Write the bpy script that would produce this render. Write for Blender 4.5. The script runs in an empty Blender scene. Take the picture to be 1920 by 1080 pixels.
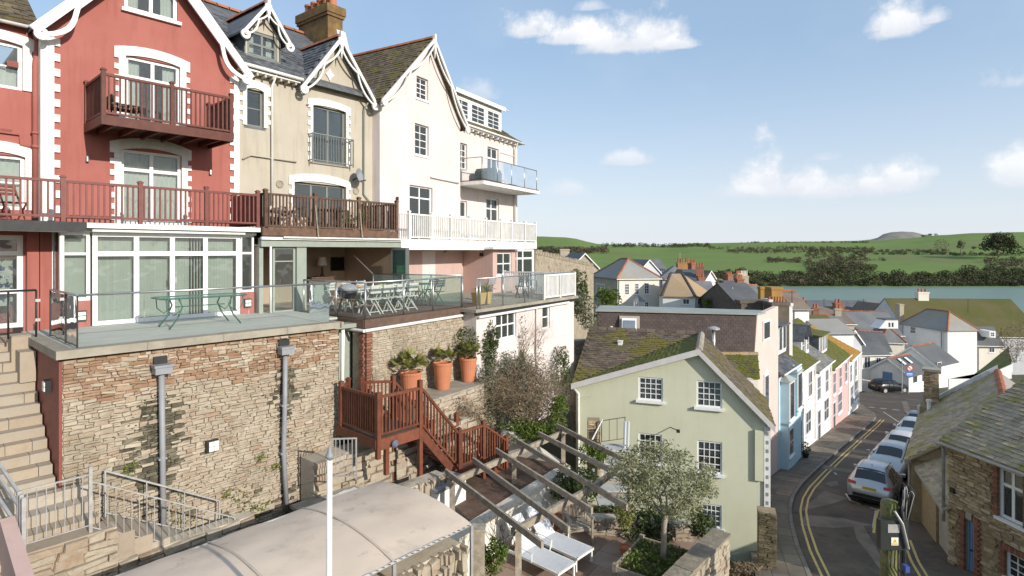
import bpy, math, random
from mathutils import Vector, Matrix, noise
random.seed(7)
rad = math.radians
SC = bpy.context.scene
COL = SC.collection
# ------------------------------------------------------------------ camera
F, YH = 1080.0, 470.0          # focal length and horizon row, in pixels of the 1920 px wide photograph
cam = bpy.data.cameras.new('camera')
cam.sensor_width = 36.0
cam.lens = F / 1920 * 36
cam.shift_y = -(540 - YH) / 1920
cam.clip_start = 0.1
cam.clip_end = 12000
camo = bpy.data.objects.new('camera', cam)
camo.rotation_euler = (rad(90), 0, 0)
COL.objects.link(camo)
SC.camera = camo
# ------------------------------------------------------------------ sun and sky
SUN_EL = rad(22.0)
SUN_DIR = Vector((0.72, -0.694, 0)).normalized() * math.cos(SUN_EL) + Vector((0, 0, math.sin(SUN_EL)))
sl = bpy.data.lights.new('sun', 'SUN')
sl.energy = 3.75
sl.angle = rad(0.55)
sl.color = (1.0, 0.935, 0.84)
so = bpy.data.objects.new('sun', sl)
so.rotation_euler = SUN_DIR.to_track_quat('Z', 'Y').to_euler()
so.location = SUN_DIR * 60
COL.objects.link(so)
SC.view_settings.view_transform = 'Standard'
SC.view_settings.look = 'None'
SC.view_settings.gamma = 1.0
SC.view_settings.exposure = 0.38
SC.view_settings.use_curve_mapping = False
SC.cycles.max_bounces = 4
SC.cycles.diffuse_bounces = 3
SC.cycles.glossy_bounces = 2
SC.cycles.transparent_max_bounces = 10
SC.cycles.caustics_reflective = False
SC.cycles.caustics_refractive = False

def build_world():
 w = bpy.data.worlds.new('World')
 SC.world = w
 w.use_nodes = True
 nt = w.node_tree
 N = nt.nodes
 L = nt.links
 N.clear()
 out = N.new('ShaderNodeOutputWorld')
 bg = N.new('ShaderNodeBackground')
 bg.inputs['Strength'].default_value = 0.15
 sky = N.new('ShaderNodeTexSky')
 sky.sky_type = 'NISHITA'
 sky.sun_disc = False
 sky.sun_elevation = SUN_EL
 sky.sun_rotation = math.atan2(SUN_DIR.x, SUN_DIR.y)
 sky.altitude = 30
 sky.air_density = 1.0
 sky.dust_density = 1.2
 sky.ozone_density = 1.5
 tc = N.new('ShaderNodeTexCoord')
 sep = N.new('ShaderNodeSeparateXYZ')
 L.new(tc.outputs['Generated'], sep.inputs[0])
 def mth(op, a, b=None, c=None, clamp=False):
  n = N.new('ShaderNodeMath')
  n.operation = op
  n.use_clamp = clamp
  for i, x in enumerate((a, b, c)):
   if x is None:
    continue
   if isinstance(x, (int, float)):
    n.inputs[i].default_value = x
   else:
    L.new(x, n.inputs[i])
  return n.outputs[0]
 az = mth('ARCTAN2', sep.outputs['X'], sep.outputs['Y'])
 el = mth('ARCSINE', sep.outputs['Z'])
 # turbulence that ruffles the cloud outlines
 nz = N.new('ShaderNodeTexNoise')
 nz.inputs['Scale'].default_value = 13.0
 nz.inputs['Detail'].default_value = 9.0
 nz.inputs['Roughness'].default_value = 0.62
 L.new(tc.outputs['Generated'], nz.inputs['Vector'])
 nlow = N.new('ShaderNodeTexNoise')
 nlow.inputs['Scale'].default_value = 7.0
 nlow.inputs['Detail'].default_value = 3.0
 L.new(tc.outputs['Generated'], nlow.inputs['Vector'])
 dens = None
 # cumulus banks: azimuth, elevation of the flat base, half width, height, strength
 banks = []
 def bank(px, py, hw, h, s):
  a = math.atan2(px - 960, F)
  r = math.hypot(px - 960, F)
  banks.append((a, math.atan2(YH - py, r), hw / r, h / r, s))
 for q in ((998, 62, 62, 48, 1), (1075, 76, 90, 44, 1), (1170, 88, 105, 60, 1), (1222, 80, 72, 84, 1), (1262, 88, 52, 24, .9), (1690, 54, 64, 74, 1), (1745, 40, 36, 34, .9), (1655, 52, 40, 40, .9),
    (1110, 16, 38, 17, .62), (1440, 352, 64, 92, 1), (1500, 356, 92, 70, 1), (1590, 360, 100, 62, .95), (1680, 350, 62, 64, .9), (1172, 304, 52, 26, .62), (1552, 298, 38, 22, .5),
    (1925, 335, 55, 66, .8), (895, 182, 44, 30, .45), (1060, 362, 50, 26, .42), (1400, 366, 60, 26, .5)):
  bank(*q)
 for i in range(14):                       # the same kind of cloud all round the rest of the sky
  a = -2.9 + 6.0 * ((i * 0.618) % 1.0)
  if -0.75 < a < 0.80:
   continue
  banks.append((a, 0.05 + 0.45 * ((i * 0.379) % 1.0), 0.08 + 0.09 * ((i * .27) % 1.0), 0.05, .8))
 lit = None
 nb = mth('SUBTRACT', nz.outputs['Fac'], 0.5)
 for a, e, hw, h, s in banks:
  dx = mth('DIVIDE', mth('SUBTRACT', az, a), hw)
  dy = mth('DIVIDE', mth('SUBTRACT', el, e), h)
  up = mth('MAXIMUM', dy, mth('MULTIPLY', dy, -4.5))
  r2 = mth('ADD', mth('MULTIPLY', dx, dx), mth('MULTIPLY', up, up))
  v = mth('SUBTRACT', 1.0, mth('SQRT', r2))
  v = mth('MULTIPLY_ADD', nb, 2.7, v)
  v = mth('MULTIPLY', mth('MULTIPLY', v, 1.7, clamp=True), s)
  dens = v if dens is None else mth('MAXIMUM', dens, v)
  t = mth('MULTIPLY', v, mth('MULTIPLY_ADD', mth('MULTIPLY_ADD', nb, 1.2, dy), 1.5, .05, clamp=True))
  lit = t if lit is None else mth('MAXIMUM', lit, t)
 # thin veil low over the horizon
 veil = mth('MULTIPLY', mth('SUBTRACT', nlow.outputs['Fac'], 0.40, clamp=True), 0.9)
 veil = mth('MULTIPLY', veil, mth('SUBTRACT', 1.0, mth('MULTIPLY', el, 2.1), clamp=True))
 lowhaze = mth('MULTIPLY', mth('POWER', mth('SUBTRACT', 1.0, mth('MULTIPLY', mth('ABSOLUTE', el), 2.9), clamp=True), 1.5), 0.66)
 haze = mth('MAXIMUM', veil, lowhaze)
 cl = N.new('ShaderNodeMix')
 cl.data_type = 'RGBA'
 cl.inputs['A'].default_value = (4.1, 4.3, 4.7, 1)
 cl.inputs['B'].default_value = (5.6, 5.6, 5.6, 1)
 L.new(lit, cl.inputs['Factor'])
 pale = N.new('ShaderNodeMix')
 pale.data_type = 'RGBA'
 pale.inputs['Factor'].default_value = 0.62
 L.new(sky.outputs[0], pale.inputs['A'])
 pale.inputs['B'].default_value = (2.15, 3.0, 4.1, 1)
 hz_ = N.new('ShaderNodeMix')
 hz_.data_type = 'RGBA'
 L.new(haze, hz_.inputs['Factor'])
 L.new(pale.outputs['Result'], hz_.inputs['A'])
 hz_.inputs['B'].default_value = (4.9, 5.0, 5.2, 1)
 mx = N.new('ShaderNodeMix')
 mx.data_type = 'RGBA'
 L.new(dens, mx.inputs['Factor'])
 L.new(hz_.outputs['Result'], mx.inputs['A'])
 L.new(cl.outputs['Result'], mx.inputs['B'])
 L.new(mx.outputs['Result'], bg.inputs['Color'])
 L.new(bg.outputs[0], out.inputs[0])
build_world()
# ------------------------------------------------------------------ geometry helpers
def P(px, py, Y):
 return Vector(((px - 960) / F * Y, Y, (YH - py) / F * Y))

class Frame:
 """a local plan: x along a front, y into the building, z up"""
 def __init__(s, ox, oy, ang, oz=0.0):
  s.m = Matrix.Translation((ox, oy, oz)) @ Matrix.Rotation(rad(ang), 4, 'Z')
  s.i = s.m.inverted()
 def loc(s, p):
  return s.i @ Vector(p)
 def hit(s, px, py, x=None, y=None, z=None):
  c = s.i @ Vector((0, 0, 0))
  d = s.i @ Vector(((px - 960) / F, 1, (YH - py) / F)) - c
  if x is not None:
   t = (x - c.x) / d.x
  elif y is not None:
   t = (y - c.y) / d.y
  else:
   t = (z - c.z) / d.z
  return c + d * t
W = Frame(0, 0, 0)

class MB:
 def __init__(s):
  s.v = []
  s.f = []
 def add(s, vs, fs):
  n = len(s.v)
  s.v += [tuple(v) for v in vs]
  s.f += [tuple(i + n for i in f) for f in fs]
  return s
 def box(s, x0, x1, y0, y1, z0, z1):
  return s.add([(x0, y0, z0), (x1, y0, z0), (x1, y1, z0), (x0, y1, z0), (x0, y0, z1), (x1, y0, z1), (x1, y1, z1), (x0, y1, z1)],
      [(3, 2, 1, 0), (4, 5, 6, 7), (0, 1, 5, 4), (1, 2, 6, 5), (2, 3, 7, 6), (3, 0, 4, 7)])
 def bar(s, p, q, w, h, up=(0, 0, 1)):
  p = Vector(p)
  q = Vector(q)
  d = (q - p).normalized()
  side = d.cross(Vector(up))
  if side.length < 1e-4:
   side = Vector((1, 0, 0))
  side.normalize()
  u = side.cross(d).normalized()
  a = side * w / 2
  b = u * h / 2
  vs = [p - a - b, p + a - b, p + a + b, p - a + b, q - a - b, q + a - b, q + a + b, q - a + b]
  return s.add(vs, [(0, 1, 2, 3), (7, 6, 5, 4), (1, 0, 4, 5), (2, 1, 5, 6), (3, 2, 6, 7), (0, 3, 7, 4)])
 def tube(s, pts, r, n=8):
  pts = [Vector(p) for p in pts]
  rs = r if isinstance(r, (list, tuple)) else [r] * len(pts)
  rings = []
  ref = None
  for k, p in enumerate(pts):
   a = pts[max(0, k - 1)]
   b = pts[min(len(pts) - 1, k + 1)]
   d = (b - a).normalized() if (b - a).length > 1e-9 else Vector((0, 0, 1))
   if ref is None or abs(ref.dot(d)) > .95:
    ref = Vector((0, 0, 1)) if abs(d.z) < .9 else Vector((1, 0, 0))
   x = d.cross(ref).normalized()
   y = d.cross(x).normalized()
   rings.append([p + (x * math.cos(2 * math.pi * i / n) + y * math.sin(2 * math.pi * i / n)) * rs[k] for i in range(n)])
  vs = [v for rg in rings for v in rg]
  fs = []
  for k in range(len(pts) - 1):
   for i in range(n):
    j = (i + 1) % n
    fs.append((k * n + i, k * n + j, (k + 1) * n + j, (k + 1) * n + i))
  fs.append(tuple(range(n))[::-1])
  fs.append(tuple((len(pts) - 1) * n + i for i in range(n)))
  return s.add(vs, fs)
 def prism(s, poly, vec):
  n = len(poly)
  vec = Vector(vec)
  vs = [Vector(p) for p in poly] + [Vector(p) + vec for p in poly]
  fs = [tuple(range(n))[::-1], tuple(range(n, 2 * n))]
  for i in range(n):
   j = (i + 1) % n
   fs.append((i, j, n + j, n + i))
  return s.add(vs, fs)
 def xz(s, pts, y0, y1):
  return s.prism([(a, y0, b) for a, b in pts], (0, y1 - y0, 0))
 def quad(s, *p):
  return s.add(p, [tuple(range(len(p)))])
 def lathe(s, c, prof, n=16):
  c = Vector(c)
  vs = []
  for r, z in prof:
   for i in range(n):
    t = 2 * math.pi * i / n
    vs.append(c + Vector((r * math.cos(t), r * math.sin(t), z)))
  fs = []
  for k in range(len(prof) - 1):
   for i in range(n):
    j = (i + 1) % n
    fs.append((k * n + i, k * n + j, (k + 1) * n + j, (k + 1) * n + i))
  fs.append(tuple(range(n))[::-1])
  fs.append(tuple((len(prof) - 1) * n + i for i in range(n)))
  return s.add(vs, fs)
 def mesh(s, name, mat, off=(0, 0, 0), smooth=False):
  me = bpy.data.meshes.new(name)
  o = Vector(off)
  me.from_pydata([(v[0] - o.x, v[1] - o.y, v[2] - o.z) for v in s.v], [], s.f)
  if mat:
   me.materials.append(mat)
  if smooth:
   me.polygons.foreach_set('use_smooth', [True] * len(me.polygons))
  me.update()
  return me

def link(name, data):
 o = bpy.data.objects.new(name, data)
 COL.objects.link(o)
 return o
def tag(o, label=None, cat=None, group=None, kind=None):
 if label:
  o['label'] = label
 if cat:
  o['category'] = cat
 if group:
  o['group'] = group
 if kind:
  o['kind'] = kind
 return o

class Thing:
 def __init__(s, name, label, cat, fr=W, base=(0, 0, 0), group=None):
  s.fr = fr
  s.b = Vector(base)
  s.o = link(name, None)
  s.o.empty_display_size = 0.3
  s.o.matrix_world = fr.m @ Matrix.Translation(s.b)
  tag(s.o, label, cat, group)
 def part(s, name, mb, mat, par=None, smooth=False, label=None, kind=None):
  o = link(name, mb.mesh(name, mat, s.b, smooth))
  o.parent = par or s.o
  tag(o, label, None, None, kind)
  return o
 def inst(s, name, me, m4, par=None):
  o = link(name, me)
  o.parent = par or s.o
  o.matrix_basis = Matrix.Translation(-s.b) @ m4
  return o

def solo(name, label, cat, mb, mat, fr=W, base=(0, 0, 0), group=None, kind=None, smooth=False):
 o = link(name, mb.mesh(name, mat, base, smooth))
 o.matrix_world = fr.m @ Matrix.Translation(Vector(base))
 return tag(o, label, cat, group, kind)
def struct(name, mb, mat, fr=W, smooth=False):
 o = link(name, mb.mesh(name, mat, (0, 0, 0), smooth))
 o.matrix_world = fr.m.copy()
 return tag(o, None, None, None, 'structure')
def spart(name, mb, mat, par, smooth=False, kind=None):
 """a mesh child of a single-mesh object that sits at the frame origin"""
 o = link(name, mb.mesh(name, mat, (0, 0, 0), smooth))
 o.parent = par
 return tag(o, kind=kind)
def S4(loc, scale, rotz=0.0, basis=None):
 m = Matrix.Translation(Vector(loc))
 if basis:
  m = m @ basis
 return m @ Matrix.Rotation(rotz, 4, 'Z') @ Matrix.Diagonal((scale[0], scale[1], scale[2], 1))

def pieces(name, mats4, variants, parent, off=(0, 0, 0), fr=W, limit=300, mat=None, joined=None):
 """alike pieces: the ones that show largest each an object of its own, the rest one joined part"""
 off = Vector(off)
 lst = []
 for k, m in enumerate(mats4):
  p = (fr.m @ m).translation
  Y = max(p.y, 1.0)
  px = 960 + F * p.x / Y
  py = YH - F * p.z / Y
  vis = -40 < px < 1960 and -40 < py < 1120
  sz = abs(m.to_scale().x * m.to_scale().z) / Y / Y
  lst.append((-(sz if vis else sz * 1e-4), k, m))
 lst.sort(key=lambda t: (t[0], t[1]))
 T0 = Matrix.Translation(-off)
 for _, k, m in lst[:limit]:
  o = link(name, variants[k % len(variants)])
  o.parent = parent
  o.matrix_basis = T0 @ m
 rest = lst[limit:]
 if rest:
  mb = MB()
  vv = []
  for me in variants:
   vv.append(([v.co.copy() for v in me.vertices], [tuple(p.vertices) for p in me.polygons]))
  for _, k, m in rest:
   vs, fs = vv[k % len(variants)]
   mb.add([m @ v for v in vs], fs)
  o = link(joined or name, mb.mesh(name + '_mass', variants[0].materials[0], off))
  o.parent = parent
  o['kind'] = 'stuff'

# ------------------------------------------------------------------ materials
MATS = {}
def mk(name, c1, c2=None, scale=2.0, rough=.8, bump=0.0, bscale=30.0, metal=0.0, spec=.35, rnd=0.0, streak=0.0,
  moss=None, ramp=None, alpha=None, emit=None, contrast=(.38, .62), transl=0.0, stain=None):
 if name in MATS:
  return MATS[name]
 m = bpy.data.materials.new(name)
 m.use_nodes = True
 nt = m.node_tree
 N, L = nt.nodes, nt.links
 bs = N['Principled BSDF']
 bs.inputs['Roughness'].default_value = rough
 bs.inputs['Metallic'].default_value = metal
 bs.inputs['Specular IOR Level'].default_value = spec
 geo = N.new('ShaderNodeNewGeometry')
 pos = geo.outputs['Position']
 def noise_(sc, det=6.0, vec=None, ro=.6):
  n = N.new('ShaderNodeTexNoise')
  n.inputs['Scale'].default_value = sc
  n.inputs['Detail'].default_value = det
  n.inputs['Roughness'].default_value = ro
  L.new(vec or pos, n.inputs['Vector'])
  return n.outputs['Fac']
 def rmp(v, a, b):
  n = N.new('ShaderNodeMapRange')
  n.inputs['From Min'].default_value = a
  n.inputs['From Max'].default_value = b
  L.new(v, n.inputs['Value'])
  return n.outputs[0]
 def mix(fac, a, b, mode='MIX'):
  n = N.new('ShaderNodeMix')
  n.data_type = 'RGBA'
  n.blend_type = mode
  for s_, x in (('Factor', fac), ('A', a), ('B', b)):
   if isinstance(x, (int, float)):
    n.inputs[s_].default_value = x
   elif isinstance(x, tuple):
    n.inputs[s_].default_value = (x[0], x[1], x[2], 1)
   else:
    L.new(x, n.inputs[s_])
  return n.outputs['Result']
 rv = None
 if rnd or ramp:
  oi = N.new('ShaderNodeObjectInfo')
  ad = N.new('ShaderNodeMath')
  ad.operation = 'ADD'
  L.new(oi.outputs['Random'], ad.inputs[0])
  L.new(geo.outputs['Random Per Island'], ad.inputs[1])
  fr_ = N.new('ShaderNodeMath')
  fr_.operation = 'FRACT'
  L.new(ad.outputs[0], fr_.inputs[0])
  rv = fr_.outputs[0]
 if ramp:
  cr = N.new('ShaderNodeValToRGB')
  cr.color_ramp.interpolation = 'LINEAR'
  els = cr.color_ramp.elements
  while len(els) < len(ramp):
   els.new(.5)
  for e, (p, c) in zip(els, ramp):
   e.position = p
   e.color = (c[0], c[1], c[2], 1)
  L.new(rv, cr.inputs[0])
  col = cr.outputs[0]
  if c2:
   col = mix(rmp(noise_(scale), *contrast), col, c2)
 else:
  col = mix(rmp(noise_(scale), *contrast), c1, c2 or c1)
 if rnd:
  mp = N.new('ShaderNodeMapRange')
  mp.inputs['To Min'].default_value = 1 - rnd
  mp.inputs['To Max'].default_value = 1 + rnd
  L.new(rv, mp.inputs['Value'])
  cmb = N.new('ShaderNodeCombineColor')
  for i in range(3):
   L.new(mp.outputs[0], cmb.inputs[i])
  col = mix(1.0, col, cmb.outputs[0], 'MULTIPLY')
 if streak:
  mpg = N.new('ShaderNodeMapping')
  mpg.inputs['Scale'].default_value = (5, 5, .5)
  L.new(pos, mpg.inputs['Vector'])
  s_ = rmp(noise_(1.2, 8.0, mpg.outputs[0]), .5, .8)
  mm = N.new('ShaderNodeMath')
  mm.operation = 'MULTIPLY'
  mm.inputs[1].default_value = streak
  L.new(s_, mm.inputs[0])
  dk = mix(1.0, col, (.45, .42, .36), 'MULTIPLY')
  col = mix(mm.outputs[0], col, dk)
 if stain:
  for sc_, lo, hi, cc, amt in stain:
   mm = N.new('ShaderNodeMath')
   mm.operation = 'MULTIPLY'
   mm.inputs[1].default_value = amt
   L.new(rmp(noise_(sc_, 9.0, None, .7), lo, hi), mm.inputs[0])
   col = mix(mm.outputs[0], col, cc)
 if moss:
  sc_, lo, hi, cc, cc2 = moss
  mcol = mix(rmp(noise_(sc_ * 5), .35, .65), cc, cc2)
  col = mix(rmp(noise_(sc_, 8.0, None, .7), lo, hi), col, mcol)
 L.new(col, bs.inputs['Base Color'])
 if bump:
  b = N.new('ShaderNodeBump')
  b.inputs['Strength'].default_value = bump
  b.inputs['Distance'].default_value = .02
  L.new(noise_(bscale, 5.0), b.inputs['Height'])
  L.new(b.outputs[0], bs.inputs['Normal'])
 if transl:
  tr = N.new('ShaderNodeBsdfTranslucent')
  L.new(col, tr.inputs['Color'])
  ms = N.new('ShaderNodeMixShader')
  ms.inputs[0].default_value = transl
  L.new(bs.outputs[0], ms.inputs[1])
  L.new(tr.outputs[0], ms.inputs[2])
  L.new(ms.outputs[0], N['Material Output'].inputs['Surface'])
 MATS[name] = m
 return m

def glass(name, tint, ior=1.5, rough=0.0, dirt=.03):
 """thin clear pane: see-through with a Fresnel reflection and a little dust"""
 m = bpy.data.materials.new(name)
 m.use_nodes = True
 N, L = m.node_tree.nodes, m.node_tree.links
 N.remove(N['Principled BSDF'])
 tr = N.new('ShaderNodeBsdfTransparent')
 tr.inputs[0].default_value = (*tint, 1)
 gl = N.new('ShaderNodeBsdfGlossy')
 gl.inputs['Roughness'].default_value = rough
 gl.inputs['Color'].default_value = (.95, .97, 1, 1)
 fr = N.new('ShaderNodeFresnel')
 fr.inputs['IOR'].default_value = ior
 # panes are never quite flat
 ns = N.new('ShaderNodeTexNoise')
 ns.inputs['Scale'].default_value = 1.6
 geo = N.new('ShaderNodeNewGeometry')
 L.new(geo.outputs['Position'], ns.inputs['Vector'])
 bp = N.new('ShaderNodeBump')
 bp.inputs['Strength'].default_value = .06
 bp.inputs['Distance'].default_value = .3
 L.new(ns.outputs['Fac'], bp.inputs['Height'])
 L.new(bp.outputs[0], gl.inputs['Normal'])
 m1 = N.new('ShaderNodeMixShader')
 L.new(fr.outputs[0], m1.inputs[0])
 L.new(tr.outputs[0], m1.inputs[1])
 L.new(gl.outputs[0], m1.inputs[2])
 df = N.new('ShaderNodeBsdfDiffuse')
 df.inputs[0].default_value = (.7, .75, .74, 1)
 m2 = N.new('ShaderNodeMixShader')
 m2.inputs[0].default_value = dirt
 L.new(m1.outputs[0], m2.inputs[1])
 L.new(df.outputs[0], m2.inputs[2])
 L.new(m2.outputs[0], N['Material Output'].inputs['Surface'])
 MATS[name] = m
 return m

WHITE = mk('white_paint', (.80, .79, .76), (.70, .69, .65), 3, .6, .1, 60, streak=.3)
WHITEW = mk('white_window', (.82, .82, .82), (.76, .76, .76), 6, .4)
RED = mk('red_render', (.375, .132, .108), (.345, .115, .092), .8, .85, .25, 45, streak=.42, stain=[(.5, .52, .68, (.39, .145, .12), .5)])
REDP = mk('red_paint', (.25, .068, .052), (.21, .06, .046), 3, .6, .1, 30, streak=.3)
CREAM = mk('cream_render', (.47, .425, .345), (.43, .385, .31), .8, .88, .25, 45, streak=.4)
PINKW = mk('pale_pink_render', (.68, .61, .585), (.65, .575, .545), .8, .85, .18, 45, streak=.28)
PINK = mk('pink_render', (.52, .37, .325), (.49, .345, .305), 1.2, .85, .18, 45, streak=.2)
SAGE = mk('sage_paint', (.30, .33, .28), (.27, .30, .255), 4, .5)
GREYW = mk('grey_window_paint', (.20, .215, .20), (.18, .19, .18), 4, .5)
BROWNW = mk('stained_red_brown_timber', (.135, .036, .022), (.10, .026, .016), 7, .55, .15, 40, rnd=.18, streak=.2)
BROWNR = mk('red_brown_paint', (.20, .06, .05), (.16, .05, .042), 5, .5, .1, 40, rnd=.12)
WEATH = mk('weathered_brown_timber', (.15, .085, .055), (.09, .055, .038), 6, .75, .25, 40, rnd=.25, streak=.3)
STAIRW = mk('stair_mahogany_stain', (.18, .06, .032), (.13, .043, .024), 6, .5, .15, 40, rnd=.2, streak=.2)
PERG = mk('silvered_timber', (.40, .345, .265), (.26, .22, .17), 8, .85, .3, 40, rnd=.15, streak=.35)
DECKG = mk('grey_green_terrace_floor', (.47, .475, .415), (.43, .435, .38), 1.6, .8, .1, 50, stain=[(1.1, .55, .75, (.22, .23, .20), .5)])
DECKB = mk('brown_deck_board', (.135, .085, .06), (.095, .062, .045), 5, .7, .2, 40, rnd=.2)
SLATE = mk('dark_slate', (.085, .09, .10), (.13, .135, .14), 3, .6, .2, 30, rnd=.25)
SLATEG = mk('grey_slate', (.17, .17, .165), (.23, .22, .20), 2, .75, .3, 30, rnd=.2, stain=[(1.2, .52, .7, (.33, .30, .22), .6)])
SLATEM = mk('mossy_brown_slate', (.095, .075, .055), (.16, .125, .085), 4, .9, .5, 35, rnd=.28, moss=(1.3, .50, .60, (.085, .095, .015), (.17, .13, .02)))
SLATEB = mk('brown_slate', (.15, .115, .085), (.105, .085, .065), 4, .9, .4, 35, rnd=.30, moss=(.9, .50, .62, (.12, .12, .02), (.18, .145, .03)), stain=[(2.5, .55, .7, (.22, .19, .14), .6)])
MOSSY = mk('slate_thick_with_moss', (.10, .085, .055), (.13, .11, .06), 4, .95, .7, 30, rnd=.2, moss=(1.8, .40, .50, (.085, .11, .012), (.15, .14, .018)))
SLATEC = mk('cottage_slate', (.34, .275, .195), (.42, .35, .25), 3, .9, .4, 30, rnd=.22, moss=(.75, .485, .60, (.22, .21, .055), (.36, .29, .08)), stain=[(2.2, .55, .7, (.27, .25, .2), .5)])
LICHEN = mk('orange_lichen_tiles', (.36, .22, .09), (.30, .22, .13), 1.5, .9, .3, 30, rnd=.15, stain=[(1.0, .5, .68, (.33, .30, .26), .8)])
ORANGE = mk('yellow_lichen_roof', (.42, .20, .03), (.34, .22, .06), 1.2, .9, .3, 30, rnd=.15)
RIDGE = mk('red_ridge_tile', (.38, .13, .065), (.30, .12, .06), 4, .85, .2, 30, rnd=.2)
LEAD = mk('lead_flat_roof', (.36, .38, .355), (.30, .32, .29), .8, .7, .1, 30, stain=[(2.5, .55, .7, (.20, .20, .16), .6)])
MORTAR = mk('mortar', (.52, .46, .365), (.43, .375, .285), 3, .95, .5, 30, stain=[(.9, .55, .7, (.12, .105, .07), .6)])
STONE = mk('rubble_stone', None, (.30, .255, .195), 9, .9, .7, 28, rnd=.16, contrast=(.45, .75),
   ramp=[(0, (.37, .31, .225)), (.22, (.42, .36, .27)), (.42, (.34, .25, .17)), (.58, (.40, .345, .265)), (.74, (.29, .195, .13)), (.88, (.33, .28, .21)), (1, (.43, .38, .295))],
   stain=[(2.4, .44, .60, (.43, .37, .285), .8), (.8, .54, .68, (.15, .13, .09), .55), (3.4, .57, .7, (.21, .155, .105), .6)], moss=(.55, .66, .75, (.13, .14, .04), (.20, .19, .07)))
STONER = mk('reddish_rubble_stone', None, (.26, .16, .095), 9, .9, .7, 28, rnd=.18, contrast=(.45, .75),
   ramp=[(0, (.29, .17, .10)), (.3, (.34, .225, .145)), (.55, (.245, .135, .085)), (.75, (.37, .275, .19)), (1, (.42, .355, .275))],
   stain=[(2.6, .5, .64, (.37, .27, .19), .7), (1.3, .58, .72, (.50, .46, .42), .7), (.9, .56, .7, (.17, .11, .08), .5)])
STONED = mk('dark_cottage_stone', None, (.25, .19, .115), 8, .9, .7, 28, rnd=.22, contrast=(.45, .75),
   ramp=[(0, (.34, .255, .15)), (.3, (.43, .33, .20)), (.55, (.27, .205, .125)), (.8, (.47, .37, .235)), (1, (.40, .33, .24))])
MORTARD = mk('dark_mortar', (.34, .265, .17), (.26, .20, .125), 4, .95, .5, 30)
STONEP = mk('pale_step_stone', None, (.34, .275, .20), 6, .9, .35, 30, rnd=.12, contrast=(.45, .75),
   ramp=[(0, (.37, .305, .23)), (.35, (.40, .325, .245)), (.7, (.33, .29, .235)), (1, (.38, .335, .27))], stain=[(1.6, .58, .7, (.2, .18, .13), .5)])
BRICK = mk('red_brick', (.26, .115, .075), (.21, .10, .068), 6, .9, .3, 40, rnd=.22)
CHIM = mk('lichened_chimney_brick', (.20, .12, .05), (.135, .085, .04), 5, .95, .4, 40, rnd=.2, stain=[(1.4, .5, .66, (.30, .20, .05), .7)])
POT = mk('terracotta', (.52, .20, .10), (.44, .17, .09), 3, .8, .08, 40, streak=.15)
STEEL = mk('brushed_steel', (.55, .54, .52), (.48, .47, .46), 8, .35, metal=.9)
GALV = mk('galvanised_steel', (.46, .45, .44), (.38, .37, .36), 8, .5, metal=.35)
GREYP = mk('grey_pipe', (.28, .285, .30), (.25, .255, .27), 6, .5)
DARK = mk('black_metal', (.02, .02, .022), (.03, .03, .03), 6, .5)
CURT = mk('white_curtain', (.78, .77, .72), (.72, .71, .67), 5, .9)
BLIND = mk('vertical_blind', (.66, .67, .60), (.62, .63, .56), 5, .9, rnd=.05)
DARKIN = mk('dark_interior', (.035, .032, .03), None, 2, .9)
ROOMC = mk('warm_room_wall', (.44, .34, .25), (.40, .31, .225), 2, .9)
GLASSW = glass('window_glass', (.80, .84, .83), 1.55)
GLASSB = glass('balustrade_glass', (.985, .996, .992), 1.16, 0, .02)
GLASSG = glass('green_tinted_glass', (.74, .88, .83), 1.2, 0, .06)
GLASSF = mk('dark_window_glass', (.045, .055, .065), (.09, .10, .11), 1.2, .06, spec=.9)
AWN = mk('tan_canopy_fabric', (.64, .53, .42), (.59, .48, .375), .7, .9, .05, 120, stain=[(1.1, .55, .72, (.42, .34, .26), .75), (2.6, .58, .7, (.33, .265, .2), .75)])
GREENH = mk('pale_green_render', (.62, .625, .47), (.585, .59, .44), .7, .88, .2, 45, streak=.12)
CONC = mk('aged_concrete', (.36, .325, .26), (.28, .25, .20), 2.5, .9, .3, 40, stain=[(1.2, .55, .7, (.16, .14, .10), .6)])
RENDERC = mk('cream_garden_wall', (.62, .57, .48), (.56, .51, .42), 2, .9, .3, 40, streak=.3)
LEAFD = mk('dark_leaf', (.06, .09, .028), (.11, .135, .045), 9, .5, rnd=.4, transl=.3)
LEAFG = mk('bright_leaf', (.10, .15, .025), (.15, .20, .04), 9, .5, rnd=.4, transl=.35)
LEAFO = mk('olive_leaf', (.21, .22, .11), (.31, .31, .175), 9, .6, rnd=.45, transl=.25)
LEAFS = mk('silvery_hedge_leaf', (.13, .15, .09), (.19, .20, .13), 9, .6, rnd=.4, transl=.25)
TWIG = mk('bare_twig', (.25, .18, .115), (.17, .13, .08), 10, .9, rnd=.3)
BARK = mk('bark', (.24, .19, .15), (.17, .135, .105), 8, .9, .5, 40)
PALM = mk('palm_leaf', (.19, .205, .05), (.27, .26, .085), 6, .5, rnd=.35, transl=.3)
GRASS = mk('grass', (.075, .115, .02), (.10, .13, .03), 3, .9, rnd=.3)
SOIL = mk('soil', (.10, .075, .045), (.14, .105, .065), 3, .95, .6, 30)
ASPH = mk('asphalt', (.085, .066, .050), (.105, .084, .066), .9, .85, .25, 90, stain=[(.35, .52, .6, (.14, .112, .085), .8), (.6, .58, .66, (.05, .04, .03), .8), (2.2, .6, .7, (.12, .10, .08), .4)])
PAVE = mk('pavement_slab', (.20, .17, .13), (.155, .13, .10), 1.3, .9, .3, 50, rnd=.16, stain=[(1.1, .55, .7, (.11, .095, .07), .6)])
KERB = mk('kerb_stone', (.22, .20, .17), (.17, .155, .13), 3, .9, .3, 40, rnd=.2)
YEL = mk('yellow_road_paint', (.62, .46, .17), (.45, .34, .15), 5, .8, contrast=(.45, .7))
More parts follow.
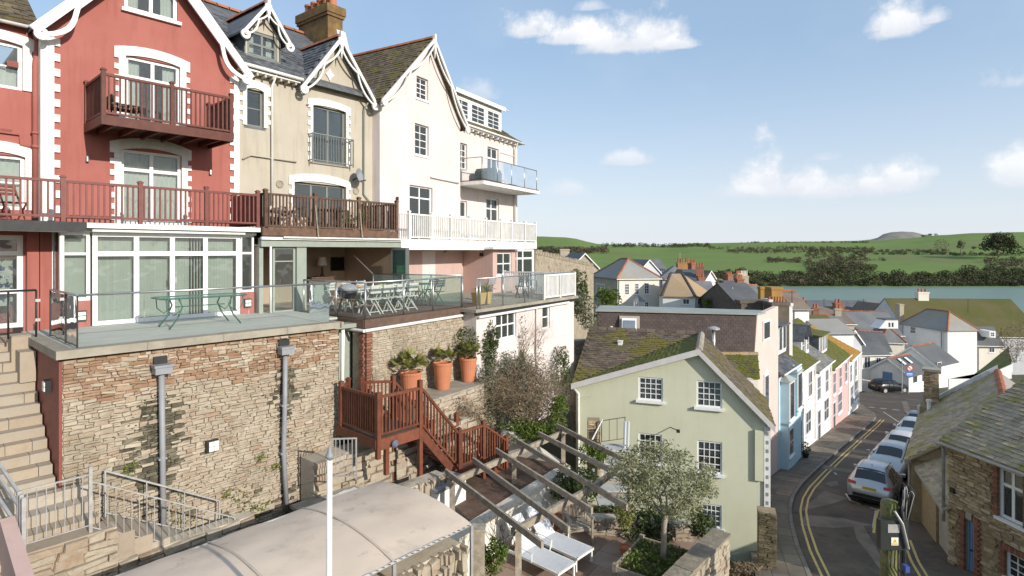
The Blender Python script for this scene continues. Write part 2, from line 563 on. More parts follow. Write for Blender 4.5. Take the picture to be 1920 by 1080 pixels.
WLINE = mk('white_road_paint', (.55, .53, .50), (.30, .29, .28), 6, .8, contrast=(.45, .7))
# ------------------------------------------------------------------ building helpers
def facade(mb, prof, zb, holes, y=0.0, rev=.14):
 """front skin in the plane y with true openings; prof = (x, top z) knots; holes = (x0, x1, z0, z1)"""
 xs = sorted(set([p[0] for p in prof] + [h[0] for h in holes] + [h[1] for h in holes]))
 xs = [x for x in xs if prof[0][0] - 1e-6 <= x <= prof[-1][0] + 1e-6]
 def top(x):
  for (a, za), (b, zb_) in zip(prof, prof[1:]):
   if a - 1e-6 <= x <= b + 1e-6:
    return za + (zb_ - za) * (x - a) / max(b - a, 1e-6)
  return prof[-1][1]
 for a, b in zip(xs, xs[1:]):
  if b - a < 1e-5:
   continue
  mid = (a + b) / 2
  hs = sorted([h for h in holes if h[0] <= mid <= h[1]], key=lambda h: h[2])
  z = zb
  for h in hs:
   if h[2] > z + 1e-5:
    mb.quad((a, y, z), (b, y, z), (b, y, h[2]), (a, y, h[2]))
   z = max(z, h[3])
  mb.quad((a, y, z), (b, y, z), (b, y, top(b)), (a, y, top(a)))
 for x0, x1, z0, z1 in holes:
  r = y + rev
  mb.quad((x0, y, z0), (x0, r, z0), (x0, r, z1), (x0, y, z1))
  mb.quad((x1, r, z0), (x1, y, z0), (x1, y, z1), (x1, r, z1))
  mb.quad((x0, y, z1), (x0, r, z1), (x1, r, z1), (x1, y, z1))
  mb.quad((x0, r, z0), (x0, y, z0), (x1, y, z0), (x1, r, z0))

def window(T, x0, x1, z0, z1, y, cols=2, rows=2, fm=None, gm=None, ft=.06, bt=.035, fd=.07, sill=None, curtain=None, split=None, par=None, name='window', single=False, leafs=None):
 """frame > pane, glazing_bar, sill, curtain; split = heights (fractions) of the horizontal bars"""
 fm = fm or WHITEW
 gm = gm or GLASSW
 mb = MB()
 mb.box(x0, x0 + ft, y, y + fd, z0, z1)
 mb.box(x1 - ft, x1, y, y + fd, z0, z1)
 mb.box(x0 + ft, x1 - ft, y, y + fd, z0, z0 + ft)
 mb.box(x0 + ft, x1 - ft, y, y + fd, z1 - ft, z1)
 w = T.part(name, mb, fm, par)
 own = par is None
 sp = w if own else par
 zs = [0] + (split if split else [i / rows for i in range(1, rows)]) + [1]
 xsn = [0] + (leafs if leafs else [i / cols for i in range(1, cols)]) + [1]
 ix0, ix1, iz0, iz1 = x0 + ft, x1 - ft, z0 + ft, z1 - ft
 X = [ix0 + (ix1 - ix0) * f for f in xsn]
 Z = [iz0 + (iz1 - iz0) * f for f in zs]
 if len(X) > 2 or len(Z) > 2:
  mb = MB()
  for x in X[1:-1]:
   mb.box(x - bt / 2, x + bt / 2, y + .012, y + fd - .012, iz0, iz1)
   if len(Z) == 2:
    T.part('glazing_bar', mb, fm, sp)
    mb = MB()
  for z in Z[1:-1]:
   mb.box(ix0, ix1, y + .014, y + fd - .014, z - bt / 2, z + bt / 2)
   if len(X) == 2:
    T.part('glazing_bar', mb, fm, sp)
    mb = MB()
  if mb.v:
   T.part('glazing_bar', mb, fm, sp)
 if single:
  mb = MB()
  mb.box(ix0 - .005, ix1 + .005, y + fd * .45, y + fd * .55, iz0 - .005, iz1 + .005)
  T.part('pane', mb, gm, sp)
 else:
  for a, b in zip(X, X[1:]):
   for c, d in zip(Z, Z[1:]):
    mb = MB()
    mb.box(a + .003, b - .003, y + fd * .45, y + fd * .55, c + .003, d - .003)
    T.part('pane', mb, gm, sp)
 if sill:
  mb = MB()
  mb.box(x0 - .08, x1 + .08, y - sill, y + .02, z0 - .09, z0 - .002)
  T.part('sill', mb, fm, sp)
 if curtain == 'sides':
  for a, b in ((ix0, ix0 + (ix1 - ix0) * .26), (ix1 - (ix1 - ix0) * .26, ix1)):
   mb = MB()
   n = 7
   for i in range(n):
    xa, xb = a + (b - a) * i / n, a + (b - a) * (i + 1) / n
    mb.quad((xa, y + .14 + .03 * (i % 2), iz0 - .05), (xb, y + .14 + .03 * ((i + 1) % 2), iz0 - .05), (xb, y + .14 + .03 * ((i + 1) % 2), iz1 + .05), (xa, y + .14 + .03 * (i % 2), iz1 + .05))
   T.part('curtain', mb, CURT, sp)
 elif curtain in ('full', 'half', 'lower'):
  mb = MB()
  n = max(8, int((ix1 - ix0) / .06))
  zt = iz1 + .04 if curtain != 'lower' else iz0 + (iz1 - iz0) * .5
  zb = iz0 - .04 if curtain != 'half' else iz0 + (iz1 - iz0) * .55
  for i in range(n):
   xa, xb = ix0 + (ix1 - ix0) * i / n, ix0 + (ix1 - ix0) * (i + 1) / n
   ya, yb = y + .14 + .025 * (i % 2), y + .14 + .025 * ((i + 1) % 2)
   mb.quad((xa, ya, zb), (xb, yb, zb), (xb, yb, zt), (xa, ya, zt))
  T.part('curtain', mb, CURT, sp)
 return w

UNIT = {}
def unit_box(mat):
 k = mat.name
 if k not in UNIT:
  UNIT[k] = MB().box(-.5, .5, -.5, .5, 0, 1).mesh('bar_' + k, mat)
 return UNIT[k]

def railing(T, p0, p1, h, mat, posts=(0, 1), step=.11, bw=.035, pw=.09, rail=.06, low=.08, cap=True, ph=.06, railmat=None, topw=None, bal='baluster'):
 """posts, rails and single balusters between two floor points (may slope)"""
 p0, p1 = Vector(p0), Vector(p1)
 d = p1 - p0
 ln = math.hypot(d.x, d.y)
 ang = math.atan2(d.y, d.x)
 rm = railmat or mat
 up = Vector((0, 0, 1))
 for f in posts:
  q = p0 + d * f
  mb = MB()
  mb.box(-pw / 2, pw / 2, -pw / 2, pw / 2, -.02, h + ph)
  if cap:
   mb.box(-pw * .68, pw * .68, -pw * .68, pw * .68, h + ph, h + ph + .03)
   mb.box(-pw * .4, pw * .4, -pw * .4, pw * .4, h + ph + .03, h + ph + .055)
  R = Matrix.Translation(q) @ Matrix.Rotation(ang, 4, 'Z')
  mb.v = [tuple(R @ Vector(v)) for v in mb.v]
  T.part('post', mb, mat)
 T.part('top_rail', MB().bar(p0 + up * (h - rail / 2), p1 + up * (h - rail / 2), topw or rail * 1.2, rail), rm)
 T.part('bottom_rail', MB().bar(p0 + up * low, p1 + up * low, rail * .9, rail * .8), rm)
 n = max(2, int(round(ln / step)))
 me = unit_box(mat)
 for i in range(1, n):
  f = i / n
  if any(abs(f - g) * ln < step * .55 for g in posts):
   continue
  q = p0 + d * f
  T.inst(bal, me, S4(q + up * low, (bw, bw, h - low - rail * .5), ang))

def slab_poly(mb, pts, th):
 """roof slab: polygon (list of 3d points) with thickness straight down"""
 mb.prism([Vector(p) for p in pts], (0, 0, -th))

ST_VAR = {}
def stone_variants(mat, n=7, inset=.10):
 k = mat.name
 if k in ST_VAR:
  return ST_VAR[k]
 out = []
 rr = random.Random(3)
 for i in range(n):
  j = lambda s: rr.uniform(-s, s)
  mb = MB()
  b = [(-.5 + j(.09), .5, -.5 + j(.13)), (.5 + j(.09), .5, -.5 + j(.13)), (.5 + j(.09), .5, .5 + j(.13)), (-.5 + j(.09), .5, .5 + j(.13))]
  c = [(x * .97, -.30 + j(.08), z * .94) for x, _, z in b]
  t = [(x * (1 - inset * .8) + j(.03), -.5 + j(.10), z * (1 - inset * 1.3) + j(.03)) for x, _, z in b]
  mb.add(b + c + t, [(0, 1, 5, 4), (1, 2, 6, 5), (2, 3, 7, 6), (3, 0, 4, 7), (4, 5, 9, 8), (5, 6, 10, 9), (6, 7, 11, 10), (7, 4, 8, 11), (8, 9, 10, 11)])
  out.append(mb.mesh('stone', mat))
 ST_VAR[k] = out
 return out

def rubble_rects(x0, x1, z0, z1, hr, lr, rr, gap=.005):
 out = []
 z = z0
 while z < z1 - .02:
  h = min(rr.uniform(*hr), z1 - z)
  if z1 - z - h < hr[0] * .5:
   h = z1 - z
  x = x0
  while x < x1 - .02:
   l = rr.uniform(*lr)
   if x1 - x - l < lr[0] * .6:
    l = x1 - x
   if h > hr[0] * 1.7 and rr.random() < .35:       # a tall course split in two thin stones
    f = rr.uniform(.35, .65)
    out.append((x, x + l, z, z + h * f))
    out.append((x, x + l, z + h * f, z + h))
   else:
    j = rr.uniform(-.15, .15) * h
    out.append((x, x + l, z + max(j, 0) * .6, z + h + min(j, 0) * .6))
   x += l
  z += h
 return [(a + gap / 2, b - gap / 2, c + gap / 2, d - gap / 2) for a, b, c, d in out]

def rubble(parent, off, fr, rects, y, depth, mat, rr, basis=None, limit=300, name='stone'):
 ms = []
 for a, b, c, d in rects:
  dp = depth * rr.uniform(.45, 1.5)
  loc = Vector(((a + b) / 2, y - dp / 2 + .02, (c + d) / 2))
  m = Matrix.Translation(loc) @ Matrix.Rotation(rr.gauss(0, .055), 4, 'Y') @ Matrix.Diagonal((b - a, dp + .04, d - c, 1))
  if basis:
   m = basis @ m
  ms.append(m)
 pieces(name, ms, stone_variants(mat), parent, off, fr, limit)

SL_VAR = {}
def slate_mesh(mat):
 k = mat.name
 if k not in SL_VAR:
  out = []
  rr = random.Random(5)
  for i in range(6):
   j = lambda s: rr.uniform(-s, s)
   mb = MB()
   lo = [(-.5, -.5 + j(.05), 0), (.5, -.5 + j(.05), 0), (.5, .55, -.6), (-.5, .55, -.6)]
   hi = [(-.49, -.5 + j(.05), 1 + j(.3)), (.49, -.5 + j(.05), 1 + j(.3)), (.49, .55, .2), (-.49, .55, .2)]
   mb.add(lo + hi, [(4, 5, 6, 7), (0, 1, 5, 4), (1, 2, 6, 5), (3, 0, 4, 7)])
   out.append(mb.mesh('slate', mat))
  SL_VAR[k] = out
 return SL_VAR[k]

def in_poly(x, y, poly):
 c = False
 n = len(poly)
 for i in range(n):
  x0, y0 = poly[i]
  x1, y1 = poly[i - 1]
  if (y0 > y) != (y1 > y) and x < (x1 - x0) * (y - y0) / (y1 - y0) + x0:
   c = not c
 return c

def slates(parent, off, fr, poly, eave0, eave1, mat, w=.25, h=.17, th=.02, limit=300, rr=None, name='slate', jit=.02):
 """courses of slates over a roof plane polygon; eave0 to eave1 gives the course direction"""
 rr = rr or random.Random(11)
 o = Vector(eave0)
 ux = (Vector(eave1) - o).normalized()
 nrm = None
 for p in poly:
  v = Vector(p) - o
  c = ux.cross(v)
  if c.length > .3:
   nrm = c.normalized()
   break
 if nrm.z < 0:
  nrm = -nrm
 uy = nrm.cross(ux).normalized()
 pl = [((Vector(p) - o).dot(ux), (Vector(p) - o).dot(uy)) for p in poly]
 xa, xb = min(p[0] for p in pl), max(p[0] for p in pl)
 ya, yb = min(p[1] for p in pl), max(p[1] for p in pl)
 B = Matrix(((ux.x, uy.x, nrm.x, 0), (ux.y, uy.y, nrm.y, 0), (ux.z, uy.z, nrm.z, 0), (0, 0, 0, 1)))
 ms = []
 r = 0
 y = ya
 while y < yb:
  x = xa + (w / 2 if r % 2 else 0)
  while x < xb + w:
   if in_poly(x - w * .42, y + h * .5, pl) and in_poly(x + w * .42, y + h * .5, pl):
    p = o + ux * x + uy * (y + h * .5) + nrm * .012
    ms.append(Matrix.Translation(p) @ B @ Matrix.Rotation(rr.uniform(-jit, jit), 4, 'Z') @ Matrix.Diagonal((w * .97, h * 1.06, th * rr.uniform(.8, 1.5), 1)))
   x += w
  y += h
  r += 1
 pieces(name, ms, slate_mesh(mat), parent, off, fr, limit)

def leaf_cloud(mb, c, r, n, size, rr, shell=.5, flat=.0, asp=2.0):
 c = Vector(c)
 for _ in range(n):
  while True:
   v = Vector((rr.uniform(-1, 1), rr.uniform(-1, 1), rr.uniform(-1, 1)))
   if .02 < v.length < 1:
    break
  v = v.normalized() * (v.length ** shell)
  p = c + Vector((v.x * r[0], v.y * r[1], v.z * r[2]))
  leaf(mb, p, size * rr.uniform(.6, 1.4), rr, asp)
def leaf(mb, p, s, rr, asp=2.0):
 a = Vector((rr.uniform(-1, 1), rr.uniform(-1, 1), rr.uniform(-.7, .9))).normalized()
 b = a.cross(Vector((rr.uniform(-1, 1), rr.uniform(-1, 1), rr.uniform(-1, 1))))
 if b.length < .05:
  return
 b = b.normalized() * s / asp * .5
 a = a * s * .5
 n = len(mb.v)
 mb.v += [tuple(p - a), tuple(p + b), tuple(p + a), tuple(p - b)]
 mb.f.append((n, n + 1, n + 2, n + 3))

def branches(mb, p, d, ln, r, depth, rr, tips, spread=.6, n=5, kids=(2, 3), shrink=.72, grav=.0):
 p = Vector(p)
 d = Vector(d).normalized()
 pts = [p]
 rs = [r]
 q = p
 dd = d
 for k in range(3):
  dd = (dd + Vector((rr.uniform(-1, 1), rr.uniform(-1, 1), rr.uniform(-1, 1) + grav)) * .16).normalized()
  q = q + dd * ln / 3
  pts.append(q)
  rs.append(r * (1 - .14 * (k + 1)))
 mb.tube(pts, rs, n)
 if depth <= 0:
  tips.append(q)
  return
 for _ in range(rr.randint(*kids)):
  nd = (dd + Vector((rr.uniform(-1, 1), rr.uniform(-1, 1), rr.uniform(-.7, 1) + grav)) * spread).normalized()
  branches(mb, q, nd, ln * shrink * rr.uniform(.8, 1.2), rs[-1] * .7, depth - 1, rr, tips, spread, max(3, n - 1), kids, shrink, grav)
# ================================================================== the ground, road, water and hills
def zr(Y):
 return -11.2 - .12 * (Y - 25)
def RP(px, py):
 """the point of the sloping street seen at a pixel"""
 Y = 8.2 / ((py - YH) / F - .12)
 return Vector(((px - 960) / F * Y, Y, zr(Y)))
def kerb_x(Y):
 return 9.5 + (.0 if Y < 18 else .72 * (Y - 18))
def ground_z(X, Y):
 D = kerb_x(Y) - 3.2 - X
 z = zr(max(Y, 10)) - .45
 if D > 0:
  z += min(9.5, .25 * D)
 return max(z, -36)
mb = MB()
gx = [-900, -400, -150] + [-70 + 3.5 * i for i in range(64)] + [200, 320, 500, 900]
gy = [-900, -300, -90, -30] + [-12 + 4 * i for i in range(56)] + [230, 300]
for y in gy:
 for x in gx:
  mb.v.append((x, y, ground_z(x, y) + .12 * noise.noise(Vector((x * .3, y * .3, 0)))))
nx = len(gx)
for j in range(len(gy) - 1):
 for i in range(nx - 1):
  a = j * nx + i
  mb.f.append((a, a + 1, a + nx + 1, a + nx))
EARTH = mk('town_ground', (.11, .095, .055), (.07, .085, .03), .6, .95, .5, 8)
struct('ground', mb, EARTH)

WATER = mk('estuary_water', (.15, .215, .165), (.165, .23, .18), .012, .4, .15, .4, spec=.12)
mb = MB()
mb.quad((-2500, 120, -32), (2500, 120, -32), (2500, 640, -32), (-2500, 640, -32))
struct('water', mb, WATER)

# street
KERBPX = [(1545, 1140), (1520, 1080), (1499, 1030), (1487, 985), (1484, 955), (1490, 932), (1503, 912), (1530, 885), (1563, 855), (1600, 823), (1632, 796), (1643, 785)]
kerb = [RP(*p) for p in KERBPX]
kerb.insert(0, Vector((8.6, 11, zr(11))))
def seam(a, dz):
 return Vector((a.x, a.y, zr(a.y) + dz))
tail = [RP(1640, 777), RP(1622, 765), RP(1600, 750)]
junc = [Vector((24, 54.5, 0)), Vector((20, 64, 0)), Vector((60, 66, 0)), Vector((60, 46, 0)), Vector((44, 41, 0)), Vector((30, 27, 0)), Vector((22, 15, 0)), Vector((20, 11, 0))]
poly = kerb + tail + junc
mb = MB()
mb.quad(*[seam(p, 0) for p in poly])
ROAD = struct('road', mb, ASPH)
# pavement with single slabs and kerb stones along the terrace
def left_normal(pts, i):
 a = pts[max(0, i - 1)]
 b = pts[min(len(pts) - 1, i + 1)]
 d = (b - a)
 d.z = 0
 d.normalize()
 return Vector((-d.y, d.x, 0))
def resample(pts, step):
 out = [pts[0].copy()]
 acc = 0
 for a, b in zip(pts, pts[1:]):
  L_ = (b - a).length
  t = step - acc
  while t <= L_:
   out.append(a + (b - a) * (t / L_))
   t += step
  acc = L_ - (t - step)
 return out
kl = resample(kerb + tail, .9)
mb = MB()
strip = [(seam(p, -.3), seam(p + left_normal(kl, i) * (1.7 if p.y < 24 else 2.6), -.3)) for i, p in enumerate(kl)]
for i, (a, b) in enumerate(strip[:-1]):
 c, d = strip[i + 1]
 up = Vector((0, 0, .36))
 mb.quad(a + up, c + up, d + up, b + up)
pav = struct('pavement', mb, CONC)
for i in range(len(kl) - 1):
 a, b = kl[i], kl[i + 1]
 na, nb = left_normal(kl, i), left_normal(kl, i + 1)
 g = (b - a) * .012
 p = [seam(a + g, -.1), seam(b - g, -.1), seam(b - g + nb * .14, -.1), seam(a + g + na * .14, -.1)]
 spart('kerb_stone', MB().prism(p, (0, 0, .215)), KERB, pav)
 wdt = 1.55 if a.y < 24 else 2.0
 dz = random.uniform(.185, .197)
 for k in range(3):
  f0, f1 = .155 + k * wdt / 3, .143 + (k + 1) * wdt / 3
  p = [seam(a + g + na * f0, -.08), seam(b - g + nb * f0, -.08), seam(b - g + nb * f1, -.08), seam(a + g + na * f1, -.08)]
  spart('paving_slab', MB().prism(p, (0, 0, dz + random.uniform(-.004, .004))), PAVE, pav)
# painted lines
def line_on(pts, off0, off1, dz, mat, name, dash=None):
 mb = MB()
 for i in range(len(pts) - 1):
  if dash and i % dash[0] >= dash[1]:
   continue
  na, nb = left_normal(pts, i), left_normal(pts, i + 1)
  mb.quad(seam(pts[i] + na * off0, dz), seam(pts[i + 1] + nb * off0, dz), seam(pts[i + 1] + nb * off1, dz), seam(pts[i] + na * off1, dz))
 return spart(name, mb, mat, ROAD)
kd = resample(kerb, .45)
line_on(kd, -.30, -.38, .005, YEL, 'yellow_line')
line_on(kd, -.52, -.60, .005, YEL, 'yellow_line')
gl = [RP(1606, 761), RP(1640, 765), RP(1700, 771)]
gd = resample(gl, .5)
line_on(gd, 0, .14, .005, WLINE, 'give_way_line', (2, 1))
line_on(gd, .32, .46, .005, WLINE, 'give_way_line', (2, 1))
line_on([RP(1655, 772), RP(1690, 795)], 0, .08, .005, WLINE, 'centre_line')
for q in ([(1584, 925), (1592, 938), (1612, 946)], [(1630, 952), (1655, 960)], [(1640, 990), (1645, 958)], [(1570, 890), (1566, 886)]):
 line_on([RP(*p) for p in q], 0, .09, .006, WLINE, 'parking_bay_line')
line_on([RP(*p) for p in [(1641, 1000), (1643, 975), (1650, 955)]], 0, .09, .007, YEL, 'yellow_line')
rk = [RP(1688, 1010), RP(1702, 1050), RP(1722, 1085), RP(1745, 1130)]
line_on(resample(rk, .4), .05, .13, .005, YEL, 'yellow_line')
line_on(resample(rk, .4), .26, .34, .005, YEL, 'yellow_line')
PATCH = mk('worn_asphalt_patch', (.21, .175, .14), (.14, .115, .095), 1.2, .9, .2, 90)
for k, q in enumerate(([(1500, 958), (1546, 920), (1590, 934), (1560, 945)], [(1500, 985), (1510, 965), (1580, 972), (1640, 985), (1560, 990)], [(1548, 905), (1570, 902), (1572, 910), (1556, 912)],
   [(1545, 872), (1605, 884), (1602, 888), (1540, 878)], [(1595, 842), (1655, 852), (1652, 855), (1590, 847)], [(1612, 822), (1662, 830), (1660, 833), (1608, 826)],
   [(1600, 985), (1618, 985), (1650, 1040), (1655, 1075), (1630, 1040), (1606, 1010)], [(1690, 752), (1700, 752), (1716, 790), (1702, 790)])):
 m_ = MB()
 m_.quad(*[seam(RP(*p), .004 + .0004 * k) for p in q])
 spart('road_patch', m_, PATCH, ROAD)

# ---- the far shore
RT = [(-3000, 452), (600, 462), (960, 450), (1005, 443), (1060, 445), (1130, 458), (1240, 461), (1300, 456), (1500, 453), (1640, 451), (1700, 447), (1760, 441), (1830, 437), (1920, 435), (2300, 438), (5000, 450)]
def ridge(px):
 for (a, ya), (b, yb) in zip(RT, RT[1:]):
  if a <= px <= b:
   t = (px - a) / (b - a)
   t = t * t * (3 - 2 * t)
   return ya + (yb - ya) * t
 return 450
Y0, Y1 = 590.0, 1150.0
def hill(px, v):
 """v 0..1 from the foot of the fields to the skyline"""
 Y = Y0 * (Y1 / Y0) ** v
 py = 509 + (ridge(px) - 509) * v
 return P(px, py, Y)
mb = MB()
cols = [-3000, -1500, -600, 0, 400] + [700 + 20 * i for i in range(72)] + [2300, 2600, 3200, 4200, 5000]
rows = []
for px in cols:
 c = [P(px, 0, 500), P(px, 0, 512), P(px, 0, 530), P(px, 0, 560)]
 for p, z in zip(c, (-36, -32.2, -29.5, -25)):
  p.z = z
 for k in range(13):
  v = k / 12
  p = hill(px, v)
  p.z += 1.2 * noise.noise(Vector((p.x * .01, p.y * .01, 0))) * (1 - v)
  c.append(p)
 e = P(px, 0, 1500)
 e.z = c[-1].z - 6
 c.append(e)
 e = P(px, 0, 2400)
 e.z = -40
 c.append(e)
 rows.append(c)
nr = len(rows[0])
for c in rows:
 mb.v += [tuple(p) for p in c]
for i in range(len(rows) - 1):
 for j in range(nr - 1):
  a = i * nr + j
  mb.f.append((a, a + nr, a + nr + 1, a + 1))
FIELD = mk('pasture', (.12, .185, .034), (.145, .21, .042), .012, .95, .3, .8, stain=[(.006, .52, .6, (.15, .135, .055), .55), (.02, .55, .7, (.065, .115, .022), .5)])
struct('hills', mb, FIELD, smooth=True)
# distant wooded down on the skyline
mb = MB()
prof = [(1600, 452), (1632, 449), (1645, 446), (1656, 439), (1670, 435.5), (1690, 434), (1712, 435), (1726, 438), (1735, 443), (1760, 447), (1800, 452)]
for k, (px, py) in enumerate(prof):
 for Y, f in ((2500, 0.0), (2540, .6), (2600, 1.0), (2700, 1.0)):
  p = P(px, 456 + (py - 456) * f, Y)
  mb.v.append(tuple(p))
for i in range(len(prof) - 1):
 for j in range(3):
  a = i * 4 + j
  mb.f.append((a, a + 4, a + 5, a + 1))
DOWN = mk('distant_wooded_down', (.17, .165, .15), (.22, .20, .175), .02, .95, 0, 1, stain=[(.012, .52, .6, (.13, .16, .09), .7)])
struct('distant_down', mb, DOWN, smooth=True)

WOODD = mk('dark_woodland', (.036, .046, .018), (.10, .10, .045), .05, .95, rnd=.5)
WOODB = mk('brown_winter_woodland', (.125, .09, .06), (.06, .06, .035), .05, .95, rnd=.45)
def tree_blob(mb, c, r, rr, n=70, s=None):
 """one far crown: many small upright faces through its volume"""
 leaf_cloud(mb, c + Vector((0, 0, r * .75)), (r, r, r * .85), n, s or r * .36, rr, .4, asp=1.2)
def belt(name, label, mat, cells, seed):
 rr = random.Random(seed)
 mb = MB()
 for (px0, px1, y0, y1, n, r0, r1) in cells:
  for _ in range(n):
   px = rr.uniform(px0, px1)
   py = rr.uniform(y0, y1)
   v = (509 - py) / (509 - ridge(px))
   if v >= 0:
    p = hill(px, min(v, 1.0))
   else:
    t = min(1.0, (py - 509) / 30.0)
    p = P(px, 0, 590 - 74 * t)
    p.z = -21 - 10.5 * t
   tree_blob(mb, p, rr.uniform(r0, r1), rr)
 o = link(name, mb.mesh(name, mat))
 tag(o, label, 'woodland', None, 'stuff')
belt('shore_woodland', 'dark evergreen woodland along the far bank of the estuary', WOODD,
  [(1330, 1980, 518, 540, 620, 1.5, 4.0), (1330, 1980, 536, 542, 260, 1.2, 2.4), (1800, 1980, 506, 518, 70, 2, 4), (1530, 1640, 500, 518, 90, 1.8, 3.6), (1350, 1400, 514, 530, 40, 2, 4), (960, 1340, 514, 535, 120, 2, 4)], 1)
belt('hillside_scrub', 'brown winter scrub and hedges across the far fields', WOODB,
  [(1360, 1640, 468, 475, 230, 1.4, 3), (1510, 1630, 476, 512, 210, 1.6, 3.6), (1440, 1502, 486, 493, 70, 1.4, 2.8), (1640, 1780, 470, 475, 90, 1.2, 2.6), (1460, 1560, 518, 540, 90, 1.6, 3.4),
  (1000, 1140, 468, 476, 130, 3, 4.6), (1850, 1980, 488, 506, 80, 2, 4), (1610, 1660, 486, 490, 20, 1.2, 2.2), (1650, 1980, 522, 541, 160, 1.2, 3)], 2)
belt('skyline_hedge', 'thin dark hedge lines below the far skyline', WOODD,
  [(1130, 1330, 460, 464, 110, 2.4, 4), (1330, 1640, 464, 468, 150, 1.2, 2.4), (1640, 1800, 475, 478, 70, 1.2, 2), (1780, 1980, 476, 480, 90, 1.4, 2.6), (1380, 1640, 454.5, 455.5, 80, 1.2, 2), (1730, 1760, 441, 444, 12, 2, 3)], 3)
# trees one can pick out on the far slope
def far_tree(name, label, px, py, hgt, crown, mat, seed, flat=False, bare=False):
 rr = random.Random(seed)
 v = (509 - py) / (509 - ridge(px))
 b = hill(px, max(0, min(1, v)))
 T = Thing(name, label, 'tree', W, b, 'single trees on the far slope')
 mt = MB()
 tips = []
 if bare:
  branches(mt, b, (0, 0, 1), hgt * .35, hgt * .03, 3, rr, tips, .7, 4, (3, 4), .72)
  T.part('trunk', mt, BARK)
  ml = MB()
  leaf_cloud(ml, b + Vector((0, 0, hgt * .6)), (crown, crown, hgt * .42), 260, hgt * .09, rr, .6, asp=3)
  T.part('crown', ml, mat)
 else:
  top = b + Vector((hgt * .05, 0, hgt * .72))
  mt.tube([b, (b + top) / 2 + Vector((-hgt * .03, 0, 0)), top], [hgt * .035, hgt * .028, hgt * .012], 5)
  for k in range(6):
   a = k * 1.05
   mt.tube([b + Vector((0, 0, hgt * (.42 + .05 * k))), b + Vector((math.cos(a) * crown * .6, math.sin(a) * crown * .6, hgt * .8))], [hgt * .014, hgt * .006], 4)
  T.part('trunk', mt, BARK)
  ml = MB()
  for k in range(9 if not flat else 28):
   a = rr.uniform(0, 6.28)
   q = rr.uniform(.1, .8)
   c = b + Vector((math.cos(a) * crown * q, math.sin(a) * crown * q, hgt * (rr.uniform(.55, .95) - .25 * q if flat else rr.uniform(.5, .92))))
   leaf_cloud(ml, c, (crown * .34, crown * .34, hgt * (.2 if flat else .14)), 150 if flat else 40, hgt * .06, rr, .6, asp=1.3)
  T.part('crown', ml, mat)
far_tree('umbrella_pine', 'dark spreading pine with a flat crown on the far slope', 1872, 486, 32, 24, WOODD, 4, True)
far_tree('pine_tree', 'tall thin open tree left of the spreading pine on far slope', 1802, 478, 22, 7, WOODD, 5)
far_tree('bare_tree', 'rounded brown leafless tree on the far field edge', 1765, 474, 20, 10, WOODB, 6, False, True)
far_tree('small_tree', 'small dark tree between the thin tree and the spreading pine', 1826, 476, 11, 5, WOODD, 7)
# ================================================================== the tall terrace on the left
A = Frame(-11, 14.9, 48.4)
B = Frame(-8.44, 17.78, 52)
C = Frame(-5.18, 21.95, 60)
D = Frame(-3.92, 15.4, 56)
def RX(fr, px0, py0, px1, py1, y=0.0):
 a = fr.hit(px0, py0, y=y)
 b = fr.hit(px1, py1, y=y)
 return a.x, b.x, b.z, a.z

def surround(T, x0, x1, z0, z1, y, rise=.14, tw=.16, teeth=True, mat=WHITE, proud=.045):
 """painted surround: arched head and toothed jamb blocks round an opening"""
 n = 8
 top = z1 + .17
 arc = [(x0 - tw - .1 + (x1 - x0 + 2 * tw + .2) * i / n, top + rise * (1 - (2 * i / n - 1) ** 2)) for i in range(n + 1)]
 mb = MB()
 low = [(x0 + (x1 - x0) * i / n, z1 - .02 + rise * .55 * (1 - (2 * i / n - 1) ** 2)) for i in range(n + 1)]
 mb.xz([(x0 - tw - .1, z1 - .12), (x0 - .001, z1 - .12)] + low + [(x1 + .001, z1 - .12), (x1 + tw + .1, z1 - .12)] + arc[::-1], y - proud, y + .02)
 h = T.part('window_surround', mb, mat)
 z = z1 - .12
 k = 0
 me = unit_box(mat)
 while z > z0 + .02:
  hh = min(.15, z - z0)
  w = tw + (.10 if k % 2 and teeth else 0)
  for s, xe in ((-1, x0), (1, x1)):
   T.inst('quoin_block', me, S4((xe + s * w / 2, y - proud / 2 + .01, z - hh), (w, proud + .02 - .004 * (k % 2), hh - .004)), h)
  z -= hh
  k += 1
 return low

def quoins(T, xe, side, z0, z1, y, w0=.22, w1=.34, hh=.19, mat=WHITE, proud=.05):
 """alternating corner blocks; side +1 grows towards +x"""
 me = unit_box(mat)
 z = z0
 k = 0
 while z < z1 - .02:
  h = min(hh, z1 - z)
  w = w1 if k % 2 else w0
  T.inst('quoin_block', me, S4((xe + side * w / 2, y - proud / 2 + .012, z), (w, proud + .024 - .004 * (k % 2), h - .003)))
  z += h
  k += 1

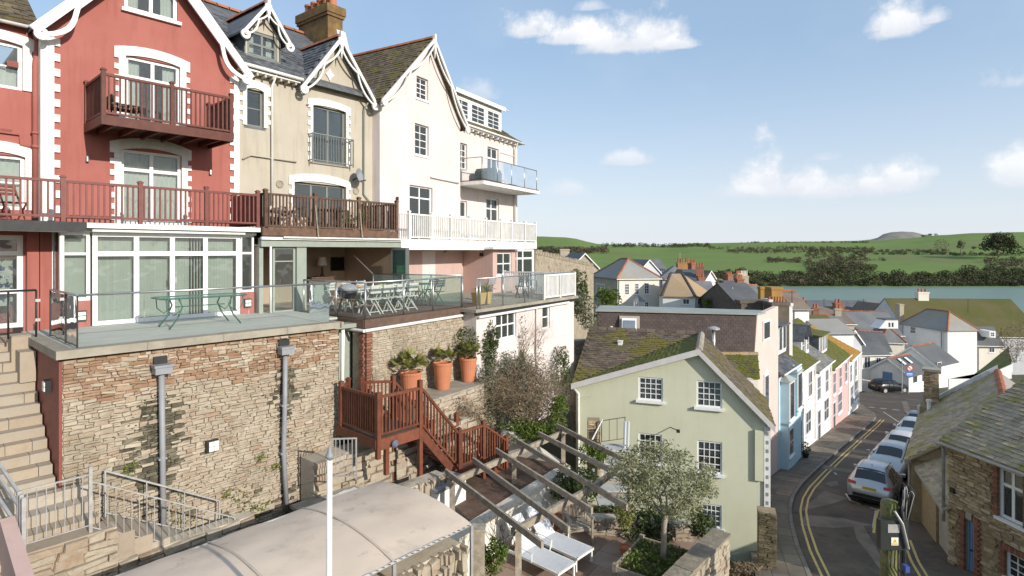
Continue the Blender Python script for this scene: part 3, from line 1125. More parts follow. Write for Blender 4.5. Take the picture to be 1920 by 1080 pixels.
def bargeboard(T, xl, xr, ze, xa, za, y, mat=WHITE, wd=.13, drop=.2, scal=2, th=.07, pend=.55, arch=False, out=.12):
 """fretted gable boards: straight raking board, scalloped inner board, struts, king post"""
 for sgn, xe in ((-1, xl), (1, xr)):
  e = Vector((xe + sgn * out, 0, ze - out * abs((za - ze) / (xa - xe))))
  a = Vector((xa, 0, za))
  d = (a - e)
  L_ = d.length
  d.normalize()
  nn = Vector((d.z, 0, -d.x)) * (1 if d.x > 0 else -1)
  nn = nn if nn.z < 0 else -nn
  n = 28
  def pt(t, off):
   p = e + d * (L_ * t) + nn * off
   return (p.x, p.z)
  mb = MB()
  for i in range(n):
   t0, t1 = i / n, (i + 1) / n
   mb.xz([pt(t0, 0), pt(t1, 0), pt(t1, wd * .85), pt(t0, wd * .85)], y - th, y)
  T.part('barge_board', mb, mat)
  def inner(t):
   if arch:
    return wd * .7 + (drop * math.sin(math.pi * t / .28) if t < .28 else 0)
   return wd * .75 + drop * (1.0 if t < .5 else .9) * abs(math.sin(scal * math.pi * t)) ** .8
  mb = MB()
  for i in range(n):
   t0, t1 = i / n, (i + 1) / n
   mb.xz([pt(t0, inner(t0)), pt(t1, inner(t1)), pt(t1, inner(t1) + wd * .48), pt(t0, inner(t0) + wd * .48)], y - th + .012, y - .008)
  T.part('fretwork', mb, mat)
  # rounded end of the board
  mb = MB()
  c = pt(.02, wd * .9)
  for i in range(14):
   a0, a1 = i * math.pi * 2 / 14, (i + 1) * math.pi * 2 / 14
   r0, r1 = .06, .15
   mb.xz([(c[0] + r0 * math.cos(a0), c[1] - .04 + r0 * math.sin(a0)), (c[0] + r1 * math.cos(a0), c[1] - .04 + r1 * math.sin(a0)), (c[0] + r1 * math.cos(a1), c[1] - .04 + r1 * math.sin(a1)), (c[0] + r0 * math.cos(a1), c[1] - .04 + r0 * math.sin(a1))], y - th - .004, y - .004)
  T.part('board_end', mb, mat)
 if pend:
  mb = MB()
  mb.box(xa - .05, xa + .05, y - th - .02, y + .02, za - pend, za + .16)
  mb.xz([(xa - .03, za - pend), (xa, za - pend - .3), (xa + .03, za - pend)], y - th, y)
  T.part('king_post', mb, mat)

def pipe(T, pts, r=.04, mat=None, name='downpipe', par=None, n=8):
 return T.part(name, MB().tube(pts, r, n), mat or WHITE, par, True)

def ridge_tiles(T, p, q, mat=RIDGE, w=.13, step=.42, par=None):
 p, q = Vector(p), Vector(q)
 d = q - p
 n = max(1, int(d.length / step))
 for i in range(n):
  a, b = p + d * (i / n + .004), p + d * ((i + 1) / n - .004)
  s = d.normalized().cross(Vector((0, 0, 1))) * w
  u = Vector((0, 0, .09))
  lo = Vector((0, 0, -.05))
  mb = MB()
  mb.add([a - s + lo, a - s * .5 + u * .7, a + u, a + s * .5 + u * .7, a + s + lo, b - s + lo, b - s * .5 + u * .7, b + u, b + s * .5 + u * .7, b + s + lo],
    [(0, 1, 6, 5), (1, 2, 7, 6), (2, 3, 8, 7), (3, 4, 9, 8), (4, 3, 2, 1, 0), (5, 6, 7, 8, 9)])
  T.part('ridge_tile', mb, mat, par)

def shell(mb, x0, x1, y0, y1, zb, zt):
 """side, back and floor skins that close a building behind its front"""
 mb.quad((x0, y1, zb), (x0, y0, zb), (x0, y0, zt), (x0, y1, zt))
 mb.quad((x1, y0, zb), (x1, y1, zb), (x1, y1, zt), (x1, y0, zt))
 mb.quad((x1, y1, zb), (x0, y1, zb), (x0, y1, zt), (x1, y1, zt))

def gable_roof_y(T, xl, xr, ze, xa, za, y0, y1, mat, th=.10, over=.14, tile=RIDGE, slate=None, limit=200):
 """roof whose ridge runs into the building"""
 for xe in (xl, xr):
  s = -1 if xe < xa else 1
  sl = (za - ze) / abs(xa - xe)
  e0 = (xe + s * over, y0, ze - over * sl)
  mb = MB()
  slab_poly(mb, [e0, (xa, y0, za), (xa, y1, za), (xe + s * over, y1, ze - over * sl)], th)
  r = T.part('roof', mb, mat)
  if slate:
   a = [Vector(e0), Vector((xa, y0, za)), Vector((xa, y1, za)), Vector((xe + s * over, y1, ze - over * sl))]
   slates(r, T.b, T.fr, a, a[0] if s > 0 else a[3], a[3] if s > 0 else a[0], slate, .26, .19, limit=limit)
  else:
   pass
 if tile:
  ridge_tiles(T, (xa, y0, za + .02), (xa, y1, za + .02), tile)

ZE = 5.72
# ------------------------------------------------------------------ red house
xl, xr = A.hit(78, 100, y=0).x, 3.86
xc, za = (xl + xr) / 2, 8.55
T = Thing('red_house', 'tall red rendered gabled house with white quoins and brown balconies', 'house', A, (xc, 0, -6))
RED_T = T
tw = RX(A, 233, -52, 333, 42)
ud = RX(A, 235, 103, 337, 244)
ud = (ud[0], ud[1], 3.20, ud[3])
ld = RX(A, 227, 279, 340, 420)
ld = (ld[0], ld[1], .72, ld[3])
holes = [tw, ud, ld]
mb = MB()
facade(mb, [(xl, ZE), (xc, za), (xr, ZE)], -6.2, holes, 0)
shell(mb, xl, xr, 0, 8, -6.2, ZE)
wall = T.part('wall', mb, RED)
# left wing, set back a little
wl0 = RX(A, -70, 62, 42, 170, .35)
wl1 = RX(A, -70, 283, 47, 380, .35)
mb = MB()
facade(mb, [(-7, 5.55), (xl, 5.55)], -6.2, [wl0, (wl1[0], wl1[1], 1.0, wl1[3])], .35)
shell(mb, -7, xl, .35, 8, -6.2, 5.55)
T.part('wall', mb, RED)
window(T, *wl0, .42, 1, 2, sill=.06, curtain='lower', ft=.08)
window(T, wl1[0], wl1[1], 1.0, wl1[3], .42, 1, 2, sill=.06, curtain='full', ft=.08)
surround(T, *wl0, .35, .10, .18)
surround(T, wl1[0], wl1[1], 1.0, wl1[3], .35, .16, .18)
window(T, *tw, .06, 2, 1, ft=.09, bt=.09, sill=.16, curtain='sides')
window(T, *ud, .06, 2, 2, ft=.08, bt=.09, split=[.76], curtain='sides')
window(T, *ld, .06, 2, 2, ft=.08, bt=.09, split=[.76], curtain='full')
surround(T, *ud, 0)
surround(T, *ld, 0, .20)
quoins(T, xl, 1, .75, ZE - .35, 0, .24, .36)
quoins(T, xr, -1, .75, ZE - .35, 0, .16, .28)
# corner strips
mb = MB().box(xl - .03, xl + .10, -.062, .34, .7, ZE - .3)
T.part('corner_strip', mb, WHITE)
gable_roof_y(T, xl, xr, ZE, xc, za, -.35, 8, SLATE, over=.22)
mb = MB()
slab_poly(mb, [(-7, .05, 5.62), (xl - .05, .05, 5.62), (xl - .05, 3.5, 8.0), (-7, 3.5, 8.0)], .1)
rw = T.part('roof', mb, SLATEM)
slates(rw, T.b, A, [(-7, .05, 5.62), (xl - .05, .05, 5.62), (xl - .05, 1.4, 6.54), (-7, 1.4, 6.54)], (-7, .05, 5.62), (xl, .05, 5.62), SLATEM, .28, .2)
pipe(T, [(-7, .12, 5.57), (xl - .25, .12, 5.5)], .06, name='gutter')
bargeboard(T, xl, xr, ZE, xc, za, -.34, wd=.26, drop=.24, arch=True, pend=0, out=.30, th=.08)
px_ = A.hit(66, 200, y=.28).x
pipe(T, [(px_ - .05, .12, 5.5), (px_ + .05, .27, 5.15), (px_, .27, 4.6), (px_, .27, .72)], .065, RED)
pipe(T, [(px_, .26, 2.62), (px_, .26, 2.55)], .09, RED, 'pipe_collar')
pipe(T, [(px_, .26, 2.95), (px_, .26, 2.9)], .09, RED, 'pipe_collar')
pipe(T, [(-5, .3, 2.95), (px_ - .3, .3, 2.85), (px_ - .28, .3, 2.6), (px_, .3, 2.55)], .025, RED, 'waste_pipe', n=6)
for q in ((24, 120, .34), (12, 247, .34)):
 p = A.hit(q[0] / 3 if q[0] > 60 else q[0], q[1], y=q[2])
 mb = MB().box(p.x - .11, p.x + .11, q[2] - .01, q[2] + .03, p.z - .07, p.z + .07)
 for i in range(4):
  mb.box(p.x - .09, p.x + .09, q[2] - .016, q[2], p.z - .055 + i * .032, p.z - .04 + i * .032)
 T.part('air_brick', mb, REDP)
for px, py in ((164, 298), (395, 323)):
 p = A.hit(px, py, y=-.06)
 mb = MB().tube([(p.x, -.07, p.z - .07), (p.x, -.07, p.z + .07)], .035, 10)
 mb.box(p.x - .03, p.x + .03, -.05, .01, p.z - .03, p.z + .03)
 T.part('wall_light', mb, STEEL)

# upper balcony of the red house
a = A.hit(190, 222, y=-1.66)
b = A.hit(438, 250, y=-1.66)
zb = 3.16
T = Thing('red_house_balcony', 'dark brown timber balcony with slim balusters high on red house', 'balcony', A, (a.x, 0, zb))
mb = MB()
mb.box(a.x, b.x, -1.66, -1.60, zb - .13, zb + .10)
mb.box(a.x, a.x + .05, -1.60, -.005, zb - .13, zb + .10)
mb.box(b.x - .05, b.x, -1.60, -.005, zb - .13, zb + .10)
T.part('fascia', mb, BROWNW)
n = 11
for i in range(n):
 y0, y1 = -1.59 + 1.57 * i / n, -1.59 + 1.57 * (i + 1) / n - .008
 T.part('floor_board', MB().box(a.x + .055, b.x - .055, y0, y1, zb + .02, zb + .06), WEATH)
for i in range(6):
 x = a.x + .3 + (b.x - a.x - .6) * i / 5
 T.part('joist', MB().box(x - .03, x + .03, -1.59, -.01, zb - .12, zb + .018), BROWNW)
fl = zb + .08
railing(T, (a.x + .05, -1.62, fl), (b.x - .05, -1.62, fl), 1.03, BROWNW, (0, .5, 1), .115)
railing(T, (a.x + .05, -.06, fl), (a.x + .05, -1.54, fl), 1.03, BROWNW, (0,), .12)
railing(T, (b.x - .05, -1.54, fl), (b.x - .05, -.06, fl), 1.03, BROWNW, (1,), .12)
# patterned cushion chair on it
T = Thing('balcony_chair', 'small folding chair with dark patterned seat on the upper red balcony', 'chair', A, (a.x + .9, -1.1, fl))
mb = MB().box(a.x + .35, a.x + .95, -1.35, -.9, fl + .30, fl + .42)
PATT = mk('patterned_fabric', (.05, .035, .03), (.32, .25, .2), 16, .9, contrast=(.52, .56))
T.part('seat', mb, PATT)
mb = MB().box(a.x + .28, a.x + .35, -1.35, -.9, fl + .3, fl + .62)
T.part('backrest', mb, PATT)
for x in (a.x + .38, a.x + .92):
 for y in (-1.32, -.93):
  T.part('leg', MB().box(x - .015, x + .015, y - .015, y + .015, fl - .02, fl + .30), DARK)

# long lower balcony over the sun room
YB = -1.78
x1 = A.hit(483, 380, y=YB).x
zd = .68
T = Thing('long_red_balcony', 'long brown railed balcony above the white sun room of the red house', 'balcony', A, (0, YB, zd))
mb = MB().box(-6.5, x1 + .05, YB - .06, -.002, zd - .16, zd - .04)
T.part('deck', mb, WEATH)
mb = MB().box(-6.5, A.hit(160, 420, y=YB).x, YB - .10, YB - .062, zd - .24, zd - .02)
T.part('fascia', mb, DARK)
mb = MB().box(A.hit(160, 420, y=YB).x + .01, x1 + .04, YB - .10, YB - .062, zd - .15, zd - .03)
T.part('fascia', mb, WHITE)
pst = [A.hit(px, 380, y=YB).x for px in (-200, -28, 118, 263, 387, 483)]
railing(T, (pst[0], YB, zd), (pst[-1], YB, zd), .93, BROWNR, [(p - pst[0]) / (pst[-1] - pst[0]) for p in pst], .118, low=.1)
railing(T, (pst[-1], YB + .12, zd), (pst[-1], -.1, zd), .93, BROWNR, (), .11, bw=.07, low=.1)
# furniture seen through the long railing
def bistro_chair(fr, x, y, z, ang, label, mat, group=None, name='folding_chair', sw=.40, dark=None):
 T = Thing(name, label, 'chair', Frame(*(fr.m @ Vector((x, y, z)))[:2], math.degrees(math.atan2(fr.m[1][0], fr.m[0][0])) + ang, z), (0, 0, 0), group)
 h = sw / 2
 for i in range(5):
  yy = -.18 + i * .085
  T.part('seat_slat', MB().box(-h, h, yy, yy + .065, .44, .46), mat)
 for i in range(3):
  zz = .62 + i * .085
  T.part('back_slat', MB().box(-h, h, .205 + i * .012, .222 + i * .012, zz, zz + .065), mat)
 for s in (-1, 1):
  T.part('leg', MB().bar((s * (h - .01), .20, .0), (s * (h - .01), -.20, .46), .022, .03, (1, 0, 0)), mat)
  T.part('leg', MB().bar((s * (h - .035), -.22, .0), (s * (h - .035), .25, .88), .022, .03, (1, 0, 0)), mat)
 T.part('stretcher', MB().bar((-h, .14, .08), (h, .14, .08), .018, .018), mat)
 return T
bx = A.hit(22, 390, y=-1.0)
bistro_chair(A, bx.x, -1.0, zd - .04, 20, 'red folding chair behind the long balcony railing at the left edge', REDP, name='balcony_chair')
T = Thing('balcony_table', 'small round dark table behind long balcony railing at left edge', 'table', A, (bx.x - .6, -1.1, zd - .04))
T.part('table_top', MB().lathe((bx.x - .6, -1.1, zd - .04), [(.38, .68), (.40, .69), (.40, .71), (.0, .712)], 20), REDP)
T.part('leg', MB().tube([(bx.x - .6, -1.1, zd - .04), (bx.x - .6, -1.1, zd + .64)], .03), DARK)

# ------------------------------------------------------------------ sun room under it
YS = -1.5
x0, x1 = A.hit(112, 500, y=YS).x, A.hit(476, 500, y=YS).x
d0, d1 = A.hit(172, 500, y=YS).x, A.hit(448, 500, y=YS).x
zf, zh = -1.80, .44
T = Thing('sun_room', 'white framed sun room with glazed doors and vertical blinds on terrace', 'conservatory', A, ((x0 + x1) / 2, YS, zf))
mb = MB()
mb.box(x0, x1, YS - .16, -.002, zh, zh + .10)
mb.box(d0 - .05, d1 + .05, YS - .30, YS - .165, zh + .01, zh + .11)
T.part('roof', mb, WHITE)
T.part('wall', MB().box(x0, d0 - .03, YS - .02, YS + .14, zf - .1, zf + .62), RED)
T.part('wall', MB().box(d1 + .03, x1, YS - .02, YS + .14, zf - .1, zf + .62), RED)
mb = MB()
mb.box(x0 - .02, x0 + .14, YS + .14, -.01, zf - .1, zf + .62)
T.part('wall', mb, RED)
window(T, x0, d0 - .03, zf + .62, zh, YS, 1, 2, split=[.70], ft=.075, bt=.06)
window(T, d1 + .03, x1, zf + .62, zh, YS, 1, 2, split=[.70], ft=.06, bt=.06)
window(T, d0, d1, zf + .01, zh, YS - .07, 4, 2, split=[.795], ft=.10, bt=.115, name='glazed_door')
for f in (.48, .52):
 x = d0 + (d1 - d0) * f
 T.part('door_handle', MB().box(x - .015, x + .015, YS - .11, YS - .07, zf + .95, zf + 1.12), STEEL)
# side glazing towards the steps
mb = MB()
for y0 in (YS, -.75):
 mb.box(x0 - .01, x0 + .06, y0, y0 + .07, zf + .62, zh)
mb.box(x0 - .012, x0 + .05, YS + .07, -.02, zf + .62, zf + .69)
T.part('window', mb, WHITEW)
T.part('pane', MB().box(x0 + .02, x0 + .03, YS + .07, -.75, zf + .69, zh), GLASSW)
# vertical blinds
n = 44
for i in range(n):
 xa = d0 + .1 + (d1 - d0 - .2) * i / n
 w = (d1 - d0 - .2) / n * 1.04
 if 28 <= i <= 32:
  w *= .45
 T.part('blind_slat', MB().quad((xa, YS + .16, zf + .04), (xa + w, YS + .175, zf + .04), (xa + w, YS + .175, zh - .08), (xa, YS + .16, zh - .08)), BLIND)
for i in range(8):
 xa = x0 + .08 + (d0 - x0 - .16) * i / 8
 w = (d0 - x0 - .16) / 8 * 1.04
 T.part('blind_slat', MB().quad((xa, YS + .18, zf + .6), (xa + w, YS + .195, zf + .6), (xa + w, YS + .195, zh - .05), (xa, YS + .18, zh - .05)), BLIND)
pipe(T, [(x0 + .02, YS - .1, zh - .02), (x0 + .02, YS - .1, zf - .05)], .05, WHITE)
for px, py in ((152, 592), (464, 568)):
 p = A.hit(px, py, y=YS - .05)
 mb = MB()
 mb.box(p.x - .10, p.x + .10, YS - .10, YS - .02, p.z - .12, p.z + .12)
 o = T.part('lamp_housing', mb, DARK)
 for k in (0, 1):
  T.part('lamp_lens', MB().box(p.x - .08, p.x + .08, YS - .115, YS - .10, p.z - .09 + k * .10, p.z - .01 + k * .10), CURT, o)
# recess and door at the far left
T = Thing('porch', 'recessed red porch with a white glazed door at the left edge', 'porch', A, (-3, -.3, zf))
xq = [A.hit(px, 500, y=-.9).x for px in (46, 60, 75, 100)]
dl = A.hit(-60, 500, y=-.45).x, A.hit(43, 500, y=-.45).x
T.part('wall', MB().box(-6.5, dl[0], -.5, -.3, zf - .1, zh), RED)
T.part('wall', MB().box(dl[1], A.hit(112, 500, y=YS).x - .02, -.5, -.3, zf - .1, zh + .09), RED)
T.part('wall', MB().box(dl[0], dl[1], -.49, -.3, .36, zh + .08), RED)
for px in (62, 86):
 x = A.hit(px, 500, y=-.7).x
 T.part('pilaster', MB().box(x - .11, x + .11, -.72, -.505, zf - .1, zh + .06), RED)
window(T, dl[0], dl[1], zf + .0, .36, -.46, 1, 3, split=[.38, .84], ft=.11, bt=.10, name='glazed_door')
T.part('ceiling', MB().box(-6.5, x0 - .02, YS - .15, -.02, zh + .1, zh + .14), RED)
T.part('gutter', MB().tube([(-6.5, YS - .2, zh + .06), (x0 + .1, YS - .2, zh + .03)], .05), WHITE)
SAILC = mk('gaudy_fabric', (.05, .08, .2), (.6, .6, .55), 6, .9, contrast=(.49, .52))
mb = MB().box(dl[1] - .45, dl[1] - .15, -.2, -.15, zf + .5, zf + 1.6)
solo('surf_suit', 'blue and white garment hanging behind the porch door glass', 'clothing', mb, SAILC, A)

# ------------------------------------------------------------------ cream house
T = Thing('cream_house', 'cream rendered house with fretted white gable and slate roof', 'house', B, (2.6, 0, -6))
CW = 5.30
w1 = RX(B, 462, 165, 494, 240, 0)
w2 = RX(B, 586, 196, 648, 312, 0)
w2 = (w2[0], w2[1], 3.05, w2[3])
w3 = RX(B, 551, 340, 648, 420, 0)
w3 = (w3[0], w3[1], .72, w3[3])
gx0, gx1 = B.hit(562, 152, y=0).x, B.hit(688, 180, y=0).x
ga = (gx0 + gx1) / 2 - .02
gz = 7.55
mb = MB()
facade(mb, [(0, ZE), (gx0, ZE), (ga, gz - .12), (gx1, ZE), (CW, ZE)], -6.2, [w1, w2, w3, (.75, CW - .25, -1.84, .10)], 0, .18)
shell(mb, 0, CW, 0, 8, -6.2, ZE)
T.part('wall', mb, CREAM)
window(T, *w1, .1, 1, 2, GREYW, ft=.06, sill=.1)
window(T, *w2, .1, 2, 1, GREYW, ft=.07, bt=.08)
window(T, *w3, .1, 3, 1, GREYW, ft=.07, bt=.08)
surround(T, *w1, 0, .12, .13)
surround(T, *w2, 0, .10, .10)
surround(T, *w3, 0, .16, .10)
# roofs: main slope with its dormer, front gable
mb = MB()
slab_poly(mb, [(-.15, -.30, ZE + .02), (CW + .1, -.30, ZE + .02), (CW + .1, 4.2, 9.1), (-.15, 4.2, 9.1)], .1)
r = T.part('roof', mb, SLATE)
slates(r, T.b, B, [(-.1, -.30, ZE + .02), (gx0 + .1, -.30, ZE + .02), (ga, 1.0, ZE + 1.02), (ga, 3.0, 8.2), (-.1, 3, 8.2)], (-.1, -.3, ZE + .02), (CW, -.3, ZE + .02), SLATE, .27, .2)
slates(r, T.b, B, [(gx1 - .1, -.30, ZE + .02), (CW + .1, -.30, ZE + .02), (CW + .1, 2.6, 7.9), (ga + .6, 2.6, 7.9)], (0, -.3, ZE + .02), (CW, -.3, ZE + .02), SLATE, .27, .2, limit=60)
mb = MB()
slab_poly(mb, [(-.15, 8.4, ZE + .02), (CW + .1, 8.4, ZE + .02), (CW + .1, 4.2, 9.1), (-.15, 4.2, 9.1)], .1)
T.part('roof', mb, SLATE)
ridge_tiles(T, (-.1, 4.2, 9.12), (CW, 4.2, 9.12))
gable_roof_y(T, gx0, gx1, ZE - .02, ga, gz, -.36, 2.6, SLATE, .08, .16, slate=SLATE, limit=120)
bargeboard(T, gx0, gx1, ZE - .02, ga, gz, -.36, wd=.13, drop=.17, scal=2, out=.2)
p = B.hit(618, 140, y=-.02)
mb = MB()
mb.xz([(p.x + .17 * math.cos(t * math.pi / 4 + .0) * (1 if t % 2 == 0 else .62), p.z + .22 * math.sin(t * math.pi / 4) * (1 if t % 2 == 0 else .62)) for t in range(8)], -.05, .01)
T.part('gable_ornament', mb, WHITE)
# gutter with corbels
pipe(T, [(-.05, -.36, ZE - .02), (gx0 - .1, -.36, ZE - .05)], .06, WHITE, 'gutter')
T.part('soffit', MB().box(-.05, gx0 - .15, -.30, -.005, ZE - .16, ZE - .10), WHITE)
for i in range(7):
 x = .2 + (gx0 - .5) * i / 6
 T.part('corbel', MB().box(x - .03, x + .03, -.28, -.006, ZE - .25, ZE - .165), CREAM)
px_ = B.hit(510, 250, y=-.06).x
pipe(T, [(px_, -.3, ZE - .1), (px_, -.08, ZE - .42), (px_, -.08, .7)], .042)
px_ = B.hit(682, 250, y=-.06).x
pipe(T, [(px_, -.3, ZE - .25), (px_, -.08, ZE - .5), (px_, -.08, 2.1), (px_ + .35, -.08, 1.75), (px_ + .35, -.08, .7)], .032, SAGE)
q0, q1, q2 = B.hit(455, 298, y=-.05), B.hit(470, 291, y=-.05), B.hit(556, 296, y=-.05)
pipe(T, [(q0.x, -.06, q0.z), (q1.x, -.06, q1.z), (q2.x, -.06, q1.z - .02)], .025, CREAM, 'waste_pipe', n=6)
pipe(T, [(px_ - 2.32, -.08, 5.0), (px_ - 2.32, -.08, 4.97)], .05, WHITE, 'pipe_collar')
# dormer
dx0, dx1 = B.hit(460, 100, y=.35).x, B.hit(523, 100, y=.35).x
dzb, dzt = B.hit(460, 104, y=.35).z, B.hit(462, 52, y=.35).z
dm = (dx0 + dx1) / 2
dap = B.hit(489, 2, y=.1).z
mb = MB()
facade(mb, [(dx0, dzt + .02), (dm, dap - .2), (dx1, dzt + .02)], dzb, [(dx0 + .06, dx1 - .06, dzb + .05, dzt - .02)], .35, .1)
mb.quad((dx0, .35, dzb - .1), (dx0, 2.6, dzb - .1), (dx0, 2.6, dzt), (dx0, .35, dzt))
mb.quad((dx1, .35, dzb - .1), (dx1, 2.6, dzb - .1), (dx1, 2.6, dzt), (dx1, .35, dzt))
T.part('dormer', mb, CREAM)
window(T, dx0 + .06, dx1 - .06, dzb + .05, dzt - .02, .38, 2, 2, GREYW, ft=.09, bt=.07, sill=.1, curtain='sides')
T.part('dormer_cheek', MB().box(dx0 - .05, dx0 - .005, .33, 2.4, dzb - .1, dzt + .05), SLATE)
T.part('dormer_cheek', MB().box(dx1 + .005, dx1 + .05, .33, 2.4, dzb - .1, dzt + .05), SLATE)
gable_roof_y(T, dx0 - .12, dx1 + .12, dzt - .05, dm, dap, .02, 3.0, SLATE, .07, .10)
bargeboard(T, dx0 - .12, dx1 + .12, dzt - .05, dm, dap, .02, wd=.11, drop=.13, scal=2, out=.16, pend=.4)
# chimney stack and party wall
cz = B.hit(600, 12, y=3.0).z
cx0, cx1 = B.hit(574, 60, y=2.6).x, B.hit(634, 60, y=2.6).x
S = Thing('chimney_stack', 'lichened brick chimney stack with clay pots behind the cream gable', 'chimney', B, (CW - .3, 3.4, 6))
cA, cB = B.hit(612, 60, y=2.5), B.hit(573, 60, y=5.0)
mb = MB()
X0, X1 = CW - .42, CW + .28
mb.box(X0, X1, 2.5, 4.6, 6.0, 10.0)
S.part('shaft', mb, CHIM)
mb = MB()
mb.box(X0 - .06, X1 + .06, 2.44, 4.66, 9.5, 9.62)
mb.box(X0 - .10, X1 + .10, 2.40, 4.70, 9.62, 9.95)
S.part('cap', mb, CHIM)
for i in range(5):
 y = 2.66 + i * .44
 S.part('chimney_pot', MB().lathe(((X0 + X1) / 2, y, 9.95), [(.17, 0), (.15, .1), (.13, .42 if i else .62), (.16, .44 if i else .64), (.16, .52 if i else .74), (.11, .53 if i else .75)], 12), RIDGE if i else POT)
S.part('aerial', MB().tube([(X0 - .06, 3.6, 8.6), (X0 - .1, 3.6, 9.4)], .02, 5), DARK)
mb = MB()
mb.prism([(CW - .05, 1.3, ZE), (CW - .05, 2.44, 9.0), (CW - .05, 6, 9.4), (CW - .05, 6, ZE)], (.42, 0, 0))
T.part('party_wall', mb, PINKW)
# small fittings
p = B.hit(672, 330, y=-.35)
Q = Thing('satellite_dish', 'dark grey satellite dish on the cream wall', 'satellite dish', B, (p.x, 0, p.z))
mb = MB()
prof = [(0.02, .0), (.12, .02), (.21, .06), (.265, .10), (.27, .11), (.21, .075), (.12, .035), (.02, .015)]
mb.lathe((0, 0, 0), prof, 20)
R = Matrix.Translation((p.x, -.30, p.z)) @ Matrix.Rotation(rad(78), 4, 'X') @ Matrix.Rotation(rad(25), 4, 'Y')
mb.v = [tuple(R @ Vector(v)) for v in mb.v]
Q.part('dish', mb, GREYP, smooth=True)
Q.part('arm', MB().tube([(p.x, -.30, p.z - .05), (p.x, -.02, p.z - .12)], .025), DARK)
Q.part('receiver', MB().tube([(p.x + .02, -.34, p.z - .2), (p.x + .12, -.62, p.z - .16)], .02), DARK)
for px, py in ((525, 345), (668, 358)):
 p = B.hit(px, py, y=-.03)
 mb = MB().lathe((0, 0, 0), [(.13, 0), (.13, .03), (.10, .04), (.09, .02), (.0, .02)], 16)
 R = Matrix.Translation((p.x, -.002, p.z)) @ Matrix.Rotation(rad(90), 4, 'X')
 mb.v = [tuple(R @ Vector(v)) for v in mb.v]
 T.part('round_vent', mb, CONC)
# juliet balcony
J = Thing('juliet_railing', 'slim grey iron juliet railing across the cream house doors', 'railing', B, ((w2[0] + w2[1]) / 2, -.2, 3))
railing(J, (w2[0] - .16, -.24, 3.02), (w2[1] + .16, -.24, 3.02), 1.0, GREYW, (0, 1), .105, .018, .035, .035, cap=False, ph=.0)
for x in (w2[0] - .16, w2[1] + .16):
 J.part('bracket', MB().bar((x, -.24, 3.98), (x, -.005, 3.98), .03, .03), GREYW)
 J.part('bracket', MB().bar((x, -.24, 3.10), (x, -.005, 3.10), .03, .03), GREYW)

# cream house balcony
YC = -1.9
bx0, bx1 = B.hit(492, 400, y=YC).x, B.hit(744, 400, y=YC).x
zd2 = B.hit(600, 432, y=YC).z
T = Thing('cream_house_balcony', 'weathered brown timber balcony in front of the cream house windows', 'balcony', B, ((bx0 + bx1) / 2, YC, zd2))
T.part('deck', MB().box(bx0, bx1, YC, -.002, zd2 - .06, zd2 + .02), WEATH)
T.part('fascia', MB().box(bx0 - .03, bx1 + .03, YC - .07, YC - .002, zd2 - .2, zd2 + .05), WEATH, label='weathered grey brown fascia board')
pxs = [B.hit(px, 400, y=YC).x for px in (497, 590, 672, 743)]
railing(T, (pxs[0], YC - .02, zd2 + .03), (pxs[-1], YC - .02, zd2 + .03), 1.0, WEATH, [(p - pxs[0]) / (pxs[-1] - pxs[0]) for p in pxs], .11, .038, .10, low=.06)
railing(T, (pxs[0], YC + .08, zd2 + .03), (pxs[0], -.1, zd2 + .03), 1.0, WEATH, (1,), .11, .038)
railing(T, (pxs[-1], YC + .08, zd2 + .03), (pxs[-1], -.1, zd2 + .03), 1.0, WEATH, (1,), .11, .038)
for px in (592, 675):
 x = B.hit(px, 440, y=YC - .1).x
 T.part('strut', MB().bar((x, YC - .09, zd2 + .75), (x + .06, YC - .16, zd2 - .22), .025, .03), PERG)
def pot_plant(fr, x, y, z, r, h, ph, label, leafmat, potmat=POT, n=110, name='potted_plant', group=None, seed=1, ls=.16):
 rr = random.Random(seed)
 T = Thing(name, label, 'potted plant', fr, (x, y, z), group)
 T.part('pot', MB().lathe((x, y, z), [(r * .7, 0), (r, h * .93), (r * 1.06, h * .93), (r * 1.06, h), (r * .9, h), (r * .88, h * .9), (.01, h * .9)], 16), potmat, smooth=False)
 ml = MB()
 leaf_cloud(ml, (x, y, z + h + ph * .42), (r * 1.5, r * 1.5, ph * .6), n, ls, rr, .6, asp=3)
 T.part('foliage', ml, leafmat)
 ml = MB()
 for k in range(5):
  a = k * 1.3
  ml.tube([(x, y, z + h * .85), (x + math.cos(a) * r * .6, y + math.sin(a) * r * .6, z + h + ph * .5)], [.012, .006], 4)
 T.part('stem', ml, BARK)
 return T
p = B.hit(655, 428, y=-1.5)
pot_plant(B, p.x, -1.5, zd2 + .02, .16, .24, .4, 'bushy green plant in a pot behind cream balcony railing', LEAFG, DARK, 120, seed=2, ls=.12)
p = B.hit(683, 428, y=-1.5)
pot_plant(B, p.x, -1.55, zd2 + .02, .14, .24, .42, 'yellowish plant in a pot right of the bushy one on cream balcony', PALM, POT, 100, seed=3, ls=.12)
WPATT = mk('floral_outdoor_cushion', (.10, .06, .05), (.55, .48, .42), 10, .9, contrast=(.48, .54))
for k, px in enumerate((530, 558)):
 p = B.hit(px, 420, y=-1.2)
 Q = Thing('patio_sofa', ['wicker sofa with patterned cushions at the left of the cream balcony', 'second wicker sofa with patterned cushions on the cream balcony'][k], 'sofa', B, (p.x, -1.2, zd2))
 Q.part('seat', MB().box(p.x - .24, p.x + .24, -1.5, -.9, zd2 + .08, zd2 + .40), WPATT)
 Q.part('backrest', MB().box(p.x - .24, p.x + .24, -.9, -.75, zd2 + .1, zd2 + .75), WPATT)
 Q.part('frame', MB().box(p.x - .27, p.x + .27, -1.52, -.74, zd2 + .021, zd2 + .075), WEATH)
p = B.hit(615, 420, y=-1.1)
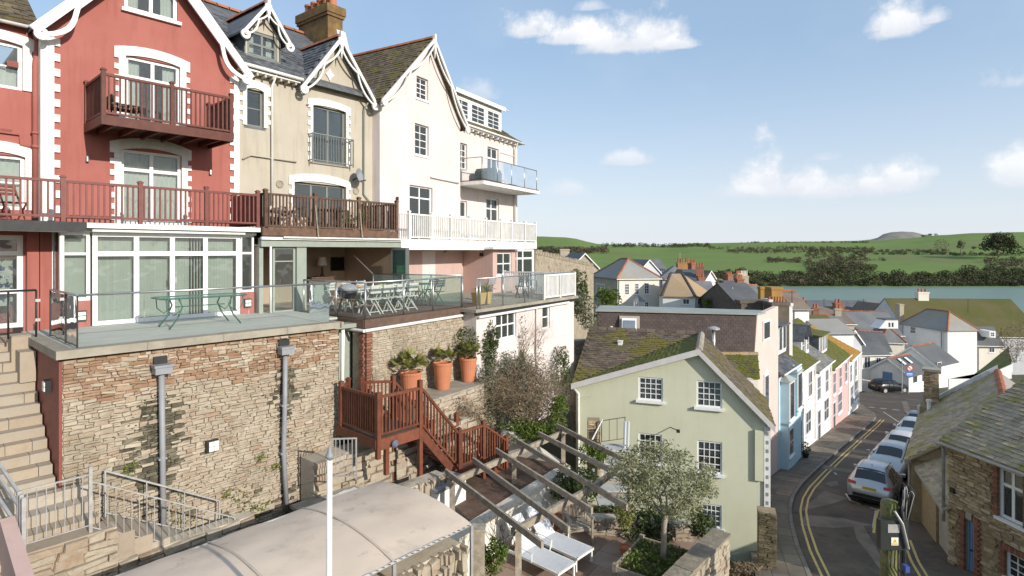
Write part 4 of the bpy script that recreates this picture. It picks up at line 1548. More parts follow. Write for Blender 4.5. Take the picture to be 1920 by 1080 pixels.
Q = Thing('wooden_table', 'dark timber table with chairs tucked in on cream balcony', 'table', B, (p.x, -1.1, zd2))
Q.part('table_top', MB().box(p.x - .4, p.x + .6, -1.45, -.75, zd2 + .68, zd2 + .72), DECKB)
for x in (p.x - .35, p.x + .55):
 for y in (-1.4, -.8):
  Q.part('leg', MB().box(x - .03, x + .03, y - .03, y + .03, zd2 + .02, zd2 + .68), DECKB)

# cream garden room
YG = -1.75
gx0_, gx1_ = B.hit(486, 480, y=YG).x, B.hit(748, 480, y=YG).x
zt = B.hit(600, 463, y=YG).z
zb_ = B.hit(600, 448, y=YG).z
zfl = -1.84
T = Thing('garden_room', 'sage green framed garden room with folding doors open to the deck', 'conservatory', B, ((gx0_ + gx1_) / 2, YG, zfl))
T.part('beam', MB().box(gx0_, gx1_, YG - .12, YG + .06, zt, zb_), SAGE)
T.part('gutter', MB().box(gx0_ - .03, gx1_ + .03, YG - .20, YG - .125, zb_ - .05, zb_ + .03), WHITE)
T.part('awning_bar', MB().tube([(gx0_ + .6, YG - .26, zb_ + .02), (gx1_ - .1, YG - .26, zb_ + .02)], .03), WHITE)
T.part('ceiling', MB().box(gx0_, gx1_, YG + .06, 3.0, zt + .02, zt + .06), ROOMC)
xs = [B.hit(px, 500, y=YG).x for px in (498, 512, 555, 562, 573, 722)]
for a, b in ((xs[2], xs[4]),):
 T.part('pillar', MB().box(a, b, YG - .05, YG + .10, zfl, zt), SAGE)
window(T, xs[1], xs[2] - .01, zfl, zt, YG + .02, 1, 2, SAGE, split=[.8], ft=.07, name='glazed_door')
T.part('pillar', MB().box(gx0_, gx0_ + .12, YG, YG + .1, zfl, zt), SAGE)
pipe(T, [(xs[0] + .1, YG - .1, zt), (xs[0] + .1, YG - .1, zfl)], .035)
# room inside
mb = MB()
mb.quad((xs[4] - .6, 1.4, zfl), (gx1_, 1.4, zfl), (gx1_, 1.4, zt), (xs[4] - .6, 1.4, zt))
mb.quad((gx0_, 2.6, zfl), (gx1_, 2.6, zfl), (gx1_, 2.6, zt), (gx0_, 2.6, zt))
mb.quad((gx1_ - .02, YG + .1, zfl), (gx1_ - .02, 2.6, zfl), (gx1_ - .02, 2.6, zt), (gx1_ - .02, YG + .1, zt))
mb.quad((gx0_ + .02, YG + .1, zfl), (gx0_ + .02, 2.6, zfl), (gx0_ + .02, 2.6, zt), (gx0_ + .02, YG + .1, zt))
T.part('room_wall', mb, ROOMC)
mb = MB().box(gx0_, gx1_, YG, 2.6, zfl - .06, zfl - .005)
T.part('floor', mb, mk('tan_floor_tile', (.34, .25, .17), (.30, .22, .15), 2, .6))
# shuttered side window
a = B.hit(690, 500, y=1.3).x
mb = MB()
for i in range(22):
 z = zfl + .25 + i * .088
 mb.box(a - .35, a - .03, 1.30, 1.36, z, z + .05)
 mb.box(a + .12, a + .4, 1.30, 1.36, z, z + .05)
T.part('shutter', mb, mk('cream_shutter', (.70, .62, .40), (.66, .58, .37), 4, .7))
for i in range(5):
 x = gx1_ - .04 + i * .03 - .30
 o = T.part('folding_door', MB().box(x, x + .03, YG - .75 + .05 * (i % 2), YG - .70 + .05 * (i % 2), zfl, zt - .02).box(x, x + .03, YG - .02, YG + .03, zfl, zt - .02).box(x, x + .03, YG - .70, YG - .02, zfl, zfl + .08).box(x, x + .03, YG - .70, YG - .02, zt - .10, zt - .02), GREYW)
 T.part('pane', MB().box(x + .012, x + .018, YG - .70, YG - .02, zfl + .08, zt - .10), GLASSG, o)
p0, p1 = B.hit(621, 482, y=1.33), B.hit(645, 507, y=1.33)
Q = Thing('television', 'black flat television on the wall inside the garden room', 'television', B, (p0.x, 1.3, p1.z))
Q.part('screen', MB().box(p0.x + .03, p1.x - .03, 1.285, 1.30, p1.z + .03, p0.z - .03), mk('tv_screen', (.006, .006, .008), None, 1, .12, spec=.6))
Q.part('bezel', MB().box(p0.x, p1.x, 1.301, 1.36, p1.z, p0.z), DARK)
p0, p1 = B.hit(661, 486, y=1.36), B.hit(673, 505, y=1.36)
o = solo('picture', 'small framed picture right of the television in the garden room', 'picture', MB().box(p0.x, p1.x, 1.35, 1.385, p1.z, p0.z), mk('picture_paper', (.62, .55, .45), (.5, .42, .34), 4, .9), B)
spart('frame', MB().box(p0.x - .03, p1.x + .03, 1.375, 1.39, p1.z - .03, p0.z + .03), PERG, o)
p = B.hit(604, 490, y=.9)
Q = Thing('table_lamp', 'table lamp with a pale shade inside the garden room', 'lamp', B, (p.x, .9, -.9))
Q.part('lamp_shade', MB().lathe((p.x, .9, p.z - .15), [(.17, 0), (.12, .3), (.115, .3), (.165, 0)], 14), CURT)
Q.part('lamp_base', MB().lathe((p.x, .9, -.95), [(.09, 0), (.05, .1), (.03, p.z + .75)], 10), DECKB)
p = B.hit(605, 525, y=.9)
Q = Thing('sideboard', 'dark sideboard carrying the lamp inside the garden room', 'cabinet', B, (p.x, .9, zfl))
Q.part('body', MB().box(p.x - .6, p.x + .35, .65, 1.2, zfl, -.99), DECKB)
Q.part('top', MB().box(p.x - .63, p.x + .38, .62, 1.22, -.988, -.95), DECKB)
# ------------------------------------------------------------------ pale pink house
T = Thing('pale_pink_house', 'pale pink rendered gabled house with sash windows at terrace end', 'house', C, (5, 0, -6))
YP = -.35
g0, g1, ga, gz = C.hit(712, 180, y=YP).x, 5.05, 2.73, 8.85
ZP = 5.84
wA = RX(C, 781, 141, 803, 190, YP)
wB = RX(C, 778, 230, 804, 294, YP)
wC = RX(C, 768, 346, 811, 420, YP)
wC = (wC[0], wC[1], .42, wC[3])
mb = MB()
facade(mb, [(g0, ZP), (ga, gz - .1), (g1, ZP)], -6, [wA, wB, wC], YP, .2)
mb.quad((g0, YP, -6), (g0, 6, -6), (g0, 6, ZP), (g0, YP, ZP))
T.part('wall', mb, PINKW)
w4 = RX(C, 863, 267, 876, 318, -.05)
w5 = RX(C, 914, 274, 935, 340, -.05)
w5 = (w5[0], w5[1], 3.25, w5[3])
w6 = RX(C, 863, 376, 876, 408, -.05)
w7 = RX(C, 912, 370, 936, 440, -.05)
w7 = (w7[0], w7[1], .42, w7[3])
w8 = RX(C, 781, 471, 806, 553, -.05)
w8 = (w8[0], w8[1], -1.82, w8[3])
XE = 10.85
mb = MB()
facade(mb, [(g1, ZP), (XE, ZP)], .38, [w4, w5, w6, w7], -.05, .2)
mb.quad((g1, -.05, -1.9), (g1, YP, -1.9), (g1, YP, ZP), (g1, -.05, ZP))
mb.quad((XE, -.05, -6), (XE, 6, -6), (XE, 6, ZP), (XE, -.05, ZP))
mb.quad((XE, 6, -6), (g0, 6, -6), (g0, 6, ZP), (XE, 6, ZP))
T.part('wall', mb, PINKW)
mb = MB()
facade(mb, [(g0 + .02, .36), (XE, .36)], -6, [w8], YP - .004, .2)
T.part('wall', mb, PINK)
window(T, *wA, YP + .1, 2, 4, ft=.05, bt=.03, sill=.14)
window(T, *wB, YP + .1, 2, 4, ft=.05, bt=.03, sill=.14, curtain='half')
window(T, *wC, YP + .1, 2, 2, split=[.80], ft=.06, bt=.06)
window(T, *w4, .05, 2, 4, ft=.05, bt=.03, sill=.1, single=True)
window(T, *w5, .05, 2, 2, split=[.75], ft=.06, bt=.06)
window(T, *w6, .05, 1, 1, ft=.06, sill=.1)
window(T, *w7, .05, 2, 2, split=[.78], ft=.07, bt=.07, curtain='full')
window(T, *w8, YP + .08, 1, 2, split=[.86], ft=.10, bt=.10, name='glazed_door')
gable_roof_y(T, g0, g1, ZP, ga, gz, YP - .30, 4.4, SLATEM, .09, .22, slate=SLATEM, limit=300)
bargeboard(T, g0, g1, ZP, ga, gz, YP - .31, wd=.13, drop=.19, scal=2, out=.26)
# wing roof
rt = 8.1
mb = MB()
slab_poly(mb, [(g1 - .5, -.3, ZP + .02), (XE + .15, -.3, ZP + .02), (XE - 1.6, 2.9, rt), (g1 - 2, 2.9, rt)], .09)
r = T.part('roof', mb, SLATEM)
slates(r, T.b, C, [(8.8, -.3, ZP + .02), (XE + .15, -.3, ZP + .02), (XE - 1.2, 2.2, 7.6), (8.8, 2.2, 7.6)], (g1, -.3, ZP + .02), (XE, -.3, ZP + .02), SLATEM, .28, .2, limit=80)
mb = MB()
slab_poly(mb, [(XE + .15, -.3, ZP + .02), (XE + .15, 6.2, ZP + .02), (XE - 1.6, 2.9, rt)], .09)
slab_poly(mb, [(XE + .15, 6.2, ZP + .02), (g1 - 2, 6.2, ZP + .02), (g1 - 2, 2.9, rt), (XE - 1.6, 2.9, rt)], .09)
T.part('roof', mb, SLATEM)
pipe(T, [(g1 + .1, -.38, ZP - .02), (XE + .2, -.38, ZP - .05)], .055, WHITE, 'gutter')
T.part('soffit', MB().box(g1 + .02, XE + .05, -.33, -.055, ZP - .12, ZP - .05), WHITE)
for i in range(12):
 x = g1 + .25 + i * .45
 T.part('corbel', MB().box(x - .04, x + .04, -.30, -.056, ZP - .22, ZP - .125), WHITE)
# boxed dormer
d0, d1 = 5.45, 9.75
zd0, zd1 = 6.05, 7.48
mb = MB()
hs = [(5.62, 6.72, 6.3, 7.22), (6.95, 8.18, 6.3, 7.22), (8.42, 9.6, 6.3, 7.22)]
facade(mb, [(d0, zd1), (d1, zd1)], zd0, hs, .30, .08)
mb.quad((d0, .30, zd0), (d0, 3.2, zd0), (d0, 3.2, zd1), (d0, .30, zd1))
T.part('dormer', mb, WHITE)
T.part('dormer_cheek', MB().box(d1 - .02, d1 + .04, .32, 2.6, zd0, zd1 - .02), WHITE)
for h in hs:
 window(T, *h, .33, 2, 4, ft=.06, bt=.03, single=True)
mb = MB()
mb.box(d0 - .1, d1 + .14, .12, 3.3, zd1, zd1 + .07)
mb.box(d0 - .1, d1 + .14, .10, .16, zd1 - .10, zd1 + .10)
T.part('dormer_roof', mb, WHITE)
pipe(T, [(d1 + .1, .1, zd1 + .02), (d1 + .32, .05, zd1 - .05)], .03, WHITE, 'gutter')
# pipes
q0, q1 = C.hit(808, 332, y=YP - .05), C.hit(860, 343, y=YP - .05)
pipe(T, [(q0.x, YP - .06, q0.z), (q1.x, YP - .06, q1.z)], .04, PINKW, 'waste_pipe')
px_ = C.hit(966, 300, y=-.1).x
pipe(T, [(px_ - .2, -.36, ZP - .06), (px_ - .1, -.14, ZP - .5), (px_ - .1, -.14, .5)], .05, PINKW)
mb = MB().box(px_ - 1.5, px_ + .1, -.09, -.052, 5.05, 5.10)
T.part('string_course', mb, PINKW)
for px, py in ((745, 372), (835, 470)):
 p = C.hit(px, py, y=YP - .06)
 T.part('wall_light', MB().tube([(p.x, YP - .07, p.z - .08), (p.x, YP - .07, p.z + .06)], .05, 10), DARK if px == 745 else PERG)
# ground floor bay
yb = -1.95
b0, b1 = C.hit(924, 500, y=yb).x, C.hit(967, 500, y=yb).x
b2 = C.hit(1003, 500, y=yb).x
zt = .06
wW = RX(C, 932, 474, 959, 514, yb)
mb = MB()
facade(mb, [(b0, zt), (b1, zt)], -1.9, [wW], yb, .1)
mb.quad((b0, YP - .01, -1.9), (b0, yb, -1.9), (b0, yb, zt), (b0, YP - .01, zt))
T.part('bay', mb, PINK)
window(T, *wW, yb + .05, 2, 2, ft=.05, bt=.05, sill=.06)
window(T, b1 + .02, b2, -1.85, zt, yb + .10, 2, 2, split=[.80], ft=.09, bt=.09, leafs=[.45], name='glazed_door', curtain='sides')
T.part('bay_roof', MB().box(b0 - .5, b1 + .05, yb - .35, YP - .02, zt + .004, zt + .10), WHITE)
T.part('bay', MB().box(b2, b2 + .08, yb + .1, -.4, -1.9, zt), WHITE)
pipe(T, [(b1 + .0, yb - .06, zt), (b1 + .0, yb - .06, -1.85)], .035, PINKW)
p = C.hit(899, 475, y=yb + .5)
T.part('wall_light', MB().box(b0 - .14, b0 - .002, yb + .5, yb + .62, -.25, -.1), DARK)

# white balcony
yw = -1.6
x0, x1 = C.hit(748, 420, y=yw).x, C.hit(1004, 430, y=yw).x
T = Thing('white_balcony', 'long white railed balcony across the pale pink house', 'balcony', C, ((x0 + x1) / 2, yw, .4))
T.part('deck', MB().box(x0 - .3, x1, yw, YP - .004, .30, .40), WHITE)
T.part('fascia', MB().box(x0, x1 + .03, yw - .06, yw - .002, .10, .42), WHITE)
T.part('fascia', MB().box(x1 + .002, x1 + .06, yw, -.06, .10, .42), WHITE)
T.part('awning_case', MB().box(x0 - .1, x0 + 5.5, yw - .20, yw - .065, .03, .17), WHITE)
pp = [C.hit(px, 420, y=yw).x for px in (767, 809, 845, 880, 911, 939, 959, 984, 1004)]
railing(T, (pp[0], yw, .42), (pp[-1], yw, .42), .96, WHITE, [(p - pp[0]) / (pp[-1] - pp[0]) for p in pp], .12, .04, .09, low=.08, ph=.05)
railing(T, (x0 - .25, yw + .3, .42), (pp[0], yw, .42), .94, GALV, (0,), .10, .022, .04, .04, cap=False)
railing(T, (pp[-1], yw + .1, .42), (pp[-1], -.1, .42), .96, WHITE, (1,), .12, .04, .09)
# upper glass balcony
def glass_rail(T, p0, p1, h, cuts, mat=GLASSB, post=True, railr=.022, gap=.02, toprail=True, pr=.022, postm=STEEL, low=.05):
 p0, p1 = Vector(p0), Vector(p1)
 d = p1 - p0
 L_ = d.length
 dn = d.normalized()
 nn = Vector((-dn.y, dn.x, 0)) * .006
 up = Vector((0, 0, 1))
 for a, b in zip(cuts, cuts[1:]):
  a_, b_ = p0 + d * a + dn * gap, p0 + d * b - dn * gap
  mb = MB()
  mb.prism([a_ + up * low - nn, b_ + up * low - nn, b_ + up * (h - .03) - nn, a_ + up * (h - .03) - nn], nn * 2)
  T.part('glass_panel', mb, mat)
 if post:
  for c in cuts:
   q = p0 + d * c
   T.part('post', MB().tube([q, q + up * h], pr, 8), postm, smooth=True)
 if toprail:
  T.part('top_rail', MB().tube([p0 + up * h, p1 + up * h], railr, 8), postm, smooth=True)
yg = -1.4
x0, x1 = 5.2, C.hit(1006, 340, y=yg).x
T = Thing('glass_balcony', 'glass railed upper balcony on the right of the pale pink house', 'balcony', C, ((x0 + x1) / 2, yg, 3.2))
T.part('slab', MB().box(x0, x1 + .1, yg - .12, -.055, 2.98, 3.14), WHITE)
T.part('deck', MB().box(x0 + .02, x1 + .05, yg - .1, -.056, 3.142, 3.19), WEATH)
glass_rail(T, (x0 + .05, yg, 3.19), (x1, yg, 3.19), 1.02, (0, .25, .5, .75, 1))
glass_rail(T, (x0 + .05, yg, 3.19), (x0 + .05, -.06, 3.19), 1.02, (0, 1))
glass_rail(T, (x1, yg, 3.19), (x1, -.06, 3.19), 1.02, (0, 1))
COVER = mk('dark_green_cover', (.045, .075, .07), (.035, .06, .056), 3, .7, .2, 12)
p = C.hit(916, 335, y=-.8)
mb = MB()
prof = [(-.62, 0), (-.66, .5), (-.5, .66), (0, .72), (.5, .66), (.66, .5), (.62, 0)]
mb.prism([(p.x + a, -1.15, 3.19 + b) for a, b in prof], (0, .7, 0))
solo('covered_barbecue', 'dark green covered barbecue on the upper glass balcony', 'barbecue', mb, COVER, C, (p.x, -.8, 3.19))
p = C.hit(957, 335, y=-.8)
mb = MB().lathe((p.x, -.9, 3.19), [(.16, 0), (.2, .34), (.22, .36), (.22, .4), (.17, .4)], 14)
solo('balcony_planter', 'small blue grey pot right of the covered barbecue on glass balcony', 'pot', mb, mk('blue_pot', (.10, .12, .2), None, 3, .5), C, (p.x, -.9, 3.19))

# ------------------------------------------------------------------ terrace of the red house and its big stone wall
TX0, TX1, TY = -1.5, 4.06, -5.36
zf = -1.80
mb = MB().box(TX0, TX1, TY, -1.42, zf - .06, zf)
mb.box(TX1, 4.7, -4.2, -1.42, zf - .06, zf - .002)
TERR = Thing('terrace', 'grey green roof terrace with stone edging in front of sun room', 'terrace', A, (1.3, -3.5, zf))
TERR.part('floor', mb, DECKG)
n = 4
for i in range(n):
 a, b = TX0 - .10 + (TX1 - TX0 + .1) * i / n, TX0 - .10 + (TX1 - TX0 + .1) * (i + 1) / n - .006
 TERR.part('coping', MB().box(a, b, TY - .10, TY + .22, zf - .12, zf + .03), CONC)
TERR.part('coping', MB().box(TX0 - .10, TX0 + .16, TY + .224, -2.3, zf - .12, zf + .029), CONC)
for i in range(6):
 y = TY + .25 + i * .62
 TERR.part('joint', MB().box(TX0 + .18, TX1, y, y + .012, zf + .0005, zf + .0015), CONC)
TERR.part('drain_edge', MB().box(TX1 - .06, TX1 + .05, TY - .1, -4.2, zf - .12, zf + .028), CONC)
G = Thing('glass_balustrade', 'frameless glass balustrade with slim steel rail along the grey terrace', 'balustrade', A, (1.3, TY, zf))
gx_ = [A.hit(px, 600, y=TY + .08).x for px in (145, 270, 466, 618)]
L_ = gx_[-1] - gx_[0]
glass_rail(G, (gx_[0], TY + .08, zf + .03), (gx_[-1], TY + .08, zf + .03), .96, [(x - gx_[0]) / L_ for x in gx_], post=False, gap=.006, low=.0)
glass_rail(G, (gx_[0], TY + .08, zf + .03), (gx_[0], -3.0, zf + .03), .96, (0, .35, .7, 1), post=False, gap=.01, low=.0)
glass_rail(G, (gx_[-1], TY + .08, zf + .03), (gx_[-1], -4.3, zf + .03), .96, (0, 1), GLASSG, post=False, low=.0)
G.part('corner_clip', MB().box(gx_[0] - .012, gx_[0] + .012, TY + .07, TY + .095, zf + .03, zf + .99), DARK)
for y in (TY + .95, -3.05):
 G.part('post', MB().box(gx_[0] - .02, gx_[0] + .02, y - .02, y + .02, zf + .03, zf + .99), DARK)
# gate posts by the porch
G = Thing('glass_gate', 'small glass gate with dark steel posts at the terrace steps', 'gate', A, (-1.5, -2.9, zf))
glass_rail(G, (-2.35, -2.95, zf + .03), (-1.48, -2.95, zf + .03), .96, (0, .5, 1), post=True, pr=.018, postm=DARK, low=.05)
mb = MB()
for k in (0, 1):
 z = zf + .35 + k * .4
 mb.box(-1.50, -1.42, -3.0, -2.9, z, z + .06)
G.part('hinge', mb, STEEL)

def outdoor_table():
 p0 = A.hit(300, 570, y=-3.35)
 p1 = A.hit(444, 564, y=-3.0)
 T = Thing('glass_table', 'long green metal table with glass top and curved legs on terrace', 'table', A, ((p0.x + p1.x) / 2, -3.2, zf))
 GRN = mk('green_metal', (.035, .12, .085), (.03, .10, .07), 6, .4)
 xa, xb, y0, y1, zt = p0.x - .05, p1.x, -3.65, -2.85, zf + .70
 T.part('table_top', MB().box(xa + .03, xb - .03, y0 + .03, y1 - .03, zt - .004, zt + .006), GLASSG)
 mb = MB()
 pts = [(xa + .1, y0), (xb - .1, y0), (xb, y0 + .1), (xb, y1 - .1), (xb - .1, y1), (xa + .1, y1), (xa, y1 - .1), (xa, y0 + .1), (xa + .1, y0)]
 mb.tube([(a, b, zt) for a, b in pts], .022, 6)
 T.part('frame', mb, GRN)
 for x, s in ((xa + .32, 1), (xb - .32, -1)):
  for y, t in ((y0 + .06, -1), (y1 - .06, 1)):
   T.part('leg', MB().tube([(x + s * .05, y, zt - .02), (x + s * .12, y, zt - .2), (x + s * .02, y, zt - .45), (x - s * .16, y + t * .02, zf + .005)], .018, 6), GRN, smooth=True)
   T.part('brace', MB().tube([(x - s * .22, y, zt - .02), (x - s * .2, y, zt - .25), (x - s * .06, y, zt - .38), (x + s * .09, y, zt - .27)], .013, 6), GRN, smooth=True)
 T.part('stretcher', MB().tube([(xa + .4, (y0 + y1) / 2, zt - .22), (xb - .4, (y0 + y1) / 2, zt - .22)], .015, 6), GRN)
outdoor_table()

def stone_wall(name, label, fr, x0, x1, y, z0, z1, rr, mat=STONE, mortar=MORTAR, hr=(.06, .13), lr=(.13, .42), depth=.05, thick=.3, limit=300, top_mat=None, top_z=None, base=None, cat='wall', dark=None):
 T = Thing(name, label, cat, fr, base or ((x0 + x1) / 2, y, z0))
 core = T.part('core', MB().box(x0, x1, y + .012, y + thick, z0, z1), mortar)
 rc = rubble_rects(x0, x1, z0, z1, hr, lr, rr)
 if top_mat:
  up = [r for r in rc if (r[2] + r[3]) / 2 > top_z + .25 * noise.noise(Vector((r[0] * .9, 0, 0))) and rr.random() < .8]
  s = set(up)
  rubble(core, T.b, fr, up, y, depth, top_mat, rr, limit=limit // 3)
  rc = [r for r in rc if r not in s]
  limit = limit - limit // 3
 if dark:
  dk = [r for r in rc if rr.random() < dark((r[0] + r[1]) / 2, (r[2] + r[3]) / 2)]
  s = set(dk)
  rubble(core, T.b, fr, dk, y, depth, ALGS, rr, limit=40)
  rc = [r for r in rc if r not in s]
 rubble(core, T.b, fr, rc, y, depth, mat, rr, limit=limit)
 return T, core
ALGS = mk('algae_blackened_stone', (.16, .14, .10), (.075, .068, .045), 5, .95, .6, 28, rnd=.35)
def streaks(x, z):
 p = 0
 for xp, zt, zb, w in ((.02, -2.9, -5.2, .55), (2.66, -2.45, -4.3, .33)):
  if zb - .3 < z < zt:
   f = (zt - z) / (zt - zb)
   ww = w * (.45 + .7 * math.sin(math.pi * min(1, f * .9 + .1)))
   p = max(p, .95 * math.exp(-((x - xp - .06 * math.sin(z * 9)) / ww) ** 2 * 2) * (1 if f < .8 else .5))
 if z < -5.2:
  p = max(p, .25 * (-5.2 - z))
 return p
ST1, core1 = stone_wall('stone_retaining_wall', 'big sunlit rubble stone retaining wall below the grey terrace', A, TX0 + .02, TX1 - .02, -5.3, -6.3, zf - .17, random.Random(21), hr=(.04, .105), lr=(.07, .3), depth=.034, dark=streaks, top_mat=STONER, top_z=-2.75)
# dark algae streaks that ran from the two outlets: thin crusts with their own shape on the stones
ALG = mk('black_algae', (.035, .032, .02), (.06, .055, .035), 14, .95, .3, 40)
for px, y0, y1, wd in ((300, 740, 880, .55), (530, 690, 800, .30)):
 rr = random.Random(px)
 mb = MB()
 for k in range(260 if px == 300 else 110):
  t = rr.random() ** 1.1
  py = y0 + (y1 - y0) * t
  c = A.hit(px, py, y=-5.375)
  w_ = wd * (.35 + .9 * math.sin(math.pi * min(1, t * .9 + .1)))
  x = c.x + rr.gauss(0, .45) * w_
  z = c.z + rr.uniform(-.05, .05)
  s = rr.uniform(.006, .03)
  l_ = rr.uniform(.015, .05)
  mb.quad((x - l_, -5.335 - rr.random() * .008, z - s * .5), (x + l_, -5.335 - rr.random() * .008, z - s * .4), (x + l_ * .8, -5.335, z + s * .5), (x - l_ * .7, -5.335, z + s * .5))
 ST1.part('algae_stain', mb, ALG, kind='stuff')
MOSSG = mk('wall_moss', (.12, .15, .02), (.17, .19, .04), 9, .95, rnd=.3)
rr = random.Random(77)
mb = MB()
for k in range(1500):
 x = rr.uniform(TX0 + .1, TX1 - .1)
 z = -6.1 + abs(rr.gauss(0, .55)) + .25 * noise.noise(Vector((x, 0, 3)))
 if noise.noise(Vector((x * 1.3, 0, z * 1.8))) > .08 and z < -4.2:
  leaf(mb, Vector((x, -5.37 - rr.random() * .03, z)), rr.uniform(.03, .075), rr, 1.3)
for cx, cz in ((-.45, -4.15), (2.05, -4.62), (1.3, -5.2), (2.4, -4.9)):
 for k in range(40):
  leaf(mb, Vector((cx + rr.gauss(0, .06), -5.38 - rr.random() * .05, cz + rr.gauss(0, .05))), rr.uniform(.03, .08), rr, 1.8)
ST1.part('wall_plants', mb, MOSSG, kind='stuff')
ST1.part('side_wall', MB().box(TX0 - .03, TX0 + .016, -5.30, -1.5, -6.3, zf - .165), REDP, label='red painted side of the retaining wall beside the steps')
# hopper heads and pipes
for px, ytop, pts in ((303, 690, [(303, 700), (305, 860), (307, 1028)]), (535, 655, [(535, 668), (534, 760), (532, 850), (538, 958)])):
 c = A.hit(px, ytop, y=-5.45)
 H = Thing('rainwater_pipe', ['grey rainwater pipe with hopper on the left of the stone wall', 'grey bent rainwater pipe with hopper on the right of the stone wall'][px > 400], 'drainpipe', A, (c.x, -5.45, -6))
 mb = MB()
 mb.box(c.x - .15, c.x + .15, -5.60, -5.38, c.z - .10, c.z + .07)
 mb.box(c.x - .17, c.x + .17, -5.62, -5.37, c.z + .03, c.z + .075)
 H.part('hopper', mb, GREYP)
 H.part('outlet', MB().box(c.x - .12, c.x + .12, -5.40, -5.31, c.z + .08, c.z + .22), DARK)
 q = [A.hit(a, b, y=-5.47) for a, b in pts]
 pipe(H, [(v.x, -5.47, v.z) for v in q], .055, GREYP, 'pipe')
 for v in q[1:-1]:
  H.part('clip', MB().box(v.x - .075, v.x + .075, -5.5, -5.36, v.z - .02, v.z + .02), GREYP)
for px, py in ((399, 836), ):
 p = A.hit(px, py, y=-5.42)
 H = Thing('bulkhead_light', 'square bulkhead light with two pale lenses on stone wall', 'wall light', A, (p.x, -5.4, p.z - .12))
 H.part('housing', MB().box(p.x - .13, p.x + .11, -5.45, -5.36, p.z - .12, p.z + .12), DARK)
 for k in (0, 1):
  for j in (0, 1):
   H.part('lens', MB().box(p.x - .09 + j * .1, p.x + j * .1, -5.475, -5.452, p.z - .10 + k * .105, p.z - .005 + k * .105), CURT)
p = A.hit(93, 723, x=TX0 - .04)
H = Thing('wall_lamp', 'small bulkhead light on the red wall by the steps', 'wall light', A, (p.x, p.y, p.z - .1))
H.part('housing', MB().box(TX0 - .12, TX0 - .032, p.y - .11, p.y + .11, p.z - .11, p.z + .11), DARK)
for k in (0, 1):
 H.part('lens', MB().box(TX0 - .14, TX0 - .122, p.y - .08, p.y + .08, p.z - .085 + k * .09, p.z - .01 + k * .09), CURT)

# ------------------------------------------------------------------ stone steps on the left
T = Thing('stone_steps', 'flight of tan stone steps climbing beside the red wall', 'steps', A, (-2.2, -4, -6.2))
rr = random.Random(5)
n = 12
y_, z_ = -5.15, -4.05
core = T.part('core', MB().box(-3.6, TX0 - .05, -5.1, -2.4, -6.2, -4.06), CONC)
for k in range(n):
 z0 = z_ + .18 * (k - 1)
 y0 = y_ + .225 * k
 x = -3.6
 while x < TX0 - .1:
  l_ = min(rr.uniform(.38, .6), TX0 - .052 - x)
  if TX0 - .052 - x - l_ < .15:
   l_ = TX0 - .052 - x
  T.part('step_stone', MB().box(x + .004, x + l_ - .004, y0 + rr.uniform(-.008, .008), -2.4 + .2, z0 + .002, z0 + .178 + rr.uniform(-.004, .004)), STONEP)
  x += l_
T.part('landing', MB().box(-3.6, TX0 - .052, -2.45, -1.0, -2.4, -1.90), STONEP)
T.part('kerb', MB().box(TX0 - .36, TX0 - .053, -2.9, -2.46, -2.28, -1.72), STONEP)
T.part('kerb', MB().box(TX0 - .30, TX0 - .053, -3.4, -2.92, -2.6, -2.0), STONEP)
for k in range(3):
 y0 = -5.45 - .33 * k
 T.part('step_stone', MB().box(-3.4, -1.12, y0, y0 + .4, -4.72 - .19 * k, -4.235 - .19 * k), STONEP)
T.part('landing', MB().box(-3.4, -1.0, -6.5, -6.1, -5.5, -4.72), STONEP)
LW, lc = stone_wall('low_stone_wall', 'rough lower stone wall under the grey step railing at bottom left', A, -3.6, -.95, -6.5, -7.6, -4.74, random.Random(31), hr=(.09, .2), lr=(.2, .6), depth=.07, limit=120)
LW2, lc = stone_wall('stair_side_wall', 'rough stone side wall under the sloping step railing', A, -.94, 1.4, -6.48, -7.6, -5.35, random.Random(33), hr=(.08, .18), lr=(.18, .5), depth=.07, limit=160)
T = Thing('descending_steps', 'worn stone steps going down along the foot of stone wall', 'steps', A, (0, -5.9, -6.3))
for k in range(8):
 T.part('step_stone', MB().box(-.95 + .28 * k, -.67 + .28 * k, -6.44, -5.42, -7.0, -4.9 - .17 * k), STONEP)
T = Thing('step_railing', 'pale galvanised railing around the lower stone steps', 'railing', A, (-1, -6.4, -5))
RM = mk('pale_grey_railing', (.40, .385, .36), (.30, .29, .27), 8, .6)
railing(T, (-2.25, -6.42, -4.66), (-1.3, -6.42, -4.66), .92, RM, (0, 1), .115, .012, .026, .022, .06, cap=False, ph=0)
railing(T, (-1.3, -6.42, -4.70), (1.05, -6.42, -6.12), .84, RM, (0, 1), .115, .012, .026, .022, .06, cap=False, ph=0)
railing(T, (-.9, -5.55, -4.85), (1.1, -5.55, -6.05), .84, RM, (0, 1), .6, .018, .03, .03, .06, cap=False, ph=0)
T.part('post', MB().box(-1.335, -1.285, -6.445, -6.395, -5.0, -3.62), RM)
# pink wall and steel handrail at the left edge
T = Thing('pink_garden_wall', 'narrow pink rendered wall with steel fence posts at left edge', 'wall', A, (-2.7, -6.6, -7))
T.part('wall', MB().prism([(-2.28, -6.45, -8), (-2.28, -8.6, -8), (-2.28, -8.6, -4.6), (-2.28, -6.45, -4.1)], (-.18, 0, 0)), PINK)
for y in (-6.5, -6.68, -6.86):
 T.part('post', MB().box(-2.26, -2.21, y - .02, y + .02, -6.8, -3.72), GALV)
for k in range(7):
 T.part('bolt', MB().box(-2.215, -2.19, -6.52, -6.48, -6.0 + k * .32, -5.96 + k * .32), DARK)
for z in (-3.75, -3.95, -4.3):
 T.part('rail', MB().bar((-2.24, -6.5, z), (-2.24 - .5, -4.6, z + 1.05), .04, .04), GALV)

